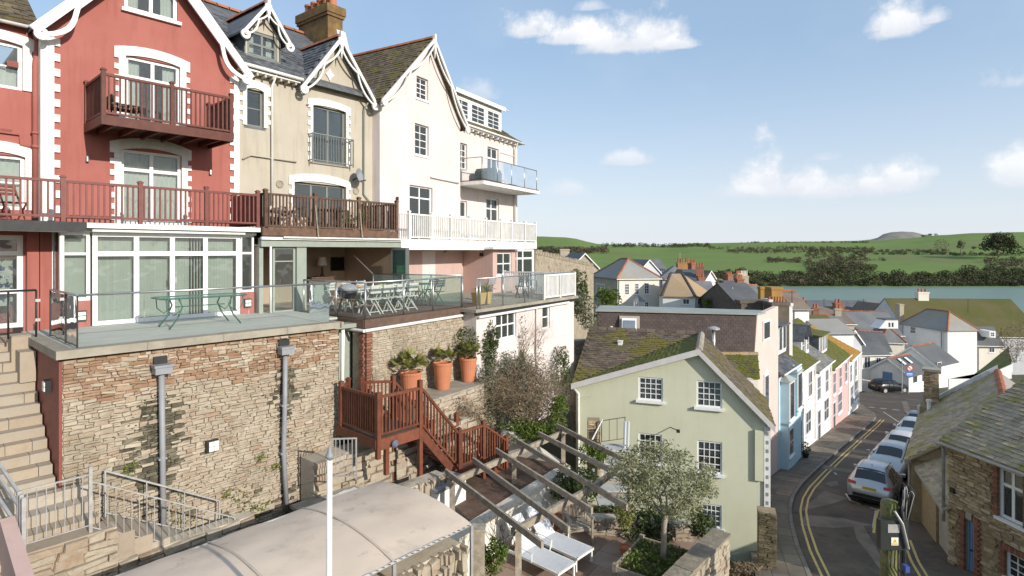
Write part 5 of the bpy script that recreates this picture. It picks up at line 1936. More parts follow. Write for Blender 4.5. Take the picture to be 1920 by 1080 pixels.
# ------------------------------------------------------------------ brown deck of the cream house, its wall and recess
zk = -1.86
xc = D.hit(868, 600, y=0).x
T = Thing('timber_deck', 'brown timber deck with dark fascia in front of garden room', 'deck', D, (2, 1.5, zk))
nb = 26
for i in range(nb):
 y0 = .0 + i * .145
 T.part('deck_board', MB().box(-.02, 5.6, y0, y0 + .138, zk - .04, zk), DECKB)
T.part('fascia', MB().box(-.06, xc + .25, -.05, -.003, zk - .22, zk + .01), DECKB)
T.part('fascia', MB().box(-.07, -.022, -.003, 3.2, zk - .22, zk + .01), DECKB)
T.part('gutter', MB().tube([(-.1, -.09, zk - .27), (xc + .2, -.09, zk - .24)], .045), WHITE)
T.part('gutter', MB().tube([(-.12, -.09, zk - .27), (-.12, 2.4, zk - .24)], .045), WHITE)
G = Thing('deck_glass_rail', 'curved topped glass railing with steel posts round brown deck', 'balustrade', D, (2, 0, zk))
cx = [D.hit(px, 560, y=.06).x for px in (685, 757, 812, 867)]
L_ = cx[-1] - cx[0]
glass_rail(G, (cx[0], .06, zk), (cx[-1], .06, zk), 1.0, [(x - cx[0]) / L_ for x in cx], railr=.025, pr=.028)
glass_rail(G, (cx[0], .06, zk), (cx[0], 2.7, zk), 1.0, (0, .45, 1), railr=.025, pr=.022)
G2 = Thing('side_glass_screen', 'clear glass screen between brown deck and the pale terrace', 'screen', D, (3, 1.5, zk))
glass_rail(G2, (cx[-1], .1, zk), (cx[-1] - .9, 3.3, zk), 1.05, (0, .33, .66, 1), GLASSG, railr=.022)
G2.part('top_rail', MB().tube([(cx[-1] - .9, 3.3, zk + 1.05), (cx[-1] - 1.15, 4.0, zk + 1.7)], .022), STEEL)
ST2, core2 = stone_wall('rubble_wall', 'tan rubble stone wall with brick corner under the brown deck', D, .22, xc, 0, -6.2, zk - .24, random.Random(41), hr=(.05, .13), lr=(.08, .3), depth=.022, limit=300)
rr = random.Random(9)
z = -5.2
k = 0
me = unit_box(BRICK)
while z < zk - .3:
 w_ = .22 if k % 2 else .16
 ST2.inst('brick', me, S4((w_ / 2 + .0, -.002, z), (w_, .10, .066)))
 ST2.inst('brick', me, S4((-.02, .13, z), (.06, .22 if k % 2 else .15, .066)))
 z += .078
 k += 1
ST2.part('brick_core', MB().box(.0, .2, .04, .5, -6.2, zk - .24), MORTAR)
# recess with a grey door
T = Thing('basement_recess', 'shaded grey panelled doorway between the two stone walls', 'doorway', A, (4.4, -4.6, -4.3))
T.part('wall', MB().box(4.02, 5.6, -4.05, -3.95, -6.2, -1.95), SAGE)
T.part('door', MB().box(4.12, 4.55, -4.12, -4.052, -4.3, -2.2), GREYW)
T.part('pilaster', MB().box(4.66, 5.05, -4.30, -4.055, -4.3, -1.95), SAGE)
T.part('lintel', MB().box(4.02, 5.2, -4.7, -4.06, -2.06, -1.95), SAGE)
pipe(T, [(4.62, -4.6, -2.1), (4.62, -4.55, -4.25)], .05)

# ------------------------------------------------------------------ pale lower building with its terrace
YL = D.hit(893, 600, x=xc).y
xe = D.hit(1076, 600, y=YL).x
T = Thing('lower_pink_building', 'pale pink lower storey with two white windows under the end terrace', 'building', D, (7, YL, -5))
wa = RX(D, 930, 586, 968, 631, YL)
wb = RX(D, 1017, 574, 1031, 615, YL)
mb = MB()
facade(mb, [(xc, zk - .12), (xe, zk - .12)], -6.4, [wa, wb], YL, .12)
mb.quad((xc, .4, -6.4), (xc, YL, -6.4), (xc, YL, zk - .12), (xc, .4, zk - .12))
mb.quad((xe, YL, -6.4), (xe, 4, -6.4), (xe, 4, zk - .12), (xe, YL, zk - .12))
T.part('wall', mb, PINKW)
window(T, *wa, YL + .06, 3, 2, ft=.06, bt=.05, curtain=None, sill=.05)
window(T, *wb, YL + .06, 1, 2, ft=.06, bt=.05, sill=.05)
T.part('terrace_slab', MB().box(xc - .2, xe + .15, YL - .14, 5.2, zk - .12, zk - .02), CONC)
T.part('fascia', MB().box(xc - .1, xe + .1, YL - .10, YL - .002, zk - .22, zk - .125), DARK)
T.part('gutter', MB().tube([(xc, YL - .10, zk - .28), (xe - .6, YL - .10, zk - .25)], .045), WHITE)
x_ = D.hit(1006, 600, y=YL - .06).x
pipe(T, [(x_, YL - .06, zk - .25), (x_, YL - .06, -4.5)], .035, PINKW)
x_ = D.hit(1075, 640, y=YL).x
G = Thing('end_terrace_railing', 'glass and white slatted railing around the end terrace', 'balustrade', D, (7, YL, zk))
cx = [D.hit(px, 545, y=YL - .02).x for px in (900, 943, 984, 1020)]
L_ = cx[-1] - xc
glass_rail(G, (xc + .0, YL - .02, zk - .02), (cx[-1], YL - .02, zk - .02), .98, [0] + [(x - xc) / L_ for x in cx], railr=.02)
railing(G, (cx[-1], YL - .02, zk - .02), (xe + .05, YL - .02, zk - .02), .96, WHITE, (0, .5, 1), .10, .05, .07, cap=False, ph=.03)
railing(G, (xe + .05, YL + .05, zk - .02), (xe + .05, 3, zk - .02), .96, WHITE, (1,), .12, .05, .07, cap=False, ph=.03)
G.part('rail', MB().tube([(cx[-1], YL - .07, zk + .97), (xe + .05, YL - .07, zk + .99)], .02), STEEL)

# furniture on the decks
SLATC = mk('pale_sage_metal', (.50, .53, .48), (.45, .48, .43), 6, .5)
DKC = mk('dark_metal_chair', (.035, .035, .035), (.05, .05, .05), 6, .5)
GRC = mk('green_metal_chair', (.03, .085, .08), (.025, .07, .065), 6, .5)
c0 = D.hit(712, 570, z=zk)
T = Thing('dining_table', 'long pale dining table set with food on the brown deck', 'table', D, (2.1, 1.7, zk))
tx0, tx1, ty0, ty1 = .95, 3.0, 1.45, 2.2
for i in range(6):
 y = ty0 + (ty1 - ty0) * i / 6
 T.part('table_slat', MB().box(tx0, tx1, y, y + (ty1 - ty0) / 6 - .012, zk + .70, zk + .73), SLATC)
for x in (tx0 + .15, tx1 - .15):
 for y in (ty0 + .08, ty1 - .08):
  T.part('leg', MB().bar((x, y, zk), (x + (.12 if x < 2 else -.12), y, zk + .70), .035, .035, (0, 1, 0)), SLATC)
seats = [(1.05, .95, 180), (1.55, .95, 178), (2.05, .95, 183), (2.6, .95, 180), (1.2, 2.7, 0), (1.8, 2.7, 3), (2.4, 2.7, -3), (3.35, 1.8, -90)]
for k, (x, y, a) in enumerate(seats):
 row = ['on the near side of the long deck table', 'on the far side of the long deck table', 'at the right end of the long deck table'][0 if y < 1 else 1 if y > 2 else 2]
 bistro_chair(D, x, y, zk, a, 'pale folding chair ' + row + ('' if a == -90 else ', ' + ['first', 'second', 'third', 'fourth'][k % 4] + ' from left'), SLATC, 'pale folding chairs round the deck table')
rr = random.Random(8)
for k in range(5):
 x, y = tx0 + .3 + k * .36, rr.uniform(ty0 + .15, ty1 - .15)
 nm, cc = [('orange', (.6, .3, .12)), ('tan', (.55, .45, .3)), ('red', (.5, .12, .08)), ('green', (.3, .4, .1)), ('white', (.7, .65, .6))][k]
 m_ = mk('food_%d' % (k % 5), cc, None, 3, .6)
 mb = MB().lathe((x, y, zk + .732), [(.05, 0), (.10, .03), (.11, .035), (.07, .06), (.0, .07)], 12)
 solo('serving_dish', 'round dish of ' + nm + ' food on the long deck table', 'dish', mb, m_, D, (x, y, zk + .732), 'dishes on the deck table')
# kettle barbecue
p = D.hit(650, 590, z=zk)
T = Thing('kettle_barbecue', 'black kettle barbecue with side table at left of brown deck', 'barbecue', D, (.42, 1.2, zk))
T.part('bowl', MB().lathe((.42, 1.2, zk + .48), [(.05, 0), (.2, .06), (.27, .18), (.28, .24)], 16), DARK, smooth=True)
T.part('lid', MB().lathe((.42, 1.2, zk + .725), [(.285, 0), (.27, .08), (.18, .17), (.03, .2)], 16), GREYP, smooth=True)
for k in range(3):
 a = k * 2.09 + .4
 T.part('leg', MB().tube([(.42 + .15 * math.cos(a), 1.2 + .15 * math.sin(a), zk + .55), (.42 + .3 * math.cos(a), 1.2 + .3 * math.sin(a), zk)], .014, 6), DARK)
T.part('shelf', MB().box(.62, .98, 1.02, 1.4, zk + .66, zk + .69), SLATC)
# end terrace furniture
def round_table(fr, x, y, z, r, label, mat):
 T = Thing('round_table', label, 'table', fr, (x, y, z))
 T.part('table_top', MB().lathe((x, y, z), [(r - .02, .68), (r, .69), (r, .71), (.01, .715)], 20), mat)
 for k in range(4):
  a = k * 1.57 + .5
  T.part('leg', MB().tube([(x + r * .55 * math.cos(a), y + r * .55 * math.sin(a), z + .68), (x + r * .2 * math.cos(a), y + r * .2 * math.sin(a), z + .35), (x + r * .7 * math.cos(a), y + r * .7 * math.sin(a), z)], .015, 6), mat)
zt3 = zk - .02
p = D.hit(845, 560, z=zt3)
round_table(D, 4.75, 2.3, zt3, .45, 'round dark green metal table on the end terrace', GRC)
for k, (x, y, a, mt) in enumerate(((4.2, 2.2, 90, GRC), (4.7, 1.65, 180, GRC), (5.3, 2.5, -90, DKC), (4.8, 2.95, 0, DKC))):
 bistro_chair(D, x, y, zt3, a, ['dark green metal chair left of the round terrace table', 'dark green metal chair in front of the round terrace table', 'black metal chair right of the round terrace table', 'black metal chair behind the round terrace table'][k], mt, name='metal_chair')
p = D.hit(942, 552, z=zt3)
bistro_chair(D, 6.9, 1.0, zt3, 170, 'grey reclining chair near the bay of the end terrace', GREYP, name='metal_chair')
bistro_chair(D, 8.9, .8, zt3, 150, 'dark chair by the glazed door of the end terrace', DKC, name='metal_chair')
T = Thing('terrace_table', 'small square dark table beside the glazed door on end terrace', 'table', D, (9.2, .6, zt3))
T.part('table_top', MB().box(8.95, 9.45, .35, .85, zt3 + .68, zt3 + .71), GREYP)
for x in (9.0, 9.4):
 for y in (.4, .8):
  T.part('leg', MB().box(x - .015, x + .015, y - .015, y + .015, zt3, zt3 + .68), GREYP)
# yellow square planters with small palms
YPOT = mk('ochre_planter', (.42, .30, .12), (.36, .26, .11), 3, .8, streak=.2)
def frond_plant(mb, c, n, L_, rr, up=.7, seg=5, w=.035, droop=.8):
 """strap or palm leaves arching from a centre"""
 c = Vector(c)
 for k in range(n):
  a = k * 2.399 + rr.uniform(-.2, .2)
  e = rr.uniform(.15, 1.25)
  d = Vector((math.cos(a) * math.cos(e), math.sin(a) * math.cos(e), math.sin(e) * up + .15))
  l_ = L_ * rr.uniform(.7, 1.1)
  pts = []
  p = c.copy()
  for i in range(seg + 1):
   pts.append(p.copy())
   p = p + d * l_ / seg
   d = (d + Vector((0, 0, -droop / seg * .6))).normalized()
  s = Vector((-math.sin(a), math.cos(a), 0))
  for i in range(seg):
   w0, w1 = w * (1 - i / seg) ** .6, w * max(0.05, 1 - (i + 1) / seg) ** .6
   mb.quad(pts[i] - s * w0, pts[i] + s * w0, pts[i + 1] + s * w1, pts[i + 1] - s * w1)
for k, px in enumerate((898, 913)):
 p = D.hit(px, 567, y=.35)
 T = Thing('square_planter', ['ochre square planter with spiky palm, left of a pair on terrace', 'narrow ochre square planter with spiky palm, right of the pair'][k], 'potted plant', D, (p.x, .35, zt3))
 s = (.2, .13)[k]
 mb = MB()
 mb.add([(p.x - s * .75, .35 - s * .75, zt3), (p.x + s * .75, .35 - s * .75, zt3), (p.x + s * .75, .35 + s * .75, zt3), (p.x - s * .75, .35 + s * .75, zt3), (p.x - s, .35 - s, zt3 + .42), (p.x + s, .35 - s, zt3 + .42), (p.x + s, .35 + s, zt3 + .42), (p.x - s, .35 + s, zt3 + .42)],
   [(3, 2, 1, 0), (0, 1, 5, 4), (1, 2, 6, 5), (2, 3, 7, 6), (3, 0, 4, 7), (4, 5, 6, 7)])
 T.part('planter', mb, YPOT)
 mb = MB()
 frond_plant(mb, (p.x, .35, zt3 + .42), 26, .42, random.Random(k + 4))
 T.part('foliage', mb, PALM)
# ================================================================== garden
E = Frame(-.9, 13.0, 55.6)
ZU, ZPT = -6.2, -7.2
# ledge with the three big pots
pb = D.hit(830, 728, y=-.45)
ZL = pb.z
T, c_ = stone_wall('planting_ledge', 'rubble stone ledge that carries the terracotta pots', D, 1.2, xc + .6, -1.05, -6.4, ZL - .06, random.Random(51), hr=(.08, .17), lr=(.14, .4), limit=200, thick=1.04)
for i in range(5):
 x0 = 1.2 + (xc - .6) * i / 5
 T.part('ledge_slab', MB().box(x0, x0 + (xc - .6) / 5 - .01, -1.1, -.06, ZL - .058, ZL), CONC)
for k, (px, rimy, basey, w_) in enumerate(((770, 695, 745, 41), (830, 678, 728, 36), (878, 668, 712, 33))):
 b = D.hit(px, basey, y=-.5)
 Y = (D.m @ b).y
 r = w_ / 2 / F * Y
 h = (basey - rimy) / F * Y
 lab = ['largest terracotta pot with spiky palm, nearest the timber stairs', 'middle terracotta pot with small palm on the stone ledge', 'terracotta pot with bushy palm at the far end of ledge'][k]
 T = Thing('palm_pot', lab, 'potted plant', D, (b.x, -.5, ZL), 'tall terracotta palm pots on the ledge')
 z0 = ZL
 T.part('pot', MB().lathe((b.x, -.5, z0), [(r * .70, 0), (r * .73, .02), (r * .97, h * .90), (r * 1.03, h * .91), (r * 1.04, h * .97), (r, h), (r * .9, h), (r * .86, h * .93), (.01, h * .93)], 24), POT)
 rr = random.Random(60 + k)
 # fan palm leaves: each a stalk with a fan of pointed fingers
 for j in range(26):
  mb = MB()
  a = j * 2.399
  e = rr.uniform(.15, 1.3)
  L_ = (.60, .46, .50)[k] * rr.uniform(.75, 1.1)
  d = Vector((math.cos(a) * math.cos(e), math.sin(a) * math.cos(e), math.sin(e)))
  c = Vector((b.x, -.5, z0 + h + .08))
  tip = c + d * L_ * .62
  mb.tube([c, tip], [.010, .006], 4)
  s = d.cross(Vector((0, 0, 1))).normalized()
  u = s.cross(d).normalized()
  for f in range(11):
   an = (f - 5) * .24
   fd = (d * math.cos(an) + s * math.sin(an) + u * (.12 - .05 * abs(f - 5))).normalized()
   fw = (s * math.cos(an) - d * math.sin(an)) * .024
   q = tip + fd * L_ * .52 * (1 - .05 * abs(f - 5)) + Vector((0, 0, -.03))
   m_ = tip + fd * L_ * .28
   mb.quad(tip - fw * .4, m_ - fw, q, m_ + fw)
  T.part('palm_leaf', mb, PALM)
 if k == 2:
  ml = MB()
  leaf_cloud(ml, (b.x + .1, -.4, z0 + h + .45), (.42, .35, .55), 420, .10, rr, .6, asp=2.2)
  T.part('foliage', ml, LEAFD)

# ------------------------------------------------------------------ red brown timber stairs
T = Thing('timber_stairs', 'red brown stained timber garden stairs with balusters and two landings', 'stairs', A, (5, -6.6, -6.2))
z1_, z2_ = -4.3, -5.7
ya, yb = -7.12, -6.05
for i in range(9):
 x = 3.95 + i * .136
 T.part('floor_board', MB().box(x, x + .128, ya, -5.45, z1_ - .04, z1_), DECKB)
T.part('beam', MB().box(3.9, 5.22, ya - .04, ya - .002, z1_ - .26, z1_ - .005), STAIRW)
T.part('beam', MB().box(3.88, 3.93, ya, -5.45, z1_ - .22, z1_ - .005), STAIRW)
for x, y, zt in ((3.95, ya, -3.23), (5.17, ya, -3.15), (3.95, -5.6, -3.2), (5.17, yb, -3.2)):
 zb2 = -6.15 if x > 4.5 else (-4.75 if y == ya else z1_)
 T.part('post', MB().box(x - .05, x + .05, y - .05, y + .05, zb2, zt), STAIRW)
T.part('support_post', MB().box(4.18, 4.28, ya + .02, ya + .12, -5.2, z1_ - .26), STAIRW)
railing(T, (3.95, ya, z1_), (5.17, ya, z1_), .98, STAIRW, (), .098, .038, low=.1)
railing(T, (3.95, ya, z1_), (3.95, -5.6, z1_), .98, STAIRW, (), .098, .038, low=.1)
railing(T, (3.95, -5.55, z1_), (4.3, -5.35, z1_), .98, STAIRW, (1,), .098, .038, low=.1)
railing(T, (5.17, yb, z1_), (4.6, yb + .5, z1_), .98, STAIRW, (1,), .098, .038, low=.1)
# first flight
def flight(xa, xb, za, zb, y0, y1, n):
 for k in range(n):
  f = (k + .5) / n
  x, z = xa + (xb - xa) * f, za + (zb - za) * (k + 1) / (n + 1)
  T.part('tread', MB().box(x - .12, x + .12, y0 + .05, y1 - .05, z - .04, z), STAIRW)
 for y in (y0, y1):
  T.part('stringer', MB().prism([(xa, y - .025, za - .02), (xb, y - .025, zb - .02), (xb, y - .025, zb - .32), (xa, y - .025, za - .32)], (0, .05, 0)), STAIRW)
flight(5.22, 6.42, z1_, z2_, ya, yb, 7)
railing(T, (5.22, ya, z1_ - .02), (6.44, ya, z2_), .98, STAIRW, (), .098, .038, low=.08)
railing(T, (5.22, yb, z1_ - .02), (6.44, yb, z2_), .98, STAIRW, (), .098, .038, low=.08)
for i in range(7):
 x = 6.45 + i * .136
 T.part('floor_board', MB().box(x, x + .128, ya, yb, z2_ - .04, z2_), DECKB)
T.part('beam', MB().box(6.4, 7.42, ya - .04, ya - .002, z2_ - .3, z2_ - .005), STAIRW)
for x, y in ((6.47, ya), (7.37, ya), (6.47, yb), (7.37, yb)):
 T.part('post', MB().box(x - .05, x + .05, y - .05, y + .05, ZU - .1, z2_ + 1.08), STAIRW)
railing(T, (6.47, ya, z2_), (7.37, ya, z2_), .98, STAIRW, (), .098, .038, low=.1)
railing(T, (6.47, yb, z2_), (6.1, yb + .25, z2_), .98, STAIRW, (1,), .098, .038, low=.1)
flight(7.42, 8.05, z2_, ZU, ya, yb, 3)
railing(T, (7.42, ya, z2_ - .02), (8.3, ya, ZU - .15), .98, STAIRW, (1,), .098, .038, low=.08)
railing(T, (7.42, yb, z2_ - .02), (8.3, yb, ZU - .15), .98, STAIRW, (1,), .098, .038, low=.08)
p = A.hit(740, 832, y=ya - .1)
mb = MB().lathe((0, 0, 0), [(.02, 0), (.08, .02), (.09, .08), (.05, .12), (.0, .12)], 12)
R = Matrix.Translation((p.x, ya - .05, p.z)) @ Matrix.Rotation(rad(90), 4, 'X')
mb.v = [tuple(R @ Vector(v)) for v in mb.v]
solo('wall_tap_cover', 'small blue grey round lamp on the stair beam', 'lamp', mb, mk('blue_grey_plastic', (.12, .15, .2), None, 3, .4), A)
T = Thing('iron_gate', 'small grey iron gate beside the timber stair landing', 'gate', A, (3.5, -7.0, -5.2))
g0, g1 = A.hit(622, 850, y=-6.9), A.hit(668, 870, y=-7.25)
railing(T, (g0.x, -6.9, -4.95), (g1.x, -7.25, -4.95), .88, GALV, (0, 1), .085, .016, .03, .028, .05, cap=False, ph=.0)
# rubble under and beside the stairs
T, c_ = stone_wall('stair_rubble_wall', 'rough shaded rubble bank below the timber stairs', A, 3.0, 8.4, -6.0, -6.6, -4.85, random.Random(53), hr=(.1, .22), lr=(.15, .5), depth=.12, limit=200, thick=.6)
T, c_ = stone_wall('slate_edge_wall', 'low wall of upright slate stones beside the canopy', A, 3.2, 5.6, -7.6, -6.5, -5.45, random.Random(54), hr=(.25, .4), lr=(.04, .09), depth=.10, limit=120, thick=.4)

# courtyard paving at the foot of the wall
mb = MB().box(-1.0, 8.2, -8.4, -5.28, -6.5, -6.26).box(-1, 2.4, -12.5, -8.4, -6.5, -6.26)
struct('courtyard', mb, SOIL, A)
# upper deck boards
UD = Thing('lower_timber_deck', 'brown timber deck at the foot of the garden stairs', 'deck', E, (1, 1, ZU))
for i in range(22):
 y = .14 + i * .15
 UD.part('deck_board', MB().box(-2.2, 4.6, y, y + .142, ZU - .04, ZU + .006), DECKB)
T = Thing('white_retaining_wall', 'sunlit white rendered retaining wall above the sun loungers', 'wall', E, (1, 0, ZPT))
T.part('wall', MB().box(-1.25, 4.3, -.12, .13, ZPT - .1, ZU - .06), mk('garden_white_render', (.74, .71, .64), (.66, .62, .54), 1.6, .9, .25, 40, streak=.45))
for i in range(7):
 x = -1.25 + 5.55 * i / 7
 T.part('coping', MB().box(x, x + 5.55 / 7 - .008, -.17, .135, ZU - .058, ZU + .03), RENDERC)
# storage bench
T = Thing('storage_box', 'white garden storage box under the timber stairs', 'storage box', E, (.6, 1.3, ZU))
T.part('body', MB().box(-.1, .95, .95, 1.55, ZU, ZU + .52), WHITE)
T.part('lid', MB().box(-.14, .99, .91, 1.59, ZU + .523, ZU + .60), GREYP)
# cream wall up the slope
a, b = P(945, 806, 17.6), P(1062, 880, 16.6)
fr_ = Frame(a.x, a.y, math.degrees(math.atan2(b.y - a.y, b.x - a.x)))
L_ = math.hypot(b.x - a.x, b.y - a.y)
mb = MB().prism([(0, 0, -7), (L_, 0, -7), (L_, 0, b.z), (0, 0, a.z)], (0, .3, 0))
solo('cream_garden_wall', 'cream rendered garden wall sloping down behind the pergola', 'wall', mb, RENDERC, fr_)

# ------------------------------------------------------------------ canopy
ze = -4.6
q0 = A.hit(705, 904, z=ze)
q1 = A.hit(887, 981, z=ze)
yb_, yf = q0.y, q1.y
xr_, xl_ = (q0.x + q1.x) / 2, A.hit(150, 1120, z=ze).x - 1.5
T = Thing('canopy', 'tan fabric barrel canopy roof over the courtyard, stained on top', 'canopy', A, ((xr_ + xl_) / 2, (yb_ + yf) / 2, -6.2))
def arc(f):
 return ze + .17 * (1 - (2 * f - 1) ** 2)
seams = [xl_ + (xr_ - xl_) * i / 4 for i in range(5)]
for a, b in zip(seams, seams[1:]):
 mb = MB()
 n, m = 24, 18
 for i in range(m + 1):
  x = a + (b - a) * i / m
  for j in range(n + 1):
   f = j / n
   sag = -.05 * math.sin(math.pi * i / m) * math.sin(math.pi * f) + .02 * noise.noise(Vector((x * 1.7, f * 5, 0))) + .008 * noise.noise(Vector((x * 6, f * 14, 3)))
   mb.v.append((x, yb_ + (yf - yb_) * f, arc(f) + sag))
 for i in range(m):
  for j in range(n):
   k = i * (n + 1) + j
   mb.f.append((k, k + 1, k + n + 2, k + n + 1))
 T.part('fabric_panel', mb, AWN, smooth=True)
SEAM = mk('canopy_seam', (.50, .42, .335), (.46, .38, .30), 4, .9)
for x in seams[1:-1]:
 mb = MB()
 for j in range(14):
  f0, f1 = j / 14, (j + 1) / 14
  mb.quad((x - .02, yb_ + (yf - yb_) * f0, arc(f0) + .012), (x + .02, yb_ + (yf - yb_) * f0, arc(f0) + .012), (x + .02, yb_ + (yf - yb_) * f1, arc(f1) + .012), (x - .02, yb_ + (yf - yb_) * f1, arc(f1) + .012))
 T.part('seam', mb, SEAM)
for x in seams:
 T.part('hoop', MB().tube([(x, yb_ + (yf - yb_) * j / 12, arc(j / 12) - .045) for j in range(13)], .028, 6), GALV)
for y in (yb_ - .03, yf + .03):
 T.part('eave_rail', MB().tube([(xl_, y, ze - .02), (xr_, y, ze - .02)], .03, 6), GALV)
for x in seams:
 for y in (yb_, yf):
  T.part('leg', MB().tube([(x, y, -6.2), (x, y, ze - .02)], .035, 6), GALV)
lac = MB()
for i in range(60):
 x = xl_ + (xr_ - xl_) * i / 60
 lac.tube([(x, yf - .06, arc(.03) + .01), (x + .05, yf + .05, ze - .03)], .007, 4)
T.part('lacing', lac, DARK)
stone_wall('slate_bank', 'rough bank of upright slates under the front edge of canopy', A, xr_ - 3.2, xr_ - .12, yf + .12, -7.4, ze - .32, random.Random(56), hr=(.22, .4), lr=(.05, .12), depth=.12, limit=120, thick=.5)
# flag pole
ft = P(618, 838, 6.2)
T = Thing('white_pole', 'slim white pole with a grey metal finial in front of canopy', 'pole', W, (ft.x, ft.y, -6.5))
T.part('shaft', MB().tube([(ft.x - .02, ft.y, -6.5), (ft.x, ft.y, ft.z - .13)], [.034, .03], 12), WHITE, smooth=True)
T.part('finial', MB().lathe((ft.x, ft.y, ft.z - .14), [(.03, 0), (.03, .02), (.045, .03), (.045, .05), (.03, .07), (.02, .10), (.006, .16)], 12), GREYP, smooth=True)
# small shed roof beside it
p = P(625, 915, 11.8)
T = Thing('low_store', 'low concrete topped store with a white sheet at the wall foot', 'store', A, (3.0, -6.7, -6.2))
T.part('wall', MB().box(2.45, 3.9, -6.95, -6.1, -6.2, -5.68), CONC)
T.part('top', MB().box(2.4, 3.95, -7.0, -6.05, -5.678, -5.6), CONC)
mb = MB()
for i in range(7):
 for j in range(5):
  mb.v.append((3.05 + i * .13, -6.98 + j * .16, -5.585 + .035 * noise.noise(Vector((i * .8, j * .9, 0))) + .02))
for i in range(6):
 for j in range(4):
  k = i * 5 + j
  mb.f.append((k, k + 5, k + 6, k + 1))
T.part('sheet', mb, WHITE)

# ------------------------------------------------------------------ pergola
ZG = -5.25
def GP(px, py, z=ZG):
 Y = z * F / (YH - py)
 return Vector(((px - 960) / F * Y, Y, z))
T = Thing('pergola', 'weathered grey timber pergola of open rafters over the patio', 'pergola', W, (.5, 13, ZPT))
for q in (((836, 884), (1017, 1022)), ((887, 862), (1067, 994)), ((930, 844), (1110, 958)), ((970, 827), (1176, 951)), ((1010, 813), (1196, 908)), ((1044, 798), (1205, 880))):
 a, b = GP(*q[0]), GP(*q[1])
 T.part('rafter', MB().bar(a, b, .055, .13), PERG)
up = [GP(840, 907, ZG - .15), GP(964, 850, ZG - .15), GP(1062, 808, ZG - .15)]
T.part('beam', MB().bar(up[0], up[2], .08, .14), PERG)
lo = [GP(960, 998, ZG - .15), GP(1112, 914, ZG - .15), GP(1182, 862, ZG - .15)]
T.part('beam', MB().bar(lo[0], lo[1], .08, .14), PERG)
T.part('beam', MB().bar(lo[1], lo[2], .08, .14), PERG)
for p, zb in ((GP(848, 903, ZG - .1), ZU), (up[1], ZU), (GP(1056, 812, ZG - .1), ZU), (GP(972, 993, ZG - .1), ZPT), (lo[2], ZPT)):
 T.part('post', MB().box(p.x - .06, p.x + .06, p.y - .06, p.y + .06, zb, p.z - .03), PERG)
p = P(898, 1000, 10.3)
T.part('post', MB().box(p.x - .1, p.x + .1, p.y - .1, p.y + .1, ZPT, p.z + .08), PERG, label='thick near pergola post with weathered split top')
T.part('post_cap', MB().box(p.x - .12, p.x + .12, p.y - .12, p.y + .12, p.z + .08, p.z + .12), PERG)

# ------------------------------------------------------------------ patio
mb = MB().box(-3.2, 4.6, -4.4, -.13, ZPT - .25, ZPT - .03)
PAT = struct('patio', mb, MORTAR, E)
rr = random.Random(71)
FLAG = mk('flagstone', None, (.27, .18, .125), 3, .8, .2, 40, rnd=.14, ramp=[(0, (.30, .205, .145)), (.4, (.34, .245, .18)), (.7, (.27, .19, .14)), (1, (.32, .25, .20))], contrast=(.45, .75), stain=[(1.5, .55, .7, (.15, .11, .08), .5)])
x = -3.2
me = unit_box(FLAG)
while x < 4.6:
 w_ = min(.62, 4.6 - x)
 y = -4.4
 while y < -.15:
  l_ = min(rr.choice((.45, .62, .9)), -.14 - y)
  o = link('flagstone', me)
  o.parent = PAT
  o.matrix_basis = S4((x + w_ / 2, y + l_ / 2, ZPT - .05), (w_ - .014, l_ - .014, .05 + rr.uniform(-.003, .003)))
  y += l_
 x += w_
def lounger(foot, label):
 ang = math.degrees(math.atan2(-.678, .735))
 fr = Frame(foot[0], foot[1], ang)
 T = Thing('sun_lounger', label, 'sun lounger', fr, (0, 0, ZPT), 'white sun loungers on the patio')
 FAB = mk('pale_grey_mesh_fabric', (.60, .61, .62), (.56, .57, .58), 20, .9)
 zb = ZPT + .30
 hw = .30
 xh = -1.12                     # hinge; foot is at x = 0, head beyond it
 for s in (-1, 1):
  T.part('side_rail', MB().bar((0, s * hw, zb), (-1.85, s * hw, zb), .045, .05), WHITE)
  for x in (-.06, -1.55):
   T.part('leg', MB().box(x - .022, x + .022, s * hw - .022, s * hw + .022, ZPT, zb), WHITE)
  T.part('armrest', MB().tube([(-.75, s * (hw + .02), zb), (-.72, s * (hw + .04), zb + .20), (-1.2, s * (hw + .04), zb + .22), (-1.25, s * (hw + .02), zb)], .016, 6), WHITE)
  T.part('back_rail', MB().bar((xh, s * (hw - .05), zb + .02), (xh - .46, s * (hw - .05), zb + .62), .035, .04, (0, 1, 0)), WHITE)
 T.part('cross_bar', MB().bar((-.02, -hw, zb), (-.02, hw, zb), .045, .05), WHITE)
 T.part('cross_bar', MB().bar((-1.84, -hw, zb), (-1.84, hw, zb), .045, .05), WHITE)
 mb = MB()
 n = 8
 for i in range(n + 1):
  x = -.04 + (xh + .04) * i / n
  for y in (-hw + .02, 0, hw - .02):
   mb.v.append((x, y, zb + .028 - (.02 if y == 0 else 0) * math.sin(math.pi * i / n)))
 for i in range(n):
  for j in range(2):
   k = i * 3 + j
   mb.f.append((k, k + 1, k + 4, k + 3))
 T.part('bed', mb, FAB)
 mb = MB()
 mb.prism([(xh, -hw + .06, zb + .03), (xh, hw - .06, zb + .03), (xh - .47, hw - .06, zb + .65), (xh - .47, -hw + .06, zb + .65)], (.02, 0, .015))
 T.part('backrest', mb, FAB)
lounger((1.68, 13.10), 'white sun lounger nearer the wooden armchair')
lounger((1.20, 12.48), 'white sun lounger nearer the pergola post')
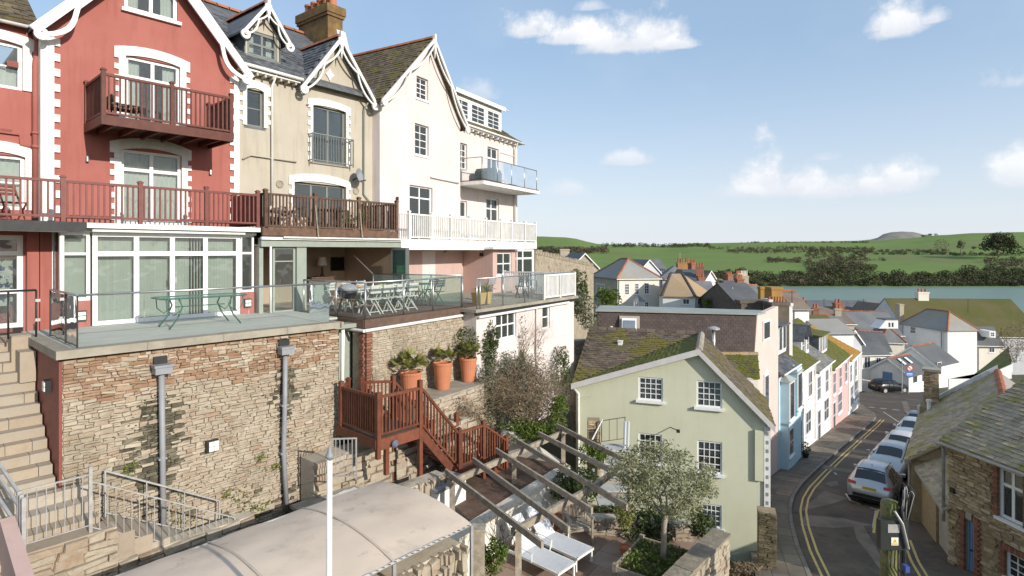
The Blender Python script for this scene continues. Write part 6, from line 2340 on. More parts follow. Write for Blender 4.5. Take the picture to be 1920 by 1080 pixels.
# wooden armchair
b = GP(1084, 1016, ZPT)
T = Thing('wooden_armchair', 'weathered slatted wooden garden armchair under the pergola', 'chair', Frame(b.x, b.y + .1, 12), (0, 0, ZPT))
w_, dp, z0 = .29, .26, ZPT
for s in (-1, 1):
 T.part('leg', MB().box(s * w_ - .025, s * w_ + .025, -dp - .025, -dp + .025, z0, z0 + .62), PERG)
 T.part('leg', MB().box(s * w_ - .025, s * w_ + .025, dp - .025, dp + .025, z0, z0 + .92), PERG)
 T.part('arm', MB().box(s * w_ - .04, s * w_ + .04, -dp - .06, dp, z0 + .623, z0 + .65), PERG)
for i in range(5):
 y = -dp + .02 + i * .1
 T.part('seat_slat', MB().box(-w_ + .02, w_ - .02, y, y + .085, z0 + .40, z0 + .42), PERG)
for i in range(6):
 x = -w_ + .06 + i * .092
 T.part('back_slat', MB().box(x - .022, x + .022, dp - .012, dp + .012, z0 + .45, z0 + .88), PERG)
T.part('top_rail', MB().prism([(-w_, dp - .02, z0 + .86), (w_, dp - .02, z0 + .86), (w_, dp - .02, z0 + .93), (0, dp - .02, z0 + .97), (-w_, dp - .02, z0 + .93)], (0, .04, 0)), PERG)
T.part('apron', MB().box(-w_, w_, -dp - .012, -dp + .012, z0 + .33, z0 + .395), PERG)
# terracotta bowl and pots
def tpot(px, py, r, h, label, leafm=None, n=60, ph=.25, z=ZPT, seed=1):
 b = GP(px, py, z)
 rr = random.Random(seed)
 T = Thing('terracotta_pot', label, 'potted plant', W, b)
 T.part('pot', MB().lathe(b, [(r * .6, 0), (r * .95, h * .85), (r * 1.06, h * .86), (r * 1.06, h), (r * .9, h), (r * .86, h * .86), (.01, h * .85)], 18), POT)
 if leafm:
  ml = MB()
  leaf_cloud(ml, b + Vector((0, 0, h + ph * .4)), (r * 1.3, r * 1.3, ph * .6), n, .09, rr, .6, asp=2.2)
  T.part('foliage', ml, leafm)
tpot(1040, 990, .24, .30, 'wide empty terracotta pot behind the sun lounger', None)
tpot(1203, 1046, .24, .26, 'terracotta bowl with dry plant beside the timber planter', LEAFS, 70, .2, seed=4)
tpot(1172, 1040, .14, .2, 'small terracotta pot of a standard shrub', None)

# ------------------------------------------------------------------ olive tree, planter and garden wall on the right
b = GP(1243, 1056, -6.85)
T = Thing('olive_tree', 'silvery green olive tree with slim pale trunk in timber planter', 'tree', W, b)
rr = random.Random(91)
mt = MB()
tips = []
f1 = b + Vector((.06, 0, 1.05))
mt.tube([b - Vector((0, 0, .1)), b + Vector((.02, 0, .4)), b + Vector((.03, .02, .8)), f1], [.075, .062, .058, .06], 9)
for k in range(8):
 a = k * .785 + .2
 branches(mt, f1, (math.cos(a) * .9, math.sin(a) * .9, .75), .55, .032, 3, rr, tips, .62, 5, (2, 3), .74, .12)
T.part('trunk', mt, mk('pale_olive_bark', (.34, .29, .23), (.25, .21, .165), 12, .9, .4, 50), smooth=True)
ml = MB()
cc = b + Vector((.03, 0, 1.78))
for t in tips:
 leaf_cloud(ml, t, (.20, .20, .16), 26, .085, rr, .7, asp=3.4)
for k in range(240):
 a = rr.uniform(0, 6.28)
 q = rr.uniform(.15, 1.0) ** .6
 zz = rr.uniform(-.75, .85)
 wd = math.sqrt(max(0, 1 - (zz * .9) ** 2))
 c = cc + Vector((math.cos(a) * 1.14 * q * wd, math.sin(a) * 1.05 * q * wd, zz * .68))
 if noise.noise(c * 1.9) < -.1:
  continue
 leaf_cloud(ml, c, (.17, .17, .13), 52, .08, rr, .7, asp=3.4)
T.part('crown', ml, LEAFO)
# planter box
T = Thing('timber_planter', 'square timber planter box around the olive trunk', 'planter', E, (0, 0, ZPT))
c = E.loc(b)
x0, x1, y0, y1 = c.x - .85, c.x + .65, c.y - .55, c.y + .75
for k in range(3):
 z0 = ZPT + .15 * k
 T.part('plank', MB().box(x0, x1, y0 - .04, y0, z0, z0 + .145), PERG)
 T.part('plank', MB().box(x0, x1, y1, y1 + .04, z0, z0 + .145), PERG)
 T.part('plank', MB().box(x0 - .04, x0, y0, y1, z0, z0 + .145), PERG)
 T.part('plank', MB().box(x1, x1 + .04, y0, y1, z0, z0 + .145), PERG)
for x, y in ((x0, y0), (x0, y1), (x1, y0), (x1, y1)):
 T.part('corner_post', MB().box(x - .05, x + .05, y - .05, y + .05, ZPT, ZPT + .5), PERG)
T.part('soil', MB().box(x0 + .002, x1 - .002, y0 + .002, y1 - .002, ZPT, ZPT + .36), SOIL)
ml = MB()
rr = random.Random(92)
for k in range(900):
 p = Vector((rr.uniform(x0 + .05, x1 - .05), rr.uniform(y0 + .05, y1 - .05), ZPT + .38 + rr.random() * .14))
 leaf(ml, p, rr.uniform(.05, .12), rr, 1.8)
T.part('ground_cover', ml, LEAFG, kind='stuff')
b2 = P(1225, 1066, 10.9)
mb = MB().lathe((b2.x, b2.y, ZPT), [(.26, 0), (.28, .7), (.30, .72), (.30, .78), (.25, .88), (.12, .95), (.0, .96)], 20)
solo('black_bin', 'round black lidded bin at the foot of garden wall', 'bin', mb, DARK, W, (b2.x, b2.y, ZPT), smooth=False)
# garden wall
wa_, wb_ = P(1350, 996, 13.1), P(1190, 1140, 10.1)
ZW = -6.4
fr_ = Frame(wa_.x, wa_.y, math.degrees(math.atan2(wb_.y - wa_.y, wb_.x - wa_.x)))
# local x runs towards the camera along the wall; the outer face is on +y
GW = Thing('garden_stone_wall', 'thick lichened stone garden wall in front of the green house', 'wall', fr_, (1.5, 0, -10.5))
L_ = 4.2
core = GW.part('core', MB().box(0, L_, -.13, .16, -10.6, ZW - .05), MORTAR)
rects = rubble_rects(0, L_, -10.4, ZW - .04, (.08, .17), (.12, .36), random.Random(95))
bas = Matrix.Translation((0, .16, 0)) @ Matrix.Rotation(math.pi, 4, 'Z') @ Matrix.Translation((-L_, 0, 0))
rubble(core, GW.b, fr_, rects, 0, .05, STONE, random.Random(96), bas, 260)
rects = rubble_rects(-.13, .16, -10.4, ZW - .04, (.1, .2), (.12, .29), random.Random(97))
bas = Matrix.Rotation(-math.pi / 2, 4, 'Z') @ Matrix.Translation((-.0, 0, 0))
rubble(core, GW.b, fr_, rects, 0, .05, STONE, random.Random(98), bas, 60)
LICH = mk('lichened_coping', (.30, .255, .19), (.21, .18, .13), 5, .95, .7, 30, stain=[(4, .52, .62, (.42, .38, .28), .6)])
rr = random.Random(99)
x = -.06
while x < L_:
 l_ = rr.uniform(.3, .55)
 mb = MB().box(x + .004, x + l_ - .004, -.19, .23, ZW - .048, ZW + .02 + rr.uniform(-.01, .012))
 GW.part('coping_stone', mb, LICH)
 x += l_

# ------------------------------------------------------------------ shrubs
def shrub(name, label, c, r, seed, leafm=None, nleaf=0, ls=.09, twigs=0, twigm=TWIG, base=None, cat='shrub', asp=2.2, tl=.5, clumps=14):
 rr = random.Random(seed)
 c = Vector(c)
 T = Thing(name, label, cat, W, base or (c - Vector((0, 0, r[2]))))
 b0 = Vector(T.b)
 mt = MB()
 tips = []
 for k in range(max(4, twigs)):
  a = rr.uniform(0, 6.28)
  sp = rr.uniform(.2, 1.0)
  branches(mt, b0 + Vector((rr.uniform(-.15, .15) * r[0], rr.uniform(-.15, .15) * r[1], 0)), (math.cos(a) * sp * r[0] / r[2], math.sin(a) * sp * r[1] / r[2], 1.0), r[2] * tl, .018 if twigs else .012, 3 if twigs else 1, rr, tips, .7, 4, (2, 3), .78)
 T.part('branches', mt, twigm)
 if leafm:
  ml = MB()
  per = max(8, nleaf // clumps)
  for k in range(clumps):
   while True:
    v = Vector((rr.uniform(-1, 1), rr.uniform(-1, 1), rr.uniform(-1, 1)))
    if v.length < 1:
     break
   q = c + Vector((v.x * r[0] * .8, v.y * r[1] * .8, v.z * r[2] * .8))
   leaf_cloud(ml, q, (r[0] * .36, r[1] * .36, r[2] * .36), per, ls, rr, .6, asp=asp)
  T.part('foliage', ml, leafm)
 return T
shrub('bare_shrub', 'large tangled leafless shrub below the pale pink wall', P(985, 735, 18.4), (1.55, 1.2, 1.4), 201, TWIG, 8000, .13, 60, tl=.62, clumps=60, asp=8)
shrub('scrub_understorey', 'olive green scrub growing through the leafless shrub', P(975, 745, 18.9), (1.65, 1.1, 1.3), 220, LEAFS, 10000, .07, clumps=80)
shrub('ivy_mound', 'glossy green ivy spreading below the leafless shrub', P(1000, 806, 17.6), (1.05, .6, .35), 202, LEAFG, 2600, .085, clumps=26)
shrub('ivy_mound', 'bright ivy patch right of the leafless shrub', P(1050, 775, 18.0), (.40, .5, .6), 203, LEAFG, 1200, .085, clumps=14)
shrub('silvery_climber', 'silvery climbing hedge hanging beside the ledge', P(915, 745, 18.2), (.42, .45, 1.25), 204, LEAFS, 3000, .075, clumps=30)
shrub('evergreen_shrub', 'dark evergreen shrub against the corner of pale pink wall', P(915, 660, 19.0), (.42, .4, 1.0), 205, LEAFD, 2600, .08, clumps=26)
shrub('evergreen_shrub', 'olive green shrub at the foot of pale pink wall', P(965, 690, 19.6), (.9, .5, .55), 206, LEAFS, 2400, .075, 8, clumps=26)
shrub('wall_climber', 'leggy climber reaching up beside the lower white window', P(978, 640, 20.6), (.35, .2, 1.2), 207, LEAFD, 220, .08, 12, tl=.7, clumps=30)
shrub('wall_climber', 'thin bare climber between the two lower white windows', P(1000, 640, 21.6), (.4, .2, 1.0), 208, LEAFS, 160, .07, 12, tl=.7, clumps=30)
shrub('wall_climber', 'dry brown climber on the ledge wall left of the hedge', P(870, 775, 16.9), (.7, .25, .7), 209, TWIG, 1200, .06, 18, clumps=26)
shrub('pergola_shrub', 'green leafy shrub inside the pergola beyond the white wall', P(1075, 905, 15.6), (.75, .6, .55), 210, LEAFD, 2600, .09, clumps=24)
shrub('pergola_shrub', 'small bright green shrub below the near pergola post', P(925, 1040, 11.0), (.32, .3, .36), 211, LEAFG, 900, .08, clumps=14)
shrub('twiggy_climber', 'bare twiggy climber on the white retaining wall', P(945, 1000, 11.8), (.28, .22, .6), 212, None, 0, .05, 9, mk('dark_twig', (.09, .07, .055), None, 5, .9), tl=.75)
shrub('glossy_shrub', 'dark glossy round shrub behind the olive trunk', P(1215, 985, 14.6), (.72, .5, .62), 213, LEAFD, 3400, .10, clumps=30)
shrub('glossy_shrub', 'green shrub between the olive tree and garden wall', P(1318, 988, 13.6), (.38, .4, .42), 214, LEAFD, 1500, .085, clumps=16)
shrub('standard_shrub', 'small yellowing standard shrub left of the glossy shrub', P(1170, 965, 14.2), (.30, .3, .38), 215, PALM, 900, .07, clumps=14, base=P(1172, 1040, 13.9))
shrub('bed_plants', 'low green bed plants along the far side of patio', P(1130, 965, 16.0), (1.1, .3, .28), 216, LEAFD, 2200, .09, clumps=30)
shrub('bed_plants', 'dry grassy plants at the foot of the green house', P(1395, 1075, 18.6), (.9, .5, .35), 217, TWIG, 1800, .16, 6, asp=7, clumps=24)
shrub('step_plants', 'green plants beside the garden steps', P(1115, 850, 17.2), (.5, .35, .45), 218, LEAFG, 1400, .09, clumps=20)
shrub('passage_shrub', 'dark shrub in the passage below the green house eaves', P(1055, 690, 22.5), (.5, .6, 1.0), 219, LEAFD, 1500, .09, clumps=20)
# low wall and steps towards the green house
T, c_ = stone_wall('bed_wall', 'low dark stone wall edging the planted bed by the patio', Frame(*GP(1100, 1000, ZPT)[:2], -8), 0, 2.6, 0, ZPT - .2, ZPT + .42, random.Random(55), hr=(.08, .15), lr=(.14, .4), limit=60, thick=.25)
T = Thing('garden_steps', 'pale slab garden steps climbing towards the green house', 'steps', W, P(1150, 900, 17))
SLABB = mk('pale_blue_grey_slab', (.47, .48, .47), (.38, .38, .36), 3, .9, .3, 40, stain=[(3, .55, .7, (.15, .13, .1), .8)])
for k, (px, py, Y) in enumerate(((1147, 838, 18.9), (1143, 862, 18.4), (1146, 886, 17.9), (1150, 912, 17.4), (1155, 938, 16.9))):
 c = P(px, py, Y)
 T.part('tread', MB().box(c.x - .55, c.x + .5, c.y - .3, c.y + .32, c.z - .06, c.z), SLABB)
 T.part('riser', MB().box(c.x - .5, c.x + .45, c.y - .2, c.y + .3, c.z - .45, c.z - .063), CONC)
T = Thing('handrail', 'thin iron handrail at the top of the garden steps', 'railing', W, P(1150, 838, 19.2))
a, b = P(1128, 828, 19.6), P(1172, 822, 19.2)
railing(T, a, b, .72, mk('rusty_iron', (.25, .24, .17), (.2, .18, .12), 6, .7), (0, 1), .26, .02, .03, .025, .0, cap=False, ph=0)
T = Thing('white_posts', 'pair of pale blue grey posts beside the garden steps', 'posts', W, P(1175, 870, 19.0))
for k in (0, 1):
 c = P(1170 + 6 * k, 865, 18.8)
 T.part('post', MB().tube([(c.x, c.y, c.z - .4), (c.x + .04, c.y, c.z + 1.3)], .045, 8), mk('pale_blue_paint', (.52, .56, .58), None, 3, .7))
c = P(1113, 835, 19.8)
T, c_ = stone_wall('brick_pier', 'weathered brick pier at the corner of the green house', Frame(c.x - .2, c.y, -5), 0, .42, 0, c.z - 1.2, c.z + .85, random.Random(58), STONED, MORTARD, (.07, .09), (.14, .24), .03, .4, 60, cat='pier')
T = Thing('leaning_ladder', 'pale leaning timber trellis by the garden steps', 'trellis', W, P(1095, 860, 18.6))
for k in range(7):
 a = P(1086 + 4 * k, 872 - 8 * k, 18.6)
 T.part('bar', MB().bar(a, a + Vector((.36, .1, .62)), .03, .03), PERG if k % 2 else WHITE)
c = P(1122, 880, 17.6)
solo('tree_stump', 'leaning split timber stump beside the garden steps', 'stump', MB().tube([(c.x, c.y, c.z - .8), (c.x + .03, c.y, c.z), (c.x + .12, c.y, c.z + .55)], [.17, .14, .12], 10), PERG, W, smooth=True)

c = P(1436, 960, 18.9)
stone_wall('stone_pier', 'square dark stone pier at the street corner of the green house', Frame(c.x - .25, c.y, -19), 0, .55, 0, c.z - 2.4, c.z, random.Random(59), mk('dark_mossy_stone', (.10, .085, .05), (.16, .13, .08), 5, .95, .6, 28, rnd=.35), MORTARD, (.06, .12), (.14, .3), .03, .5, 60, cat='pier')
# ------------------------------------------------------------------ utility pole
pt = P(1668, 938, 10.0)
T = Thing('utility_pole', 'mossy wooden telegraph pole with grey box and hanging cables', 'utility pole', W, (pt.x, pt.y, zr(10)))
POLE = mk('mossy_pole', (.24, .22, .11), (.15, .13, .08), 6, .95, .6, 30, moss=(5, .5, .6, (.10, .12, .02), (.2, .2, .06)))
T.part('shaft', MB().tube([(pt.x, pt.y, zr(10) - .5), (pt.x, pt.y, -6), (pt.x, pt.y, pt.z - .12), (pt.x, pt.y, pt.z - .02), (pt.x, pt.y, pt.z)], [.16, .145, .14, .13, .08], 14), POLE, smooth=True)
bx = MB()
c = P(1672, 1000, 9.78)
bx.box(c.x - .22, c.x + .22, c.y - .06, c.y + .06, c.z - .24, c.z + .24)
GBOX = mk('grey_metal_box', (.04, .043, .04), (.03, .033, .03), 3, .4)
o = T.part('junction_box', bx, GBOX)
T.part('box_lid', MB().box(c.x - .235, c.x + .235, c.y - .075, c.y - .062, c.z - .25, c.z + .25), GBOX, o)
T.part('handle_plate', MB().box(c.x - .12, c.x + .08, c.y - .086, c.y - .077, c.z + .05, c.z + .19), GALV, o)
s = MB().box(c.x - .065, c.x + .055, c.y - .088, c.y - .078, c.z - .16, c.z - .03)
sg = T.part('warning_sign', s, WHITE, label='small white sign with a yellow warning triangle')
T.part('warning_triangle', MB().xz([(c.x - .045, c.z - .115), (c.x + .035, c.z - .115), (c.x - .005, c.z - .045)], c.y - .091, c.y - .0885), mk('warning_yellow', (.75, .52, .03), None, 3, .5), sg)
T.part('warning_symbol', MB().xz([(c.x - .012, c.z - .108), (c.x + .004, c.z - .085), (c.x - .006, c.z - .085), (c.x + .006, c.z - .062), (c.x - .010, c.z - .09), (c.x + .0, c.z - .09)], c.y - .093, c.y - .0912), DARK, sg)
T.part('sign_text', MB().box(c.x - .055, c.x + .045, c.y - .0905, c.y - .0885, c.z - .145, c.z - .128), mk('warning_orange', (.6, .3, .03), None, 3, .5), sg)
rr = random.Random(12)
for k in range(11):
 a = c + Vector((rr.uniform(.16, .24), rr.uniform(-.1, .1), .35 + rr.uniform(0, .1)))
 m1 = a + Vector((rr.uniform(0, .14), 0, .30 + rr.uniform(0, .12)))
 m2 = m1 + Vector((rr.uniform(.04, .12), 0, rr.uniform(-.06, .04)))
 e = c + Vector((.2 + rr.uniform(-.02, .02), -.02, .05))
 T.part('cable', MB().tube([c + Vector((.19, -.05, -.2)), a, (a + m1) / 2 + Vector((.01, 0, .02)), m1, (m1 + m2) / 2 + Vector((0, 0, .04)), m2, e], .008, 5), DARK if k % 4 else GALV, smooth=True)
for k in range(4):
 x = c.x - .12 + k * .06
 T.part('cable', MB().tube([(x, c.y - .09, c.z - .24), (x - .05, c.y - .14, c.z - .5), (x + .06, c.y - .16, c.z - .72), (x + .1, c.y - .08, -9.5)], .011, 5), DARK, smooth=True)
T.part('conduit', MB().tube([(c.x + .24, c.y + .05, c.z + .35), (c.x + .24, c.y + .05, -10.0)], .035, 8), DARK)
T.part('tie', MB().tube([(c.x - .02, c.y - .10, c.z + .42), (c.x + .10, c.y - .12, c.z + .22), (c.x + .2, c.y - .12, c.z - .2)], .022, 6), GALV)
T.part('clip', MB().box(c.x + .10, c.x + .17, c.y - .2, c.y - .1, c.z - .56, c.z - .46), mk('blue_plastic', (.05, .09, .3), None, 3, .5))
# ================================================================== green house
H = Frame(2.47, 22.26, -19.4)
T = Thing('green_house', 'pale green gabled house with white sash windows beside the street', 'house', H, (3.4, 0, -10.9))
HW, HA, HZ = 6.8, 4.52, -3.58
wr_ = [RX(H, *q) for q in ((1197, 706, 1243, 753), (1306, 713, 1354, 766), (1197, 811, 1241, 868), (1307, 825, 1354, 890), (1315, 943, 1353, 992))]
mb = MB()
facade(mb, [(0, -5.2), (HA, HZ - .1), (HW, -5.9)], -11.2, wr_, 0, .12)
mb.quad((0, 5, -11.2), (0, 0, -11.2), (0, 0, -5.2), (0, 5, -5.2))
mb.quad((HW, 0, -11.2), (HW, 4.2, -11.2), (HW, 4.2, -5.9), (HW, 0, -5.9))
mb.quad((0, 8, -11.2), (HW, 8, -11.2), (HW, 8, -5.9), (0, 8, -5.9))
T.part('wall', mb, GREENH)
for k, w_ in enumerate(wr_):
 window(T, *w_, .03, 4, 4 if k < 4 else 4, ft=.06, bt=.028, sill=.14, curtain=('full', 'full', None, 'half', 'full')[k])
Lp, Ap, Jp, Mp = Vector((-.14, -.2, -5.15)), Vector((HA, -.2, HZ + .02)), Vector((HA, 4.16, HZ + .02)), Vector((-.35, 4.16, HZ + .02))
mb = MB()
slab_poly(mb, [Lp, Ap, Jp], .08)
r1 = T.part('roof', mb, MOSSY)
slates(r1, T.b, H, [Lp, Ap, Jp], Jp, Ap, MOSSY, .24, .17, .025, limit=150)
mb = MB()
slab_poly(mb, [Lp, Jp, Mp], .08)
r2 = T.part('roof', mb, SLATEB)
slates(r2, T.b, H, [Lp, Jp, Mp], Mp, Jp, SLATEB, .25, .165, .026, limit=300)
R0, R1 = Vector((HW + .22, -.2, -6.08)), Vector((HW + .22, 4.2, -6.08))
mb = MB()
slab_poly(mb, [R0, Ap, Jp + Vector((0, .04, 0)), R1], .08)
r3 = T.part('roof', mb, SLATEM)
slates(r3, T.b, H, [R0, Ap, Jp, R1], R0, R1, SLATEM, .25, .17, .026, limit=120)
mb = MB()
slab_poly(mb, [Mp, Jp, (HA + 1.5, 8.2, -5.6), (-.3, 8.2, -5.6)], .08)
T.part('roof', mb, SLATEB)
ridge_tiles(T, Ap + Vector((0, .0, .02)), Jp + Vector((0, 0, .02)), CONC, .14, .4)
ridge_tiles(T, Mp + Vector((0, 0, .02)), Jp + Vector((-.2, 0, .02)), SLATEB, .13, .4)
BARGE = mk('pale_grey_barge_board', (.60, .58, .56), (.54, .52, .50), 3, .7)
for a, b in ((Lp, Ap), (Ap, R0)):
 T.part('barge_board', MB().prism([a + Vector((0, -.03, .05)), b + Vector((0, -.03, .05)), b + Vector((0, -.03, -.17)), a + Vector((0, -.03, -.17))], (0, .035, 0)), BARGE)
pipe(T, [(-.05, -.12, -5.3), (.12, -.07, -5.5), (.12, -.07, -10.9)], .045)
T.part('corner_board', MB().box(HW - .12, HW + .08, -.06, -.002, -9.6, -6.1), WHITE)
for k in range(11):
 T.part('corner_block', MB().box(HW - .05, HW + .02, -.075, -.061, -9.4 + k * .3, -9.28 + k * .3), GREYP)
T.part('buttress', MB().box(HW - .42, HW - .14, -.10, -.002, -8.0, -6.25), GREENH)
p = H.hit(1193, 635, y=3.0)
# small roof vent on the main slope
f = .72
c = Lp.lerp(Mp, f) + Vector((1.55, 0, 0))
T.part('roof_vent', MB().box(c.x - .09, c.x + .09, c.y - .12, c.y + .06, c.z - .02, c.z + .14).box(c.x - .11, c.x + .11, c.y - .16, c.y + .08, c.z + .14, c.z + .17), WHITE)
p = H.hit(1272, 806, y=-.3)
T.part('wall_lamp', MB().bar((p.x - .3, -.01, p.z - .02), (p.x, -.42, p.z), .025, .025).box(p.x - .06, p.x + .06, -.5, -.40, p.z - .05, p.z + .05), DARK)
# metal flue behind the ridge
c = P(1338, 640, 26.5)
S = Thing('metal_flue', 'shiny metal flue with a round cap behind the green house ridge', 'flue', W, (c.x, c.y, c.z - 1))
S.part('pipe', MB().tube([(c.x, c.y, c.z - 1), (c.x, c.y, c.z + .55)], .08, 10), STEEL, smooth=True)
S.part('cap', MB().lathe((c.x, c.y, c.z + .55), [(.28, .0), (.28, .06), (.1, .14), (.0, .15)], 16), GALV)
# low mossy outbuildings behind it
def lean_roof(name, label, px0, px1, py_r, py_e, Yr, Ye, mat, wall, over=.0, tile=LICHEN, lim=160, zb=-11.5):
 a, b = P(px0, py_r, Yr), P(px1, py_r, Yr)
 c, d = P(px1 + over, py_e, Ye), P(px0, py_e, Ye)
 d.z = c.z
 T = Thing(name, label, 'outbuilding', W, ((a.x + b.x) / 2, Yr, zb))
 mb = MB()
 slab_poly(mb, [d, c, b, a], .08)
 r = T.part('roof', mb, mat)
 slates(r, T.b, W, [d, c, b, a], d, c, mat, .25, .18, .026, limit=lim)
 mb = MB()
 mb.prism([(d.x + .05, d.y + .05, zb), (c.x - .05, c.y + .05, zb), (b.x - .05, b.y, zb), (a.x + .05, a.y, zb)], (0, 0, c.z - .1 - zb))
 T.part('wall', mb, wall)
 ridge_tiles(T, a + Vector((0, 0, .02)), b + Vector((0, 0, .02)), tile, .13, .4)
 return T
lean_roof('outbuilding', 'low outbuilding with yellow lichened ridge between green and pink houses', 1343, 1409, 641, 665, 29.0, 27.6, MOSSY, PINKW, tile=ORANGE, lim=80)
lean_roof('outbuilding', 'mossy slate outbuilding roof just behind the green house', 1350, 1421, 664, 708, 27.4, 25.6, MOSSY, GREENH, 4, lim=140)
mb = MB()
a = P(1383, 735, 24.6)
mb.box(a.x, a.x + .75, a.y, a.y + .5, a.z - 3, a.z + .5)
solo('parapet', 'small pale parapet between the mossy roofs and the pink wall', 'parapet', mb, PINKW)

# ------------------------------------------------------------------ pink end building with the mansard
RD = Frame(14.35, 31.0, 51.53)
M = Frame(4.4, 29.6, -12.8)
T = Thing('mansard_building', 'long brown slated mansard building with a pink street end', 'building', M, (4, 2, -11.5))
LM = 7.65
mb = MB()
slab_poly(mb, [(0, -.9, -5.8), (LM - .35, -.9, -5.8), (LM - .02, 0, -3.12), (0, 0, -3.12)], .08)
MANS = mk('brown_mansard_slate', (.105, .078, .068), (.085, .065, .058), 2, .85, .25, 30, rnd=.12)
r = T.part('roof', mb, MANS)
slates(r, T.b, M, [(.05, -.9, -5.8), (LM - .5, -.9, -5.8), (LM - .16, 0, -3.12), (.05, 0, -3.12)], (0, -.9, -5.8), (LM, -.9, -5.8), MANS, .22, .14, .008, limit=120)
mb = MB()
mb.prism([(-.1, -.12, -3.11), (LM + .02, -.12, -3.11), (9.15, 3.2, -3.28), (-.1, 3.6, -3.22)], (0, 0, .09))
T.part('flat_roof', mb, LEAD)
T.part('wall', MB().prism([(.05, -.85, -11.5), (7.1, -.75, -11.5), (9.0, 3.1, -11.5), (.05, 3.4, -11.5)], (0, 0, 5.72)), PINKW)
T.part('wall', MB().prism([(-.02, -.9, -6.2), (-.02, 0, -3.15), (-.02, 3.4, -3.1), (-.02, 3.4, -6.2)], (.06, 0, 0)), SLATE)
# pink street end
def rd(t, z, y=0.0):
 return M.loc(RD.m @ Vector((t, y, z)))
prof = [(-4.75, -11.6), (-4.62, -5.8), (-3.98, -3.14), (-.1, -2.98), (-.1, -12.2)]
mb = MB()
vec = (rd(0, 0, .25) - rd(0, 0, 0))
mb.prism([rd(t, z) for t, z in prof], vec)
PINKE = mk('soft_pink_render', (.68, .52, .47), (.64, .485, .435), 1.2, .85, .2, 45, streak=.15)
T.part('end_wall', mb, PINKE)
for t0, t1, z0, z1 in ((-3.1, -1.9, -4.5, -3.5), (-2.9, -2.1, -8.0, -6.2)):
 mb = MB()
 mb.prism([rd(t0, z0, -.06), rd(t1, z0, -.06), rd(t1, z1, -.06), rd((t0 + t1) / 2, z1 + (.25 if z1 < -5 else 0), -.06), rd(t0, z1, -.06)], vec * .2)
 o = T.part('window', mb, WHITEW)
 mb = MB()
 mb.prism([rd(t0 + .1, z0 + .1, -.075), rd(t1 - .1, z0 + .1, -.075), rd(t1 - .1, z1 - .1, -.075), rd(t0 + .1, z1 - .1, -.075)], vec * .05)
 T.part('pane', mb, GLASSF, o)
# roof light and cheek
a = M.hit(1167, 600, y=-.35)
mb = MB().prism([(a.x - .15, -.15, -3.3), (a.x + .85, -.15, -3.3), (a.x + .85, -.80, -4.6), (a.x - .15, -.80, -4.6)], (0, .3, .0))
T.part('dormer', mb, mk('pale_tan_board', (.42, .35, .28), (.38, .32, .25), 3, .8))
mb = MB().prism([(a.x - .02, -.36, -3.42), (a.x + .70, -.36, -3.42), (a.x + .70, -.98, -4.6), (a.x - .02, -.98, -4.6)], (0, .05, .03))
o = T.part('roof_light', mb, WHITEW)
mb = MB().prism([(a.x + .05, -.44, -3.5), (a.x + .63, -.44, -3.5), (a.x + .63, -.99, -4.55), (a.x + .05, -.99, -4.55)], (0, .02, .012))
T.part('pane', mb, mk('sky_reflecting_glass', (.16, .20, .23), (.2, .24, .27), 2, .05, spec=1.0), o)
a = M.hit(1146, 616, y=-.5)
T.part('vent_pipe', MB().tube([(a.x, -.5, a.z - .3), (a.x, -.5, a.z + .12)], .08, 10), PINKW)

# ------------------------------------------------------------------ terraced houses along the street
def basis_w(T):
 return Matrix.Identity(4)
def flat_win(T, Bm, x0, x1, z0, z1, cols=2, rows=2, fm=WHITEW, gm=GLASSF, proud=.03, ft=.07, bt=.04, name='window', sill=True):
 def tr(mb):
  if Bm is not None:
   mb.v = [tuple(Bm @ Vector(v)) for v in mb.v]
  return mb
 y = -proud
 mb = MB()
 mb.box(x0, x0 + ft, y, .03, z0, z1).box(x1 - ft, x1, y, .03, z0, z1).box(x0 + ft, x1 - ft, y, .03, z0, z0 + ft).box(x0 + ft, x1 - ft, y, .03, z1 - ft, z1)
 for i in range(1, cols):
  x = x0 + (x1 - x0) * i / cols
  mb.box(x - bt / 2, x + bt / 2, y + .004, .03, z0 + ft, z1 - ft)
 for i in range(1, rows):
  z = z0 + (z1 - z0) * i / rows
  mb.box(x0 + ft, x1 - ft, y + .006, .03, z - bt / 2, z + bt / 2)
 if sill:
  mb.box(x0 - .06, x1 + .06, y - .06, .02, z0 - .08, z0 - .002)
 o = T.part(name, tr(mb), fm)
 mb = MB().box(x0 + ft, x1 - ft, -.012, .02, z0 + ft, z1 - ft)
 T.part('pane', tr(mb), gm, o)
 return o
def gable_x(T, x0, x1, y0, y1, ze, zr_, roofm, over=.18, tile=None, ym=None, slate=True, lim=120, sw=.27, sh=.2):
 ym = ym if ym is not None else (y0 + y1) / 2
 f = [(x0 - .06, y0 - over, ze - over * (zr_ - ze) / (ym - y0)), (x1 + .06, y0 - over, ze - over * (zr_ - ze) / (ym - y0)), (x1 + .06, ym, zr_), (x0 - .06, ym, zr_)]
 mb = MB()
 slab_poly(mb, f, .09)
 r = T.part('roof', mb, roofm)
 if slate:
  slates(r, T.b, T.fr, f, f[0], f[1], roofm, sw, sh, .026, limit=lim)
 mb = MB()
 slab_poly(mb, [(x1 + .06, y1 + over, ze - .1), (x0 - .06, y1 + over, ze - .1), (x0 - .06, ym, zr_), (x1 + .06, ym, zr_)], .09)
 T.part('roof', mb, roofm)
 if tile:
  ridge_tiles(T, (x0, ym, zr_ + .02), (x1, ym, zr_ + .02), tile)
 return r
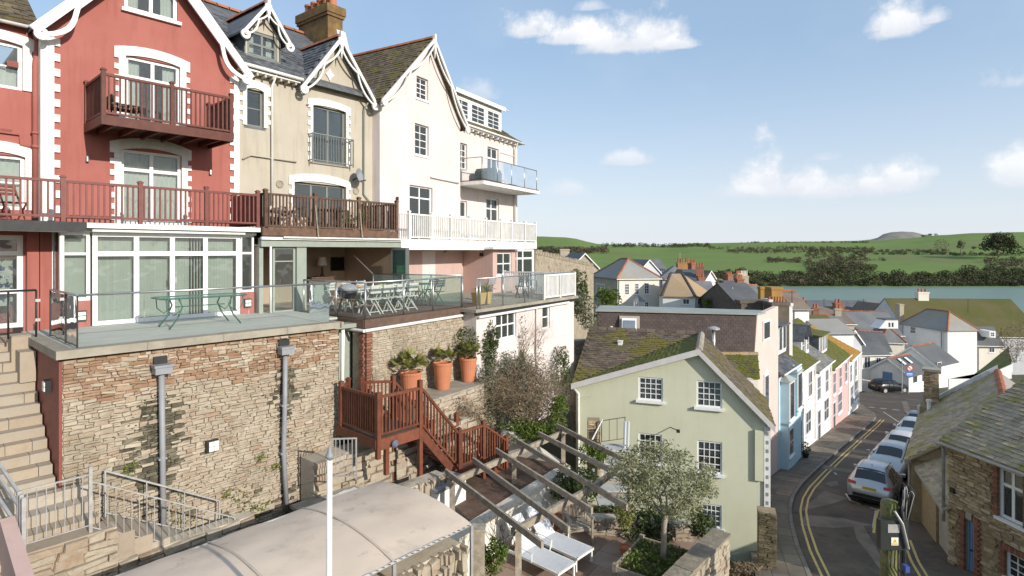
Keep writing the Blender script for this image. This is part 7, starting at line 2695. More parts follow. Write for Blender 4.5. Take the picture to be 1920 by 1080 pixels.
def row_house(x0, x1, ze, zb, wall, roofm, label, wins, rise=2.3, dp=3.9, lim=120, name='terraced_house'):
 T = Thing(name, label, 'house', RD, ((x0 + x1) / 2, 0, zb))
 mb = MB()
 mb.box(x0, x1, 0, dp * 2, zb - 1.2, ze)
 mb.prism([(x0 + .002, 0, ze), (x0 + .002, dp, ze + rise - .1), (x0 + .002, 2 * dp, ze)], (.12, 0, 0))
 mb.prism([(x1 - .122, 0, ze), (x1 - .122, dp, ze + rise - .1), (x1 - .122, 2 * dp, ze)], (.12, 0, 0))
 T.part('wall', mb, wall)
 gable_x(T, x0, x1, 0, 2 * dp, ze, ze + rise, roofm, .25, lim=lim)
 T.part('gutter', MB().tube([(x0, -.30, ze - .12), (x1, -.30, ze - .14)], .05, 6), WHITE)
 T.part('downpipe', MB().tube([(x1 - .12, -.07, ze - .2), (x1 - .12, -.07, zb)], .04, 6), WHITE)
 for (a, b, c, d, cl, rw) in wins:
  flat_win(T, None, a, b, c, d, cl, rw, ft=.08, proud=.05)
 return T
def hz(x):
 return zr((RD.m @ Vector((x, 0, 0))).y) + .1
BLUE = mk('sky_blue_render', (.52, .68, .74), (.47, .63, .70), 1.5, .85, .1, 45, streak=.15)
WREN = mk('white_render', (.78, .77, .75), (.73, .72, .69), 1.2, .85, .15, 45, streak=.18)
ROSE = mk('rose_render', (.70, .42, .40), (.66, .39, .37), 1.2, .85, .15, 45, streak=.18)
xs_ = [0, 3.9, 9.2, 14.8, 22.6, 28.2]
z0 = hz(2)
T1 = row_house(0, 3.9, -6.55, z0, BLUE, SLATE, 'sky blue terraced house with tall white oriel windows', [(2.5, 3.3, z0 + .1, z0 + 2.1, 1, 1)], lim=120)
for k, (a, b, za_, zb2) in enumerate(((.35, 1.55, -9.3, -7.2), (2.2, 3.4, -8.9, -7.0))):
 T1.part('oriel', MB().box(a, b, -.45, -.002, zb2 - 2.3, za_ + 2.2), BLUE)
 flat_win(T1, Matrix.Translation((0, -.45, 0)), a + .05, b - .05, zb2 - 2.0, zb2 + .05, 1, 1)
 flat_win(T1, Matrix.Translation((0, -.45, 0)), a + .05, b - .05, zb2 - 1.98 + 2.08, za_ + 2.15, 1, 1) if False else None
 mb = MB()
 mb.add([(a - .1, -.55, zb2 + .1), (b + .1, -.55, zb2 + .1), (b + .1, 0, zb2 + .1), (a - .1, 0, zb2 + .1), ((a + b) / 2, 0, zb2 + .5)], [(3, 2, 1, 0), (0, 1, 4), (1, 2, 4), (3, 0, 4)])
 T1.part('oriel_roof', mb, LEAD)
T1.part('oriel', MB().box(.35, 3.4, -.40, -.003, z0 + .05, -9.35), BLUE)
flat_win(T1, Matrix.Translation((0, -.40, 0)), .5, 1.5, z0 + .8, z0 + 2.3, 1, 2)
# white roof-top dormers
def box_dormer(T, x0, x1, y0, y1, z0, z1, n, slope=.25, roofm=SLATE, wall=WHITE, side=None):
 mb = MB().box(x0, x1, y0, y1, z0, z1)
 T.part('dormer', mb, wall)
 w_ = (x1 - x0) / n
 for i in range(n):
  flat_win(T, Matrix.Translation((0, y0, 0)), x0 + w_ * i + .06, x0 + w_ * (i + 1) - .06, z0 + .15, z1 - .08, 1, 1, sill=False)
 mb = MB()
 slab_poly(mb, [(x0 - .15, y0 - .22, z1 + .02), (x1 + .15, y0 - .22, z1 + .02), (x1 + .15, y1 + .2, z1 + .02 + slope), (x0 - .15, y1 + .2, z1 + .02 + slope)], .08)
 T.part('dormer_roof', mb, roofm)
 if side:
  T.part('dormer_cheek', MB().box(x0 - .04, x0 - .002, y0 + .03, y1, z0, z1 - .02), side)
box_dormer(T1, .1, 1.75, .9, 3.6, -5.9, -4.35, 2)
box_dormer(T1, 2.0, 3.75, .5, 3.6, -5.95, -4.3, 2)
z0 = hz(6.5)
T2 = row_house(3.9, 9.2, -7.15, z0, WREN, MOSSY, 'white terraced house with a mossy brown roof next to blue one',
    [(4.5, 5.6, -9.4, -7.7, 2, 2), (7.2, 8.3, -9.4, -7.7, 2, 2), (6.4, 7.9, z0 + .8, z0 + 2.3, 2, 2), (4.4, 5.4, z0 + .05, z0 + 2.15, 1, 2)], lim=160)
z0 = hz(12)
T3 = row_house(9.2, 14.8, -7.95, z0, WREN, SLATEG, 'white terraced house with grey slates and twin pointed dormers',
    [(9.9, 11.0, -10.2, -8.5, 2, 2), (12.7, 13.8, -10.2, -8.5, 2, 2), (12.2, 13.9, z0 + .8, z0 + 2.4, 2, 2), (10.0, 11.0, z0 + .05, z0 + 2.15, 1, 2)], lim=140)
for k, xm in enumerate((10.6, 12.0)):
 T3.part('dormer', MB().box(xm - .5, xm + .5, 1.0, 3.6, -7.3, -6.0).xz([(xm - .5, -6.0), (xm + .5, -6.0), (xm, -5.35)], 1.0, 3.6), WHITE)
 flat_win(T3, Matrix.Translation((0, 1.0, 0)), xm - .35, xm + .35, -7.1, -6.05, 1, 2, sill=False)
 for s in (-1, 1):
  mb = MB()
  slab_poly(mb, [(xm + s * .68, .8, -6.18), (xm, .8, -5.28), (xm, 3.8, -5.28), (xm + s * .68, 3.8, -6.18)], .06)
  T3.part('dormer_roof', mb, SLATE)
z0 = hz(18.7)
T4 = row_house(14.8, 22.6, -8.65, z0, ROSE, MOSSY, 'rose pink terraced house with a flat roofed white dormer',
    [(15.6, 16.7, -10.9, -9.2, 2, 2), (18.2, 19.3, -10.9, -9.2, 2, 2), (20.8, 21.9, -10.9, -9.2, 2, 2), (17.6, 19.4, z0 + .8, z0 + 2.4, 3, 2), (15.6, 16.6, z0 + .05, z0 + 2.15, 1, 2)], rise=2.7, lim=140)
box_dormer(T4, 15.6, 18.6, .9, 3.6, -8.0, -6.5, 3, .3, MOSSY, WHITE, SLATE)
z0 = hz(25.4)
T5 = row_house(22.6, 28.2, -9.2, z0, WREN, ORANGE, 'white end terraced house with a yellow lichened roof at the corner',
    [(23.4, 24.4, -11.4, -9.8, 2, 2), (26.2, 27.2, -11.4, -9.8, 2, 2), (23.6, 25.2, z0 + .7, z0 + 2.5, 3, 2), (26.0, 27.8, z0 + .7, z0 + 2.5, 3, 2)], rise=2.0, lim=120)
c = RD.m @ Vector((4.0, -.5, hz(4)))
pot_plant(W, c.x, c.y, c.z + .05, .2, .3, .6, 'dark green bush in a pot outside the blue house', LEAFD, DARK, 160, name='street_plant', seed=9)
# chimney stacks and walls above the row
STACK = mk('brown_rendered_stack', (.15, .125, .095), (.11, .09, .07), 2.5, .95, .3, 30)
def stack(label, px0, px1, py0, py1, Y, dp, mat, pots=0, potm=RIDGE, name='chimney_stack', zb=None, ph=.45):
 a, b = P(px0, py1, Y), P(px1, py0, Y)
 S = Thing(name, label, 'chimney', W, ((a.x + b.x) / 2, Y, zb if zb is not None else a.z - 2.5))
 z0 = zb if zb is not None else a.z - 2.5
 w_ = b.x - a.x
 S.part('shaft', MB().box(a.x, b.x, Y, Y + dp, z0, b.z), mat)
 S.part('cap', MB().box(a.x - w_ * .04 - .02, b.x + w_ * .04 + .02, Y - .05, Y + dp + .05, b.z - .14, b.z + .05), mat)
 for i in range(pots):
  x = a.x + w_ * (i + .5) / pots
  r = min(.16, w_ / pots * .4)
  S.part('chimney_pot', MB().lathe((x, Y + dp / 2, b.z + .05), [(r, 0), (r * .8, ph * .9), (r, ph * .92), (r, ph), (r * .6, ph)], 10), potm)
 return S
stack('broad brown rendered stack wall behind the mansard roof', 1390, 1442, 565, 590, 37.0, .9, STACK)
stack('pale rendered fin between the two brown stack walls', 1442, 1448, 563, 590, 36.0, .8, PINKW)
stack('broad brown stack with a row of clay pots above the blue house', 1448, 1480, 569, 606, 35.5, 1.2, STACK, 6, RIDGE, ph=.32)
stack('square orange lichened chimney block against the water', 1447, 1467, 540, 562, 48, 1.4, mk('orange_stack', (.40, .22, .06), (.33, .19, .07), 2, .9))
stack('narrow yellow lichened chimney left of the orange block', 1426, 1433, 539, 566, 46, .5, ORANGE)
stack('pale end fin of the stack wall beside the white cottage', 1479, 1486, 570, 604, 36.5, .7, WREN)

# ------------------------------------------------------------------ stone cottage on the right
Q = Frame(14.8, 19.5, -83.1)      # x runs along the front towards the camera, y into the house
T = Thing('stone_cottage', 'brown stone cottage with brick dressings and a blue door, bottom right', 'cottage', Q, (2, 0, -10.8))
QL, QE = 6.5, -6.32
d_ = RX(Q, 1810, 970, 1829, 1085)
d_ = (d_[0], d_[1], -10.75, d_[3])
wu = RX(Q, 1873, 873, 1921, 990)
wl = RX(Q, 1886, 1030, 1940, 1110)
mb = MB()
facade(mb, [(0, QE), (QL, QE)], -11.4, [d_, wu, wl], 0, .16)
mb.quad((0, 6.5, -11.4), (0, 0, -11.4), (0, 0, QE), (0, 6.5, QE))
mb.add([(0, 0, QE), (0, 6.5, QE), (0, 3.25, QE + 2.0)], [(0, 1, 2)])
mb.quad((QL, 0, -11.4), (QL, 6.5, -11.4), (QL, 6.5, QE), (QL, 0, QE))
mb.quad((0, 6.5, -11.4), (QL, 6.5, -11.4), (QL, 6.5, QE), (0, 6.5, QE))
core = T.part('wall', mb, MORTARD)
rc = rubble_rects(.0, QL, -11.0, QE - .05, (.08, .16), (.16, .42), random.Random(61))
def clear(r, h, m=.2):
 return r[1] < h[0] - m or r[0] > h[1] + m or r[3] < h[2] - .02 or r[2] > h[3] + .12
rc = [r for r in rc if all(clear(r, h) for h in (d_, wu, wl))]
rubble(core, T.b, Q, rc, 0, .05, STONED, random.Random(62), limit=300)
me = unit_box(BRICK)
for h in (d_, wu, wl):
 z = h[2]
 k = 0
 while z < h[3]:
  for s, xe in ((-1, h[0]), (1, h[1])):
   w_ = .20 if k % 2 else .13
   T.inst('brick', me, S4((xe + s * w_ / 2, -.02, z), (w_, .09, .068)), core)
  z += .08
  k += 1
 n = max(4, int((h[1] - h[0] + .3) / .085))
 for i in range(n):
  x = h[0] - .15 + (h[1] - h[0] + .3) * (i + .5) / n
  T.inst('brick', me, S4((x, -.022, h[3] + .002), (.075, .09, .17)), core)
T.part('keystone', MB().box((d_[0] + d_[1]) / 2 - .1, (d_[0] + d_[1]) / 2 + .1, -.075, -.01, d_[3] + .01, d_[3] + .24), CONC)
dm_ = mk('pale_blue_door', (.24, .37, .52), (.21, .33, .47), 3, .5)
o = T.part('door', MB().box(d_[0] + .05, d_[1] - .05, .12, .17, d_[2], d_[3] - .05), dm_)
for k in range(2):
 for j in range(2):
  xm = d_[0] + .12 + j * (d_[1] - d_[0] - .1) / 2
  T.part('door_panel', MB().box(xm, xm + (d_[1] - d_[0]) / 2 - .16, .105, .121, d_[2] + .2 + k * .85, d_[2] + .9 + k * .85), dm_, o)
T.part('door_knob', MB().box(d_[0] + .1, d_[0] + .15, .07, .12, d_[2] + .95, d_[2] + 1.0), DARK, o)
T.part('door_frame', MB().box(d_[0], d_[0] + .05, .08, .18, d_[2], d_[3]).box(d_[1] - .05, d_[1], .08, .18, d_[2], d_[3]).box(d_[0] + .05, d_[1] - .05, .08, .18, d_[3] - .05, d_[3]), dm_)
window(T, *wu, .05, 2, 2, split=[.68], ft=.09, bt=.09, sill=.16, curtain='lower')
window(T, *wl, .05, 3, 3, ft=.08, bt=.03, sill=.1, curtain='full')
f = [(-.18, -.22, QE - .12), (QL, -.22, QE - .12), (QL, 3.25, QE + 2.0), (-.18, 3.25, QE + 2.0)]
mb = MB()
slab_poly(mb, f, .09)
r = T.part('roof', mb, SLATEC)
slates(r, T.b, Q, f, f[0], f[1], SLATEC, .26, .175, .028, limit=300)
mb = MB()
slab_poly(mb, [(QL, 6.7, QE - .12), (-.18, 6.7, QE - .12), (-.18, 3.25, QE + 2.0), (QL, 3.25, QE + 2.0)], .09)
T.part('roof', mb, SLATEC)
pipe(T, [(-.25, -.30, QE - .2), (QL, -.30, QE - .16)], .055, mk('grey_gutter', (.40, .38, .35), (.33, .31, .28), 3, .6), 'gutter')
pipe(T, [(-.12, -.28, QE - .2), (-.12, -.1, QE - .4), (-.12, -.1, -9.2)], .05, MATS['grey_gutter'])
T.part('light_fitting', MB().box(.15, .3, -.14, -.05, -8.1, -7.95), DARK)
# lean-to beside it
LE = Frame(14.72, 19.5, math.degrees(math.atan2(24.06 - 19.5, 16.8 - 14.72)))
L_ = math.hypot(24.06 - 19.5, 16.8 - 14.72)
# here +y points left to the road, so the roof climbs towards -y
T = Thing('lean_to', 'low slate lean-to with white bargeboard between cottage and street', 'lean-to', LE, (2, 0, -11))
f = [(-.1, .12, -8.75), (L_, .12, -8.75), (L_, -1.6, -7.6), (-.1, -1.6, -7.6)]
mb = MB()
slab_poly(mb, f, .07)
r = T.part('roof', mb, SLATEC)
slates(r, T.b, LE, f, f[1], f[0], SLATEC, .24, .17, .026, limit=160)
T.part('wall', MB().box(1.9, L_ - .05, -1.4, -.1, -11.6, -8.85), STONED)
T.part('wall', MB().box(0, 1.88, -1.5, -1.3, -11.6, -8.5), WREN)
T.part('door_panel', MB().box(.5, 1.86, -.25, -.18, -11.2, -8.95), mk('old_white_door', (.42, .39, .35), (.35, .32, .28), 2, .8, streak=.4))
T.part('fascia', MB().box(-.12, L_ + .02, .125, .15, -8.88, -8.72), MATS['grey_gutter'])
pipe(T, [(L_ - .05, .18, -8.85), (L_ - .05, .18, -11.0)], .05, MATS['grey_gutter'])
# long slated cottages beyond
K = Frame(16.9, 24.3, math.degrees(math.atan2(31.1 - 24.3, 22.3 - 16.9)))
L_ = math.hypot(31.1 - 24.3, 22.3 - 16.9)
T = Thing('long_cottage', 'long low cottage with a mossy slate roof along the parked cars', 'cottage', K, (4, -2, -11))
ZKE, ZKR, KD = -8.45, -6.1, 3.0
f = [(-1.2, .2, ZKE - .12), (L_, .2, ZKE - .12), (L_, -KD, ZKR), (-1.2, -KD, ZKR)]
mb = MB()
slab_poly(mb, f, .09)
r = T.part('roof', mb, SLATEC)
slates(r, T.b, K, f, f[1], f[0], SLATEC, .27, .19, .028, limit=300)
f2 = [(-1.2, -KD * 2, ZKE), (L_, -KD * 2, ZKE), (L_, -KD, ZKR), (-1.2, -KD, ZKR)]
mb = MB()
slab_poly(mb, f2, .09)
T.part('roof', mb, mk('pale_worn_slate', (.34, .29, .25), (.28, .25, .22), 2, .8, .3, 30))
ridge_tiles(T, (-1.2, -KD, ZKR + .03), (L_, -KD, ZKR + .03), RIDGE, .16, .42)
mb = MB().box(-1.0, L_ - .1, -KD * 2 + .2, 0, -12.6, ZKE)
mb.prism([(L_ - .16, 0, ZKE), (L_ - .16, -KD, ZKR - .1), (L_ - .16, -KD * 2, ZKE)], (.1, 0, 0))
mb.prism([(-1.1, 0, ZKE), (-1.1, -KD, ZKR - .1), (-1.1, -KD * 2, ZKE)], (.1, 0, 0))
T.part('wall', mb, MORTARD)
T.part('gable_coping', MB().prism([(L_, .35, ZKE - .02), (L_, -KD, ZKR + .28), (L_, -KD, ZKR - .1), (L_, .35, ZKE - .35)], (.22, 0, 0)), WHITE)
T.part('fascia', MB().bar((-1.2, .3, ZKE - .18), (L_ * .25, .3, ZKE - .18), .06, .12), MATS['grey_gutter'])
c = K.hit(1747, 760, y=-.3)
xk = L_ - .5
S = Thing('stone_chimney', 'square stone chimney at the street corner of the long cottage', 'chimney', K, (xk, -.3, -11))
core = S.part('shaft', MB().box(xk - .40, xk + .30, -.62, -.02, -11.4, -6.35), MORTARD)
rubble(core, S.b, K, rubble_rects(0, .7, -8.6, -6.4, (.09, .16), (.15, .35), random.Random(3)), 0, .04, STONED, random.Random(4), Matrix.Translation((xk + .3, -.02, 0)) @ Matrix.Rotation(math.pi, 4, 'Z'), 60)
rubble(core, S.b, K, rubble_rects(0, .6, -8.6, -6.4, (.09, .16), (.15, .35), random.Random(5)), 0, .04, STONED, random.Random(6), Matrix.Translation((xk - .40, -.02, 0)) @ Matrix.Rotation(-math.pi / 2, 4, 'Z'), 60)
S.part('cap', MB().box(xk - .5, xk + .4, -.72, .08, -6.35, -6.22), CONC)
S.part('base_block', MB().box(xk - 1.1, xk + .1, -.5, .15, -11.4, -8.1), STONED)
S.part('flue_terminal', MB().tube([(xk - 1.2, -.25, -8.25), (xk - 1.2, -.25, -7.75)], .09, 8).tube([(xk - 1.2, -.25, -7.75), (xk - 1.2, -.25, -7.65)], .13, 8), WHITE)

# ------------------------------------------------------------------ parked cars
def car(name, label, pos, heading, col, z=None, suv=False, group=None, lights=True, scale=1.0, metal=.55):
 """x forward from the rear bumper; heading in degrees right of the view axis"""
 ang = 90 - heading
 zz = zr(pos[1]) if z is None else z
 fr = Frame(pos[0], pos[1], ang, 0)
 T = Thing(name, label, 'car', fr, (0, 0, zz), group)
 pitch = Matrix.Rotation(math.atan(.12) * math.cos(rad(heading)), 4, 'Y')
 OFF = Matrix.Translation((0, 0, zz)) @ pitch @ Matrix.Scale(scale, 4)
 def put(nm, mb, mat, par=None, smooth=False):
  mb.v = [tuple(OFF @ Vector(v)) for v in mb.v]
  return T.part(nm, mb, mat, par, smooth)
 h = 1.60 if suv else 1.46
 #   x     belt   roof    half width  roof half width  low
 S_ = [(0.00, .62, .66, .66, .60, .34), (.05, .78, .80, .80, .70, .30), (.16, .95, 1.02, .86, .66, .26), (.42, .98, h - .16, .88, .58, .24), (.62, .99, h - .05, .885, .56, .22),
   (1.2, .98, h, .89, .565, .20), (1.9, .96, h - .01, .89, .56, .20), (2.35, .95, h - .08, .89, .55, .20), (3.02, .93, .99, .88, .66, .21), (3.2, .91, .95, .87, .70, .21), (3.75, .84, .87, .84, .70, .22), (4.05, .70, .74, .78, .64, .26), (4.2, .52, .55, .66, .56, .32)]
 mb = MB()
 n = 13
 for x, bz, rz, w, wr, lo in S_:
  pts = [(-w * .94, lo), (-w, lo + .14), (-w * 1.01, (lo + bz) / 2 + .05), (-w, bz), (-wr, rz - .02), (-wr * .55, rz + .02), (0, rz + .035)]
  pts = pts + [(-a, b) for a, b in pts[:-1][::-1]]
  mb.v += [(x, a, b) for a, b in pts]
 for i in range(len(S_) - 1):
  for j in range(n - 1):
   k = i * n + j
   mb.f.append((k, k + n, k + n + 1, k + 1))
 mb.f.append(tuple(range(n)))
 mb.f.append(tuple((len(S_) - 1) * n + j for j in range(n))[::-1])
 PAINT = mk('car_paint_' + name + '_' + str(col), col, tuple(c * .94 for c in col), 3, .28, spec=.6, metal=metal)
 body = put('body', mb, PAINT, None, True)
 CG = mk('car_glass', (.012, .016, .018), (.02, .025, .027), 2, .05, spec=.8)
 BLK = mk('black_plastic', (.018, .018, .018), (.025, .025, .025), 8, .6)
 def sec(i):
  x, bz, rz, w, wr, lo = S_[i]
  return x, bz, rz, w, wr
 def lerp(i, f):
  a, b = S_[i], S_[i + 1]
  return tuple(p + (q - p) * f for p, q in zip(a, b))
 def cross(s, inset, out):
  x, bz, rz, w, wr, lo = s
  return [(x, -wr * inset, rz + out - .015), (x, -wr * .5, rz + .02 + out), (x, 0, rz + .035 + out), (x, wr * .5, rz + .02 + out), (x, wr * inset, rz + out - .015)]
 for nm, ss in (('rear_window', [lerp(2, .12), lerp(2, .95), lerp(3, .45)]), ('windscreen', [lerp(7, .08), lerp(7, .55), lerp(7, .97)])):
  mb = MB()
  rows = [cross(s, .93, .012) for s in ss]
  for r in rows:
   mb.v += r
  for i in range(len(rows) - 1):
   for j in range(4):
    k = i * 5 + j
    mb.f.append((k, k + 1, k + 6, k + 5))
  put(nm, mb, CG, None, True)
 for sgn in (-1, 1):
  for k, (i0, f0, i1, f1) in enumerate(((3, .5, 4, .95), (5, .05, 5, .93), (6, .07, 7, .62))):
   a, b = lerp(i0, f0), lerp(i1, f1)
   mb = MB()
   q = []
   for s in (a, b):
    x, bz, rz, w, wr, lo = s
    for f in (.08, .86):
     y = w + (wr - w) * f
     z_ = bz + (rz - .02 - bz) * f
     q.append((x, sgn * (y + .014), z_ + .006))
   mb.add(q, [(0, 2, 3, 1)])
   put('side_window', mb, CG)
  for x in (.78, 3.35):
   mb = MB().tube([(x, sgn * .70, .32), (x, sgn * .895, .32)], .325, 18)
   wl_ = put('wheel', mb, BLK)
   mb = MB().tube([(x, sgn * .88, .32), (x, sgn * .905, .32)], .205, 14)
   put('rim', mb, GALV, wl_)
  mb = MB().box(2.72, 2.86, sgn * .90, sgn * 1.05, .95, 1.07) if sgn > 0 else MB().box(2.72, 2.86, -1.05, -.90, .95, 1.07)
  put('mirror', mb, PAINT)
  if lights:
   RL = mk('tail_light', (.35, .015, .012), (.45, .03, .03), 9, .25, spec=.6)
   mb = MB()
   y0, y1 = sgn * .52, sgn * .845
   mb.add([(.062, y0, .83), (.075, y1 * .97, .80), (.13, y1 * 1.005, .98), (.112, y0, .94), (.30, sgn * .895, .93)], [(0, 1, 2, 3), (1, 4, 2)])
   put('tail_light', mb, RL)
   mb = MB()
   mb.add([(4.165, sgn * .40, .60), (4.10, sgn * .74, .62), (3.98, sgn * .80, .74), (4.08, sgn * .42, .72)], [(0, 1, 2, 3)])
   put('headlight', mb, mk('headlight_glass', (.6, .62, .64), None, 3, .1, spec=.8))
 put('bumper_trim', MB().box(-.03, .10, -.62, .62, .36, .50), BLK)
 put('number_plate', MB().box(.004, .03, -.26, .26, .70, .81), mk('yellow_plate', (.62, .47, .05), (.5, .38, .05), 30, .5))
 put('number_plate', MB().box(4.185, 4.212, -.26, .26, .42, .53), mk('white_plate', (.7, .7, .7), None, 3, .5))
 put('underside', MB().box(.2, 4.0, -.78, .78, .16, .32), BLK)
 if suv:
  for sgn in (-1, 1):
   put('roof_rail', MB().tube([(.75, sgn * .54, h + .02), (1.4, sgn * .55, h + .045), (2.2, sgn * .54, h + .01)], .015, 6), BLK)
  put('aerial', MB().tube([(.75, 0, h + .02), (.68, 0, h + .10)], .012, 6), BLK)
 return T
GRP = 'cars parked along the kerb'
def cpos(px, py, back=0, hd=40):
 p = RP(px, py)
 return (p.x - math.sin(rad(hd)) * back, p.y - math.cos(rad(hd)) * back)
car('parked_car', 'silver hatchback SUV nearest the camera seen from behind', cpos(1629, 950), 40, (.52, .53, .55), suv=True, group=GRP)
def fwd(p, hd, d):
 return (p[0] + math.sin(rad(hd)) * d, p[1] + math.cos(rad(hd)) * d)
p1 = cpos(1629, 950)
p2 = fwd(p1, 40, 9.6)
car('parked_car', 'silver saloon facing the camera behind the nearest parked car', p2, 221, (.55, .56, .56), group=GRP)
p3 = fwd(p1, 40, 10.6)
car('parked_car', 'white hatchback with red tail lights, third car along the kerb', p3, 40, (.62, .60, .60), group=GRP, metal=.1)
p4 = fwd(p1, 40, 19.8)
car('parked_car', 'pale silver car facing the camera, fourth along the kerb', p4, 220, (.60, .62, .64), group=GRP)
p5 = fwd(p1, 40, 20.6)
car('parked_car', 'grey blue car at the far end of the parked line', p5, 40, (.22, .26, .28), group=GRP)
p6 = RP(1637, 735)
car('parked_car', 'black car parked beside the stone wall across the junction', (p6.x, p6.y), 78, (.012, .013, .015), group='cars parked along the kerb', metal=.2)
# ================================================================== the town between the street and the water
def town(label, px0, Y, ang, w, dp, py_e, rise, wall, roofm, kind='x', fw=(), lw=(), rw=(), zb=None, tile=RIDGE, chim=(), name='town_house', px1=None, over=.25, wall2=None, fine=False):
 """px0, Y: front left corner; py_e: eave row there; windows are pixel boxes on the front, left or right face"""
 o = P(px0, py_e, Y)
 fr = Frame(o.x, o.y, ang)
 if px1 is not None:
  u = (px1 - 960) / F
  c, s = math.cos(rad(ang)), math.sin(rad(ang))
  w = (u * o.y - o.x) / (c - u * s)
 ze = o.z
 zb = zb if zb is not None else ze - 6
 T = Thing(name, label, 'house', fr, (w / 2, dp / 2, zb))
 mb = MB().box(0, w, 0, dp, zb, ze)
 if kind == 'x':
  for x in (.002, w - .102):
   mb.prism([(x, 0, ze), (x, dp / 2, ze + rise - .08), (x, dp, ze)], (.1, 0, 0))
 elif kind == 'y':
  for y in (.002, dp - .102):
   mb.prism([(0, y, ze), (w / 2, y, ze + rise - .08), (w, y, ze)], (0, .1, 0))
 T.part('wall', mb, wall)
 if wall2:
  T.part('wall', MB().box(-.02, -.002, 0.02, dp, zb, ze - .02), wall2)
 ov = over
 if kind == 'x':
  gable_x(T, 0, w, 0, dp, ze, ze + rise, roofm, ov, tile, slate=fine, lim=60, sw=.5, sh=.4)
 elif kind == 'y':
  for s, xe in ((-1, 0), (1, w)):
   m_ = MB()
   sl = rise / (w / 2)
   slab_poly(m_, [(xe + s * ov, -ov, ze - ov * sl), (w / 2, -ov, ze + rise), (w / 2, dp + ov, ze + rise), (xe + s * ov, dp + ov, ze - ov * sl)], .09)
   T.part('roof', m_, roofm)
   m_ = MB().prism([(xe + s * ov, -ov - .03, ze - ov * sl + .02), (w / 2, -ov - .03, ze + rise + .02), (w / 2, -ov - .03, ze + rise - .2), (xe + s * ov, -ov - .03, ze - ov * sl - .2)], (0, .028, 0))
   T.part('barge_board', m_, WHITE)
  if tile:
   ridge_tiles(T, (w / 2, -ov, ze + rise + .02), (w / 2, dp, ze + rise + .02), tile, .16, .6)
 elif kind == 'hip':
  e = min(w, dp) / 2
  a, b, c, d = (-ov, -ov, ze - .08), (w + ov, -ov, ze - .08), (w + ov, dp + ov, ze - .08), (-ov, dp + ov, ze - .08)
  if w >= dp:
   r0, r1 = (e, dp / 2, ze + rise), (w - e, dp / 2, ze + rise)
   pl = [(a, b, r1, r0), (b, c, r1), (c, d, r0, r1), (d, a, r0)]
   hips = [(a, r0), (b, r1), (c, r1), (d, r0), (r0, r1)]
  else:
   r0, r1 = (w / 2, e, ze + rise), (w / 2, dp - e, ze + rise)
   pl = [(a, b, r0), (b, c, r1, r0), (c, d, r1), (d, a, r0, r1)]
   hips = [(a, r0), (b, r0), (c, r1), (d, r1), (r0, r1)]
  for q in pl:
   m_ = MB()
   slab_poly(m_, q, .09)
   T.part('roof', m_, roofm)
  if tile:
   for p, q in hips:
    if (Vector(p) - Vector(q)).length > .3:
     ridge_tiles(T, Vector(p) + Vector((0, 0, .03)), Vector(q) + Vector((0, 0, .03)), tile, .17, .8)
 elif kind == 'mono':
  m_ = MB()
  slab_poly(m_, [(-ov, -ov, ze), (w + ov, -ov, ze), (w + ov, dp, ze + rise), (-ov, dp, ze + rise)], .09)
  T.part('roof', m_, roofm)
 if kind in ('x', 'hip', 'mono'):
  T.part('gutter', MB().tube([(-ov, -ov - .05, ze - .2), (w + ov, -ov - .05, ze - .22)], .06, 5), WHITE if wall is not WREN else GREYP)
 T.part('downpipe', MB().tube([(.15, -.07, ze - .2), (.15, -.07, zb)], .05, 5), GREYP)
 for q in fw:
  a, b = fr.hit(q[0], q[1], y=0), fr.hit(q[2], q[3], y=0)
  flat_win(T, None, a.x, b.x, b.z, a.z, q[4] if len(q) > 4 else 2, q[5] if len(q) > 5 else 2)
 for q in lw:
  a, b = fr.hit(q[0], q[1], x=0), fr.hit(q[2], q[3], x=0)
  Bm = Matrix.Rotation(-math.pi / 2, 4, 'Z')
  flat_win(T, Bm, -a.y, -b.y, b.z, a.z, q[4] if len(q) > 4 else 2, q[5] if len(q) > 5 else 2)
 for q in rw:
  a, b = fr.hit(q[0], q[1], x=w), fr.hit(q[2], q[3], x=w)
  Bm = Matrix.Translation((w, 0, 0)) @ Matrix.Rotation(math.pi / 2, 4, 'Z')
  flat_win(T, Bm, a.y, b.y, b.z, a.z, q[4] if len(q) > 4 else 2, q[5] if len(q) > 5 else 2)
 for (fx, fy, cw, cd, ch, np, cm) in chim:
  x, y = w * fx, dp * fy
  z = ze + rise * .5
  o_ = T.part('chimney', MB().box(x - cw / 2, x + cw / 2, y - cd / 2, y + cd / 2, z, ze + rise + ch).box(x - cw / 2 - .08, x + cw / 2 + .08, y - cd / 2 - .08, y + cd / 2 + .08, ze + rise + ch - .25, ze + rise + ch - .02), cm)
  for i in range(np):
   xx = x - cw / 2 + cw * (i + .5) / np
   T.part('chimney_pot', MB().lathe((xx, y, ze + rise + ch), [(.16, 0), (.13, .5), (.16, .55), (.1, .56)], 8), RIDGE, o_)
 return T
TANW = mk('tan_render', (.42, .36, .27), (.37, .32, .24), 1, .9)
GREYR = mk('pale_grey_render', (.56, .57, .58), (.50, .51, .52), 1, .9)
CREAMT = mk('cream_town_render', (.74, .68, .58), (.70, .64, .54), 1, .9)
SLT = mk('town_grey_slate', (.155, .16, .165), (.20, .20, .20), .6, .8, .3, 6, rnd=.1)
SLTD = mk('town_dark_slate', (.10, .105, .11), (.13, .13, .13), .6, .75, .3, 6, rnd=.1)
SLTW = mk('town_pale_slate', (.30, .29, .265), (.26, .25, .23), .5, .85, .3, 6, stain=[(.25, .5, .65, (.36, .29, .16), .8)])
SLTB = mk('town_brown_slate', (.17, .13, .10), (.21, .165, .13), .6, .9, .3, 6, stain=[(.5, .55, .7, (.26, .2, .12), .6)])
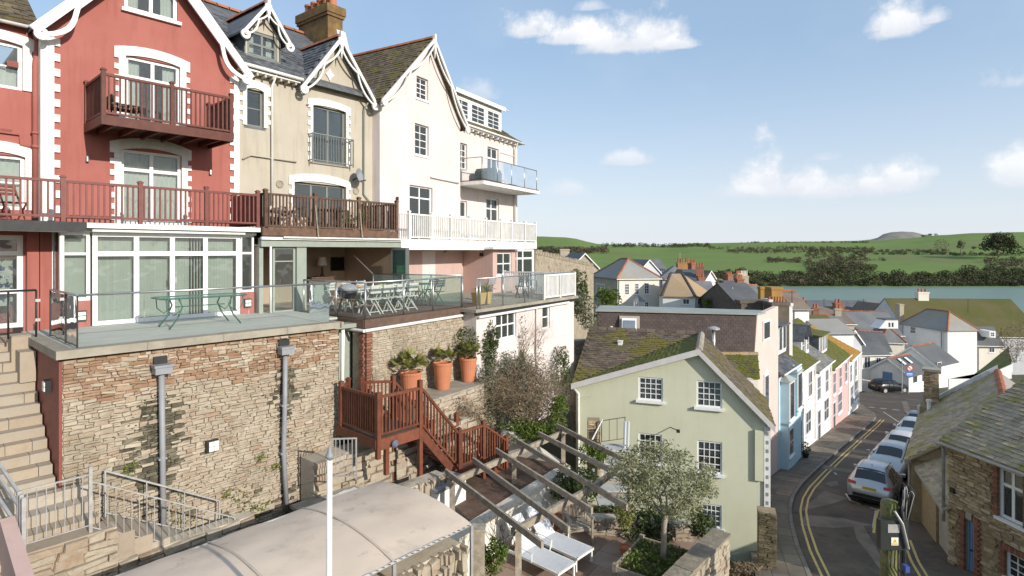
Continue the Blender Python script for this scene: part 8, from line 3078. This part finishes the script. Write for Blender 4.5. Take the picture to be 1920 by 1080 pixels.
SLTM = mk('town_mossy_roof', (.12, .10, .045), (.095, .095, .025), .35, .95, .4, 4, stain=[(.2, .5, .65, (.075, .085, .02), .8)])
OCT = mk('orange_brown_tiles', (.40, .265, .13), (.33, .25, .165), .4, .9, .3, 8, stain=[(.3, .5, .65, (.36, .32, .27), .7)])
# sloping stone wall behind the pink house
a, b = P(1004, 476, 37), P(1113, 500, 56)
fr_ = Frame(a.x, a.y, math.degrees(math.atan2(b.y - a.y, b.x - a.x)))
L_ = math.hypot(b.x - a.x, b.y - a.y)
T = Thing('hillside_wall', 'tall pale stone wall with upright coping climbing behind the pink house', 'wall', fr_, (L_ / 2, 0, -7))
PALEST = mk('pale_hill_stone', (.40, .34, .25), (.32, .27, .195), 2.5, .95, .6, 12, stain=[(1.5, .52, .65, (.22, .19, .13), .7)])
T.part('core', MB().prism([(0, 0, -9), (L_, 0, -9), (L_, 0, b.z), (0, 0, a.z)], (0, .5, 0)), PALEST)
me = unit_box(PALEST)
rr = random.Random(14)
n = int(L_ / .42)
for i in range(n):
 f = (i + .5) / n
 z = a.z + (b.z - a.z) * f
 T.inst('coping_stone', me, S4((L_ * f, .25, z - .05), (.26, .5, .30 + rr.uniform(-.08, .12))))
ms = []
for i in range(430):
 x = rr.uniform(.2, L_ - .2)
 zt = a.z + (b.z - a.z) * x / L_ - .15
 z = rr.uniform(-5.5, zt)
 w_, h_ = rr.uniform(.2, .5), rr.uniform(.1, .24)
 ms.append(Matrix.Translation((x, -.0, z)) @ Matrix.Diagonal((w_, .1, h_, 1)))
pieces('stone', ms, stone_variants(PALEST), T.o, T.b, fr_, 200)
shrub('hillside_bush', 'yellow green bush at the foot of tall pale wall', P(1140, 562, 60), (1.6, 1.2, 1.6), 231, LEAFG, 1600, .28, clumps=26)
shrub('hillside_bush', 'dark shrub hanging over the pale stone wall', P(1085, 535, 44), (.9, .8, 1.5), 232, LEAFD, 1500, .22, clumps=24)
shrub('hillside_bush', 'ivy and scrub on the bank beside the pink building', P(1095, 580, 40), (1.0, 1.0, 1.4), 233, LEAFS, 1600, .18, 8, clumps=24)
T, c_ = stone_wall('passage_wall', 'rough stone passage wall between pink building and mansard roof', Frame(*P(1078, 640, 27)[:2], 35), 0, 9, 0, -9, -4.2, random.Random(57), hr=(.14, .28), lr=(.25, .6), depth=.07, limit=120)
town('grey roofed house with a stone gable behind the hillside wall', 1010, 92, 6, 0, 8, 484, .1, TANW, SLT, 'mono', px1=1070, rise=2.0) if False else None
town('long grey slate roofed house high behind the hillside wall', 1008, 96, 4, 9, 8, 496, 1.6, TANW, SLT, 'x', px1=1088, tile=LICHEN, chim=((.72, .5, 1.6, .9, 1.0, 0, TANW),), fw=((1048, 499, 1056, 508),))
town('stone gabled cottage with white bargeboards above the pale wall', 1072, 84, 8, 6, 9, 500, 2.0, TANW, SLT, 'y', px1=1121, tile=None)
town('white hip roofed house with sash windows and a red hip ridge', 1158, 72, 15, 9, 7.8, 521, 2.35, CREAMT, SLTW, 'hip', px1=1236, wall2=TANW,
  fw=((1171, 532, 1180, 553, 2, 4), (1190, 531, 1198, 552, 2, 4), (1208, 530, 1217, 551, 2, 4), (1208, 566, 1216, 576, 2, 2)), lw=((1118, 531, 1134, 552, 2, 1),))
T = Thing('porch_trellis', 'small grey porch roof with trellis on the white hip roofed house', 'porch', W, P(1200, 575, 70))
a, b, c = P(1187, 566, 69.5), P(1211, 566, 69.5), P(1199, 556, 71)
T.part('roof', MB().prism([a, b, c], (0, .4, .1)), SLT)
for k in range(6):
 q = P(1189 + 4 * k, 578, 69.5)
 T.part('post', MB().bar(q, q + Vector((0, 0, .75)), .06, .06), WHITE)
town('pale grey gabled house behind the white hip roofed house', 1196, 98, 20, 6, 10, 510, 2.1, GREYR, SLT, 'y', px1=1237, tile=None)
town('grey slate house with a white end behind the gabled one', 1196, 112, 4, 6, 7, 503, 1.7, WREN, SLT, 'x', px1=1248, tile=None)
# octagonal ended bungalow
def octo():
 Y = 66
 zw, ze, zr2 = P(0, 590, Y).z, P(0, 556, Y).z, P(0, 516, Y).z
 T = Thing('bungalow', 'white bungalow with a faceted orange brown hipped roof', 'house', W, (P(1285, 580, Y).x, Y + 3, zw))
 pl = [P(1236, 0, Y + 3.5), P(1243, 0, Y + 1.2), P(1303, 0, Y), P(1331, 0, Y + 3.2), P(1326, 0, Y + 8), P(1240, 0, Y + 8)]
 pl = [Vector((p.x, p.y, 0)) for p in pl]
 mb = MB().prism([p + Vector((0, 0, zw - 3)) for p in pl], (0, 0, ze - zw + 3))
 T.part('wall', mb, WREN)
 cen = sum(pl, Vector()) / 6
 r0, r1 = P(1257, 0, Y + 4.6), P(1279, 0, Y + 4.6)
 r0.z = r1.z = zr2
 ev = [cen + (p - cen) * 1.06 + Vector((0, 0, ze)) for p in pl]
 for q in ((ev[0], ev[1], r0), (ev[1], ev[2], r1, r0), (ev[2], ev[3], r1), (ev[3], ev[4], r1), (ev[4], ev[5], r0, r1), (ev[5], ev[0], r0)):
  m_ = MB()
  slab_poly(m_, q, .12)
  T.part('roof', m_, OCT)
 DKR = mk('dark_hip_tile', (.07, .055, .05), None, 3, .9)
 for p, q in ((ev[1], r0), (ev[2], r1)):
  ridge_tiles(T, p + Vector((0, 0, .05)), q + Vector((0, 0, .05)), DKR, .22, .8)
 for k, (x0, x1, y0, y1, i, j) in enumerate(((1280, 1293, 560, 571, 1, 2), (1308, 1318, 560, 571, 2, 3))):
  A_, B_ = pl[i], pl[j]
  fr = Frame(A_.x, A_.y, math.degrees(math.atan2(B_.y - A_.y, B_.x - A_.x)))
  a, b = fr.hit(x0, y0, y=0), fr.hit(x1, y1, y=0)
  Bm = fr.m
  flat_win(T, Bm, a.x, b.x, b.z, a.z, 2, 1)
octo()
town('slate roofed house with roof lights behind the orange bungalow', 1238, 104, -8, 9, 8, 522, 2.2, GREYR, SLT, 'hip', px1=1300, tile=None)
town('blue grey slate house beside the orange bungalow', 1282, 92, -14, 7, 9, 530, 2.0, GREYR, SLTD, 'x', px1=1322, tile=None, chim=((.8, .2, 1.2, .8, .6, 3, BRICK),))
stack('broad orange brick stack with tall aerial on the slate roofs', 1271, 1295, 493, 506, 108, 1.2, mk('orange_brick', (.36, .19, .07), (.3, .16, .07), 1, .9), 5, RIDGE, ph=.8)
stack('red brick stack at the right of the slate roofs', 1310, 1322, 521, 531, 88, 1.0, BRICK, 4, RIDGE, ph=.7)
c = P(1275, 493, 109)
solo('roof_aerial', 'tall thin aerial on the broad orange brick stack', 'aerial', MB().tube([c, c + Vector((0, 0, 1.9))], .05, 5), GALV)
town('white gabled house with a dark roof in front of the woods', 1318, 96, 25, 5, 8, 530, 2.0, WREN, SLTB, 'y', px1=1346, tile=None, chim=((.2, .4, 1.2, .9, 1.2, 3, BRICK),))
town('low white house beside the orange bungalow', 1312, 84, -6, 5, 6, 552, 1.8, WREN, SLT, 'x', px1=1342, tile=None)
shrub('town_tree', 'dark evergreen tree among the roofs right of the bungalow', P(1346, 556, 80), (1.5, 1.2, 2.6), 234, LEAFD, 1500, .35, clumps=24, cat='tree')
shrub('hillside_bush', 'green bush right of the orange bungalow', P(1336, 572, 64), (1.3, 1.0, .9), 235, LEAFG, 900, .25, clumps=18)
town('grey slate roof with brown stacks stepping up the hill', 1352, 98, -12, 9, 8, 552, 2.2, GREYR, SLTD, 'x', px1=1400, tile=None)
town('brown roofed terrace climbing towards the woods', 1378, 110, 30, 12, 8, 548, 2.4, GREYR, SLTB, 'x', px1=1424, tile=None, chim=((.3, .4, 1.6, .9, .9, 4, BRICK), (.7, .4, 1.4, .9, 1.0, 4, TANW)))
stack('tan stack crowned with many pots above the brown roofs', 1391, 1404, 518, 530, 108, 1.2, TANW, 5, CREAMT, ph=1.0)
town('dark slate roofed house with white veranda gable', 1356, 62, -24, 6, 6, 576, 2.2, WREN, SLTD, 'y', px1=1392, tile=None, fw=((1366, 572, 1374, 580, 1, 1), (1380, 574, 1384, 582, 1, 1)))
town('large dark slate roof rising to the yellow chimney', 1384, 58, 6, 6, 9, 572, 2.0, STACK, SLTD, 'x', px1=1440, tile=None)
town('small white cottage with a brown hipped roof against the water', 1486, 60, 6, 3, 5, 577, 1.6, WREN, SLTB, 'x', px1=1517, tile=RIDGE)
town('long dark slate warehouse roof along the water front', 1505, 118, -2, 20, 12, 592, 2.7, GREYR, SLTD, 'x', px1=1652, tile=None)
town('second long grey roof on the water front', 1640, 122, -3, 14, 12, 592, 2.9, GREYR, SLT, 'x', px1=1760, tile=None)
town('brown scalloped slate roof below the long dark roof', 1516, 82, 2, 8, 8, 606, 2.0, TANW, SLTB, 'x', px1=1602, tile=None, chim=((.12, .4, 1.0, .8, .9, 2, STACK), (.92, .4, 1.0, .8, .6, 2, BRICK)))
town('long mossy brown roof behind the orange lichened end house', 1500, 70, 10, 8, 7, 622, 1.6, TANW, SLTM, 'x', px1=1585, tile=None)
town('small white flat faced house with a lichened roof', 1538, 58, 6, 4, 5, 622, 1.0, WREN, SLTW, 'x', px1=1600, tile=None)
T = town('grey slate house with red ridge and a white cheeked dormer', 1602, 84, -6, 8, 8, 626, 2.9, GREYR, SLT, 'x', px1=1692, tile=RIDGE, zb=-18)
a, b = P(1648, 616, 80), P(1684, 600, 80)
T2_ = Thing('white_dormer', 'white sided dormer with two slit windows on the grey slate roof', 'dormer', W, (a.x, 80, a.z))
T2_.part('wall', MB().prism([(a.x, 80, a.z), (b.x, 80, a.z), (b.x, 80, b.z), (a.x + 1.0, 80, b.z)], (0, 2, 0)), WREN)
T2_.part('roof', MB().box(a.x + .9, b.x + .2, 79.9, 82, b.z, b.z + .1), SLTD)
for k in (0, 1):
 c = P(1668 + 6 * k, 609, 79.97)
 T2_.part('window', MB().box(c.x - .11, c.x + .11, 79.96, 79.995, c.z - .3, c.z + .3), GLASSF)
town('dark slate roof in front of the grey dormer house', 1590, 74, -14, 8, 6, 655, 2.0, GREYR, SLTD, 'x', px1=1672, tile=RIDGE, zb=-20)
town('brown slate roofed building with white windows by the junction', 1606, 70.5, 8, 5, 3.5, 664, 1.2, CREAMT, SLTD, 'x', px1=1668, tile=None, fw=((1609, 668, 1617, 690, 1, 1), (1620, 669, 1632, 690, 2, 1), (1642, 670, 1652, 684, 2, 1)), zb=-20)
stack('pale stone chimney left of the big white house', 1687, 1695, 571, 592, 90, 1.0, TANW, zb=-11.6)
town('small slate cottage with two chimneys below the brown scalloped roof', 1538, 77, -10, 6, 6, 618, 1.7, WREN, SLT, 'x', px1=1592, tile=RIDGE, chim=((.1, .5, .8, .6, .9, 2, BRICK), (.9, .5, .8, .6, .9, 2, TANW)))
town('low grey gable behind the lichened white house', 1584, 65, 12, 5, 6, 642, 1.4, GREYR, SLTB, 'y', px1=1616, tile=None, zb=-16)
town('narrow pale house with a rust ridge left of the dormer house', 1580, 94, 0, 5, 6, 606, 1.8, CREAMT, SLTD, 'x', px1=1612, tile=RIDGE, chim=((.5, .5, .9, .7, .8, 3, BRICK),))
town('grey hipped roof just left of the big white house', 1652, 82, -12, 5, 6, 640, 2.0, CREAMT, SLT, 'hip', px1=1696, tile=RIDGE, zb=-19)
town('white gabled house at the water edge above the dormer house', 1648, 112, 14, 6, 7, 592, 2.2, WREN, SLTB, 'y', px1=1682, tile=None, fw=((1660, 594, 1666, 600, 1, 1),), zb=-24)
town('slate roofed row with red chimneys left of the orange block', 1404, 76, 12, 6, 7, 566, 2.0, GREYR, SLT, 'x', px1=1450, tile=RIDGE, chim=((.25, .5, 1.0, .7, .9, 4, BRICK),))
# big white hip roofed house
town('big white house with a grey hipped roof and red hip tiles', 1692, 90, -85, 8.4, 4.5, 605, 2.4, WREN, SLTW, 'hip', fw=((1707, 612, 1717, 626, 1, 2),), zb=-21)
T = Thing('white_house_pipes', 'grey rainwater pipe on the shaded side of the big white house', 'drainpipe', W, P(1765, 690, 81))
q = P(1765, 622, 82.4)
T.part('pipe', MB().tube([q, q + Vector((0, 0, -5))], .07, 6), GREYP)
town('huge mossy green slate roof behind the big white house', 1706, 92, -4, 20, 14, 628, 5.3, GREYR, SLTM, 'x', px1=1960, tile=None, zb=-22, chim=((.30, .5, 1.7, 1.0, 1.1, 3, CREAMT),))
town('cream house with a small white dormer beside the big white house', 1832, 84, -4, 5, 4, 646, 2.4, CREAMT, SLTD, 'x', px1=1882, tile=None, fw=((1854, 652, 1865, 661, 2, 1),), zb=-20)
a = P(1861, 627, 83.4)
T = Thing('white_dormer', 'little white dormer window on the dark roof of the cream house', 'dormer', W, (a.x, 83.4, a.z))
T.part('wall', MB().box(a.x - .45, a.x + .45, 83.4, 85.5, a.z - .5, a.z + .45), WREN)
flat_win(T, Matrix.Translation((0, 83.4, 0)), a.x - .3, a.x + .3, a.z - .35, a.z + .35, 2, 2)
# low white gabled pair by the junction
T = town('low white gabled cottage with slate roof and blue garage door', 1628, 71, -58, 4.5, 5, 690, 1.6, WREN, SLTD, 'y', tile=RIDGE, zb=-18, rw=((1711, 704, 1720, 717, 1, 1), (1728, 700, 1737, 714, 1, 1)))
c0, c1 = T.fr.hit(1655, 696, y=0), T.fr.hit(1673, 712, y=0)
T.part('garage_door', MB().box(c0.x, c1.x, -.04, -.002, c0.z - 2.0, c0.z), mk('blue_garage', (.12, .22, .38), None, 3, .6))
for k in range(2):
 q = T.fr.hit(1685 + 22 * k, 672 + 4 * k, x=3.3)
 T.part('roof_light', MB().prism([(2.75, 1.2 + 1.6 * k, T.b.z + 4.95), (3.5, 1.2 + 1.6 * k, T.b.z + 4.42), (3.5, 1.7 + 1.6 * k, T.b.z + 4.42), (2.75, 1.7 + 1.6 * k, T.b.z + 4.95)], (0, 0, .06)), WHITEW)
town('rear white gabled wing with slate roof, behind the low cottage', 1668, 77, -58, 5.3, 6, 672, 2.0, WREN, SLTD, 'y', tile=RIDGE, zb=-18, rw=((1757, 680, 1765, 702, 1, 1),))
# mossy roof right of the junction
a, b, c, d = P(1772, 740, 45), P(1897, 684, 45), P(1891, 650, 48), P(1813, 714, 48)
T = Thing('mossy_roof_house', 'house with a bright green mossy roof on the right', 'house', W, ((a.x + b.x) / 2, 45, -16))
mb = MB()
slab_poly(mb, [a, b, c, d], .12)
r = T.part('roof', mb, mk('green_mossy_slates', (.18, .185, .06), (.14, .15, .035), .5, .95, .5, 6, stain=[(.7, .5, .65, (.26, .22, .08), .6)]))
T.part('verge', MB().prism([a + Vector((0, -.1, .1)), b + Vector((0, -.1, .1)), b + Vector((0, -.1, -.5)), a + Vector((0, -.1, -.5))], (0, .08, 0)), WREN)
mb = MB()
mb.prism([(a.x + .3, a.y, -10), (b.x, b.y, -10), (b.x, b.y, b.z - .2), (a.x + .3, a.y, a.z - .1)], (0, .1, 0))
T.part('wall', mb, WREN)
shrub('town_tree', 'brown leafless tree beside the mossy roof at right edge', P(1900, 640, 44), (1.2, 1.0, 1.6), 236, TWIG, 1500, .16, 14, cat='tree', asp=5, clumps=24)
# junction: stone wall, sign
a, b = RP(1605, 728), RP(1638, 731)
fr_ = Frame(a.x, a.y, math.degrees(math.atan2(b.y - a.y, b.x - a.x)))
T, c_ = stone_wall('white_stone_wall', 'low whitewashed rubble wall at the junction by the black car', fr_, -1.2, (b - a).length, 0, a.z - .6, a.z + 1.15, random.Random(66), WREN, WREN, (.14, .25), (.2, .45), .05, .35, 80)
c = RP(1703, 738)
T = Thing('road_sign', 'road sign post with a red ringed disc over a blue panel', 'sign', W, c)
k = c.y / F
T.part('post', MB().tube([c, c + Vector((0, 0, 46 * k))], .05, 8), GALV)
T.part('post', MB().tube([c + Vector((-.7, 0, .1)), c + Vector((-.7, 0, 62 * k))], .05, 8), GALV)
def disc(x, z, r, y, m):
 mb = MB().lathe((0, 0, 0), [(r, 0), (r, .03), (.001, .03)], 20)
 R = Matrix.Translation((x, y, z)) @ Matrix.Rotation(rad(90), 4, 'X')
 mb.v = [tuple(R @ Vector(v)) for v in mb.v]
 return mb
zc = c.z + 48 * k
SR = mk('sign_red', (.5, .03, .03), None, 3, .5)
o = T.part('sign_disc', disc(c.x + .1, zc, .36, c.y - .06, SR), SR)
T.part('sign_face', disc(c.x + .1, zc, .26, c.y - .095, WHITE), WHITE, o)
T.part('sign_bar', MB().bar((c.x - .1, c.y - .14, zc + .2), (c.x + .3, c.y - .14, zc - .2), .02, .07, (0, 1, 0)), SR, o)
o = T.part('blue_panel', MB().box(c.x - .35, c.x + .5, c.y - .1, c.y - .06, zc - .92, zc - .42), mk('sign_blue', (.03, .14, .45), None, 3, .5))
for k in range(2):
 T.part('panel_line', MB().box(c.x - .25, c.x + .4, c.y - .106, c.y - .101, zc - .62 - .16 * k, zc - .55 - .16 * k), WHITE, o)
# roof aerials against the water
for px, py, Y in ((1485, 545, 60), (1619, 560, 100), (1815, 560, 92), (1545, 560, 90)):
 c = P(px, py, Y)
 solo('roof_aerial', 'thin aerial mast above the roofs, ' + {1485: 'beside the small white cottage', 1619: 'on the long dark warehouse roof', 1815: 'on the huge mossy roof', 1545: 'left of the warehouse roof'}[px], 'aerial', MB().tube([c - Vector((0, 0, 2.2)), c], .035, 5).bar(c + Vector((-.4, 0, -.2)), c + Vector((.4, 0, -.2)), .04, .04), DARK, W, c, 'aerials above the town roofs')
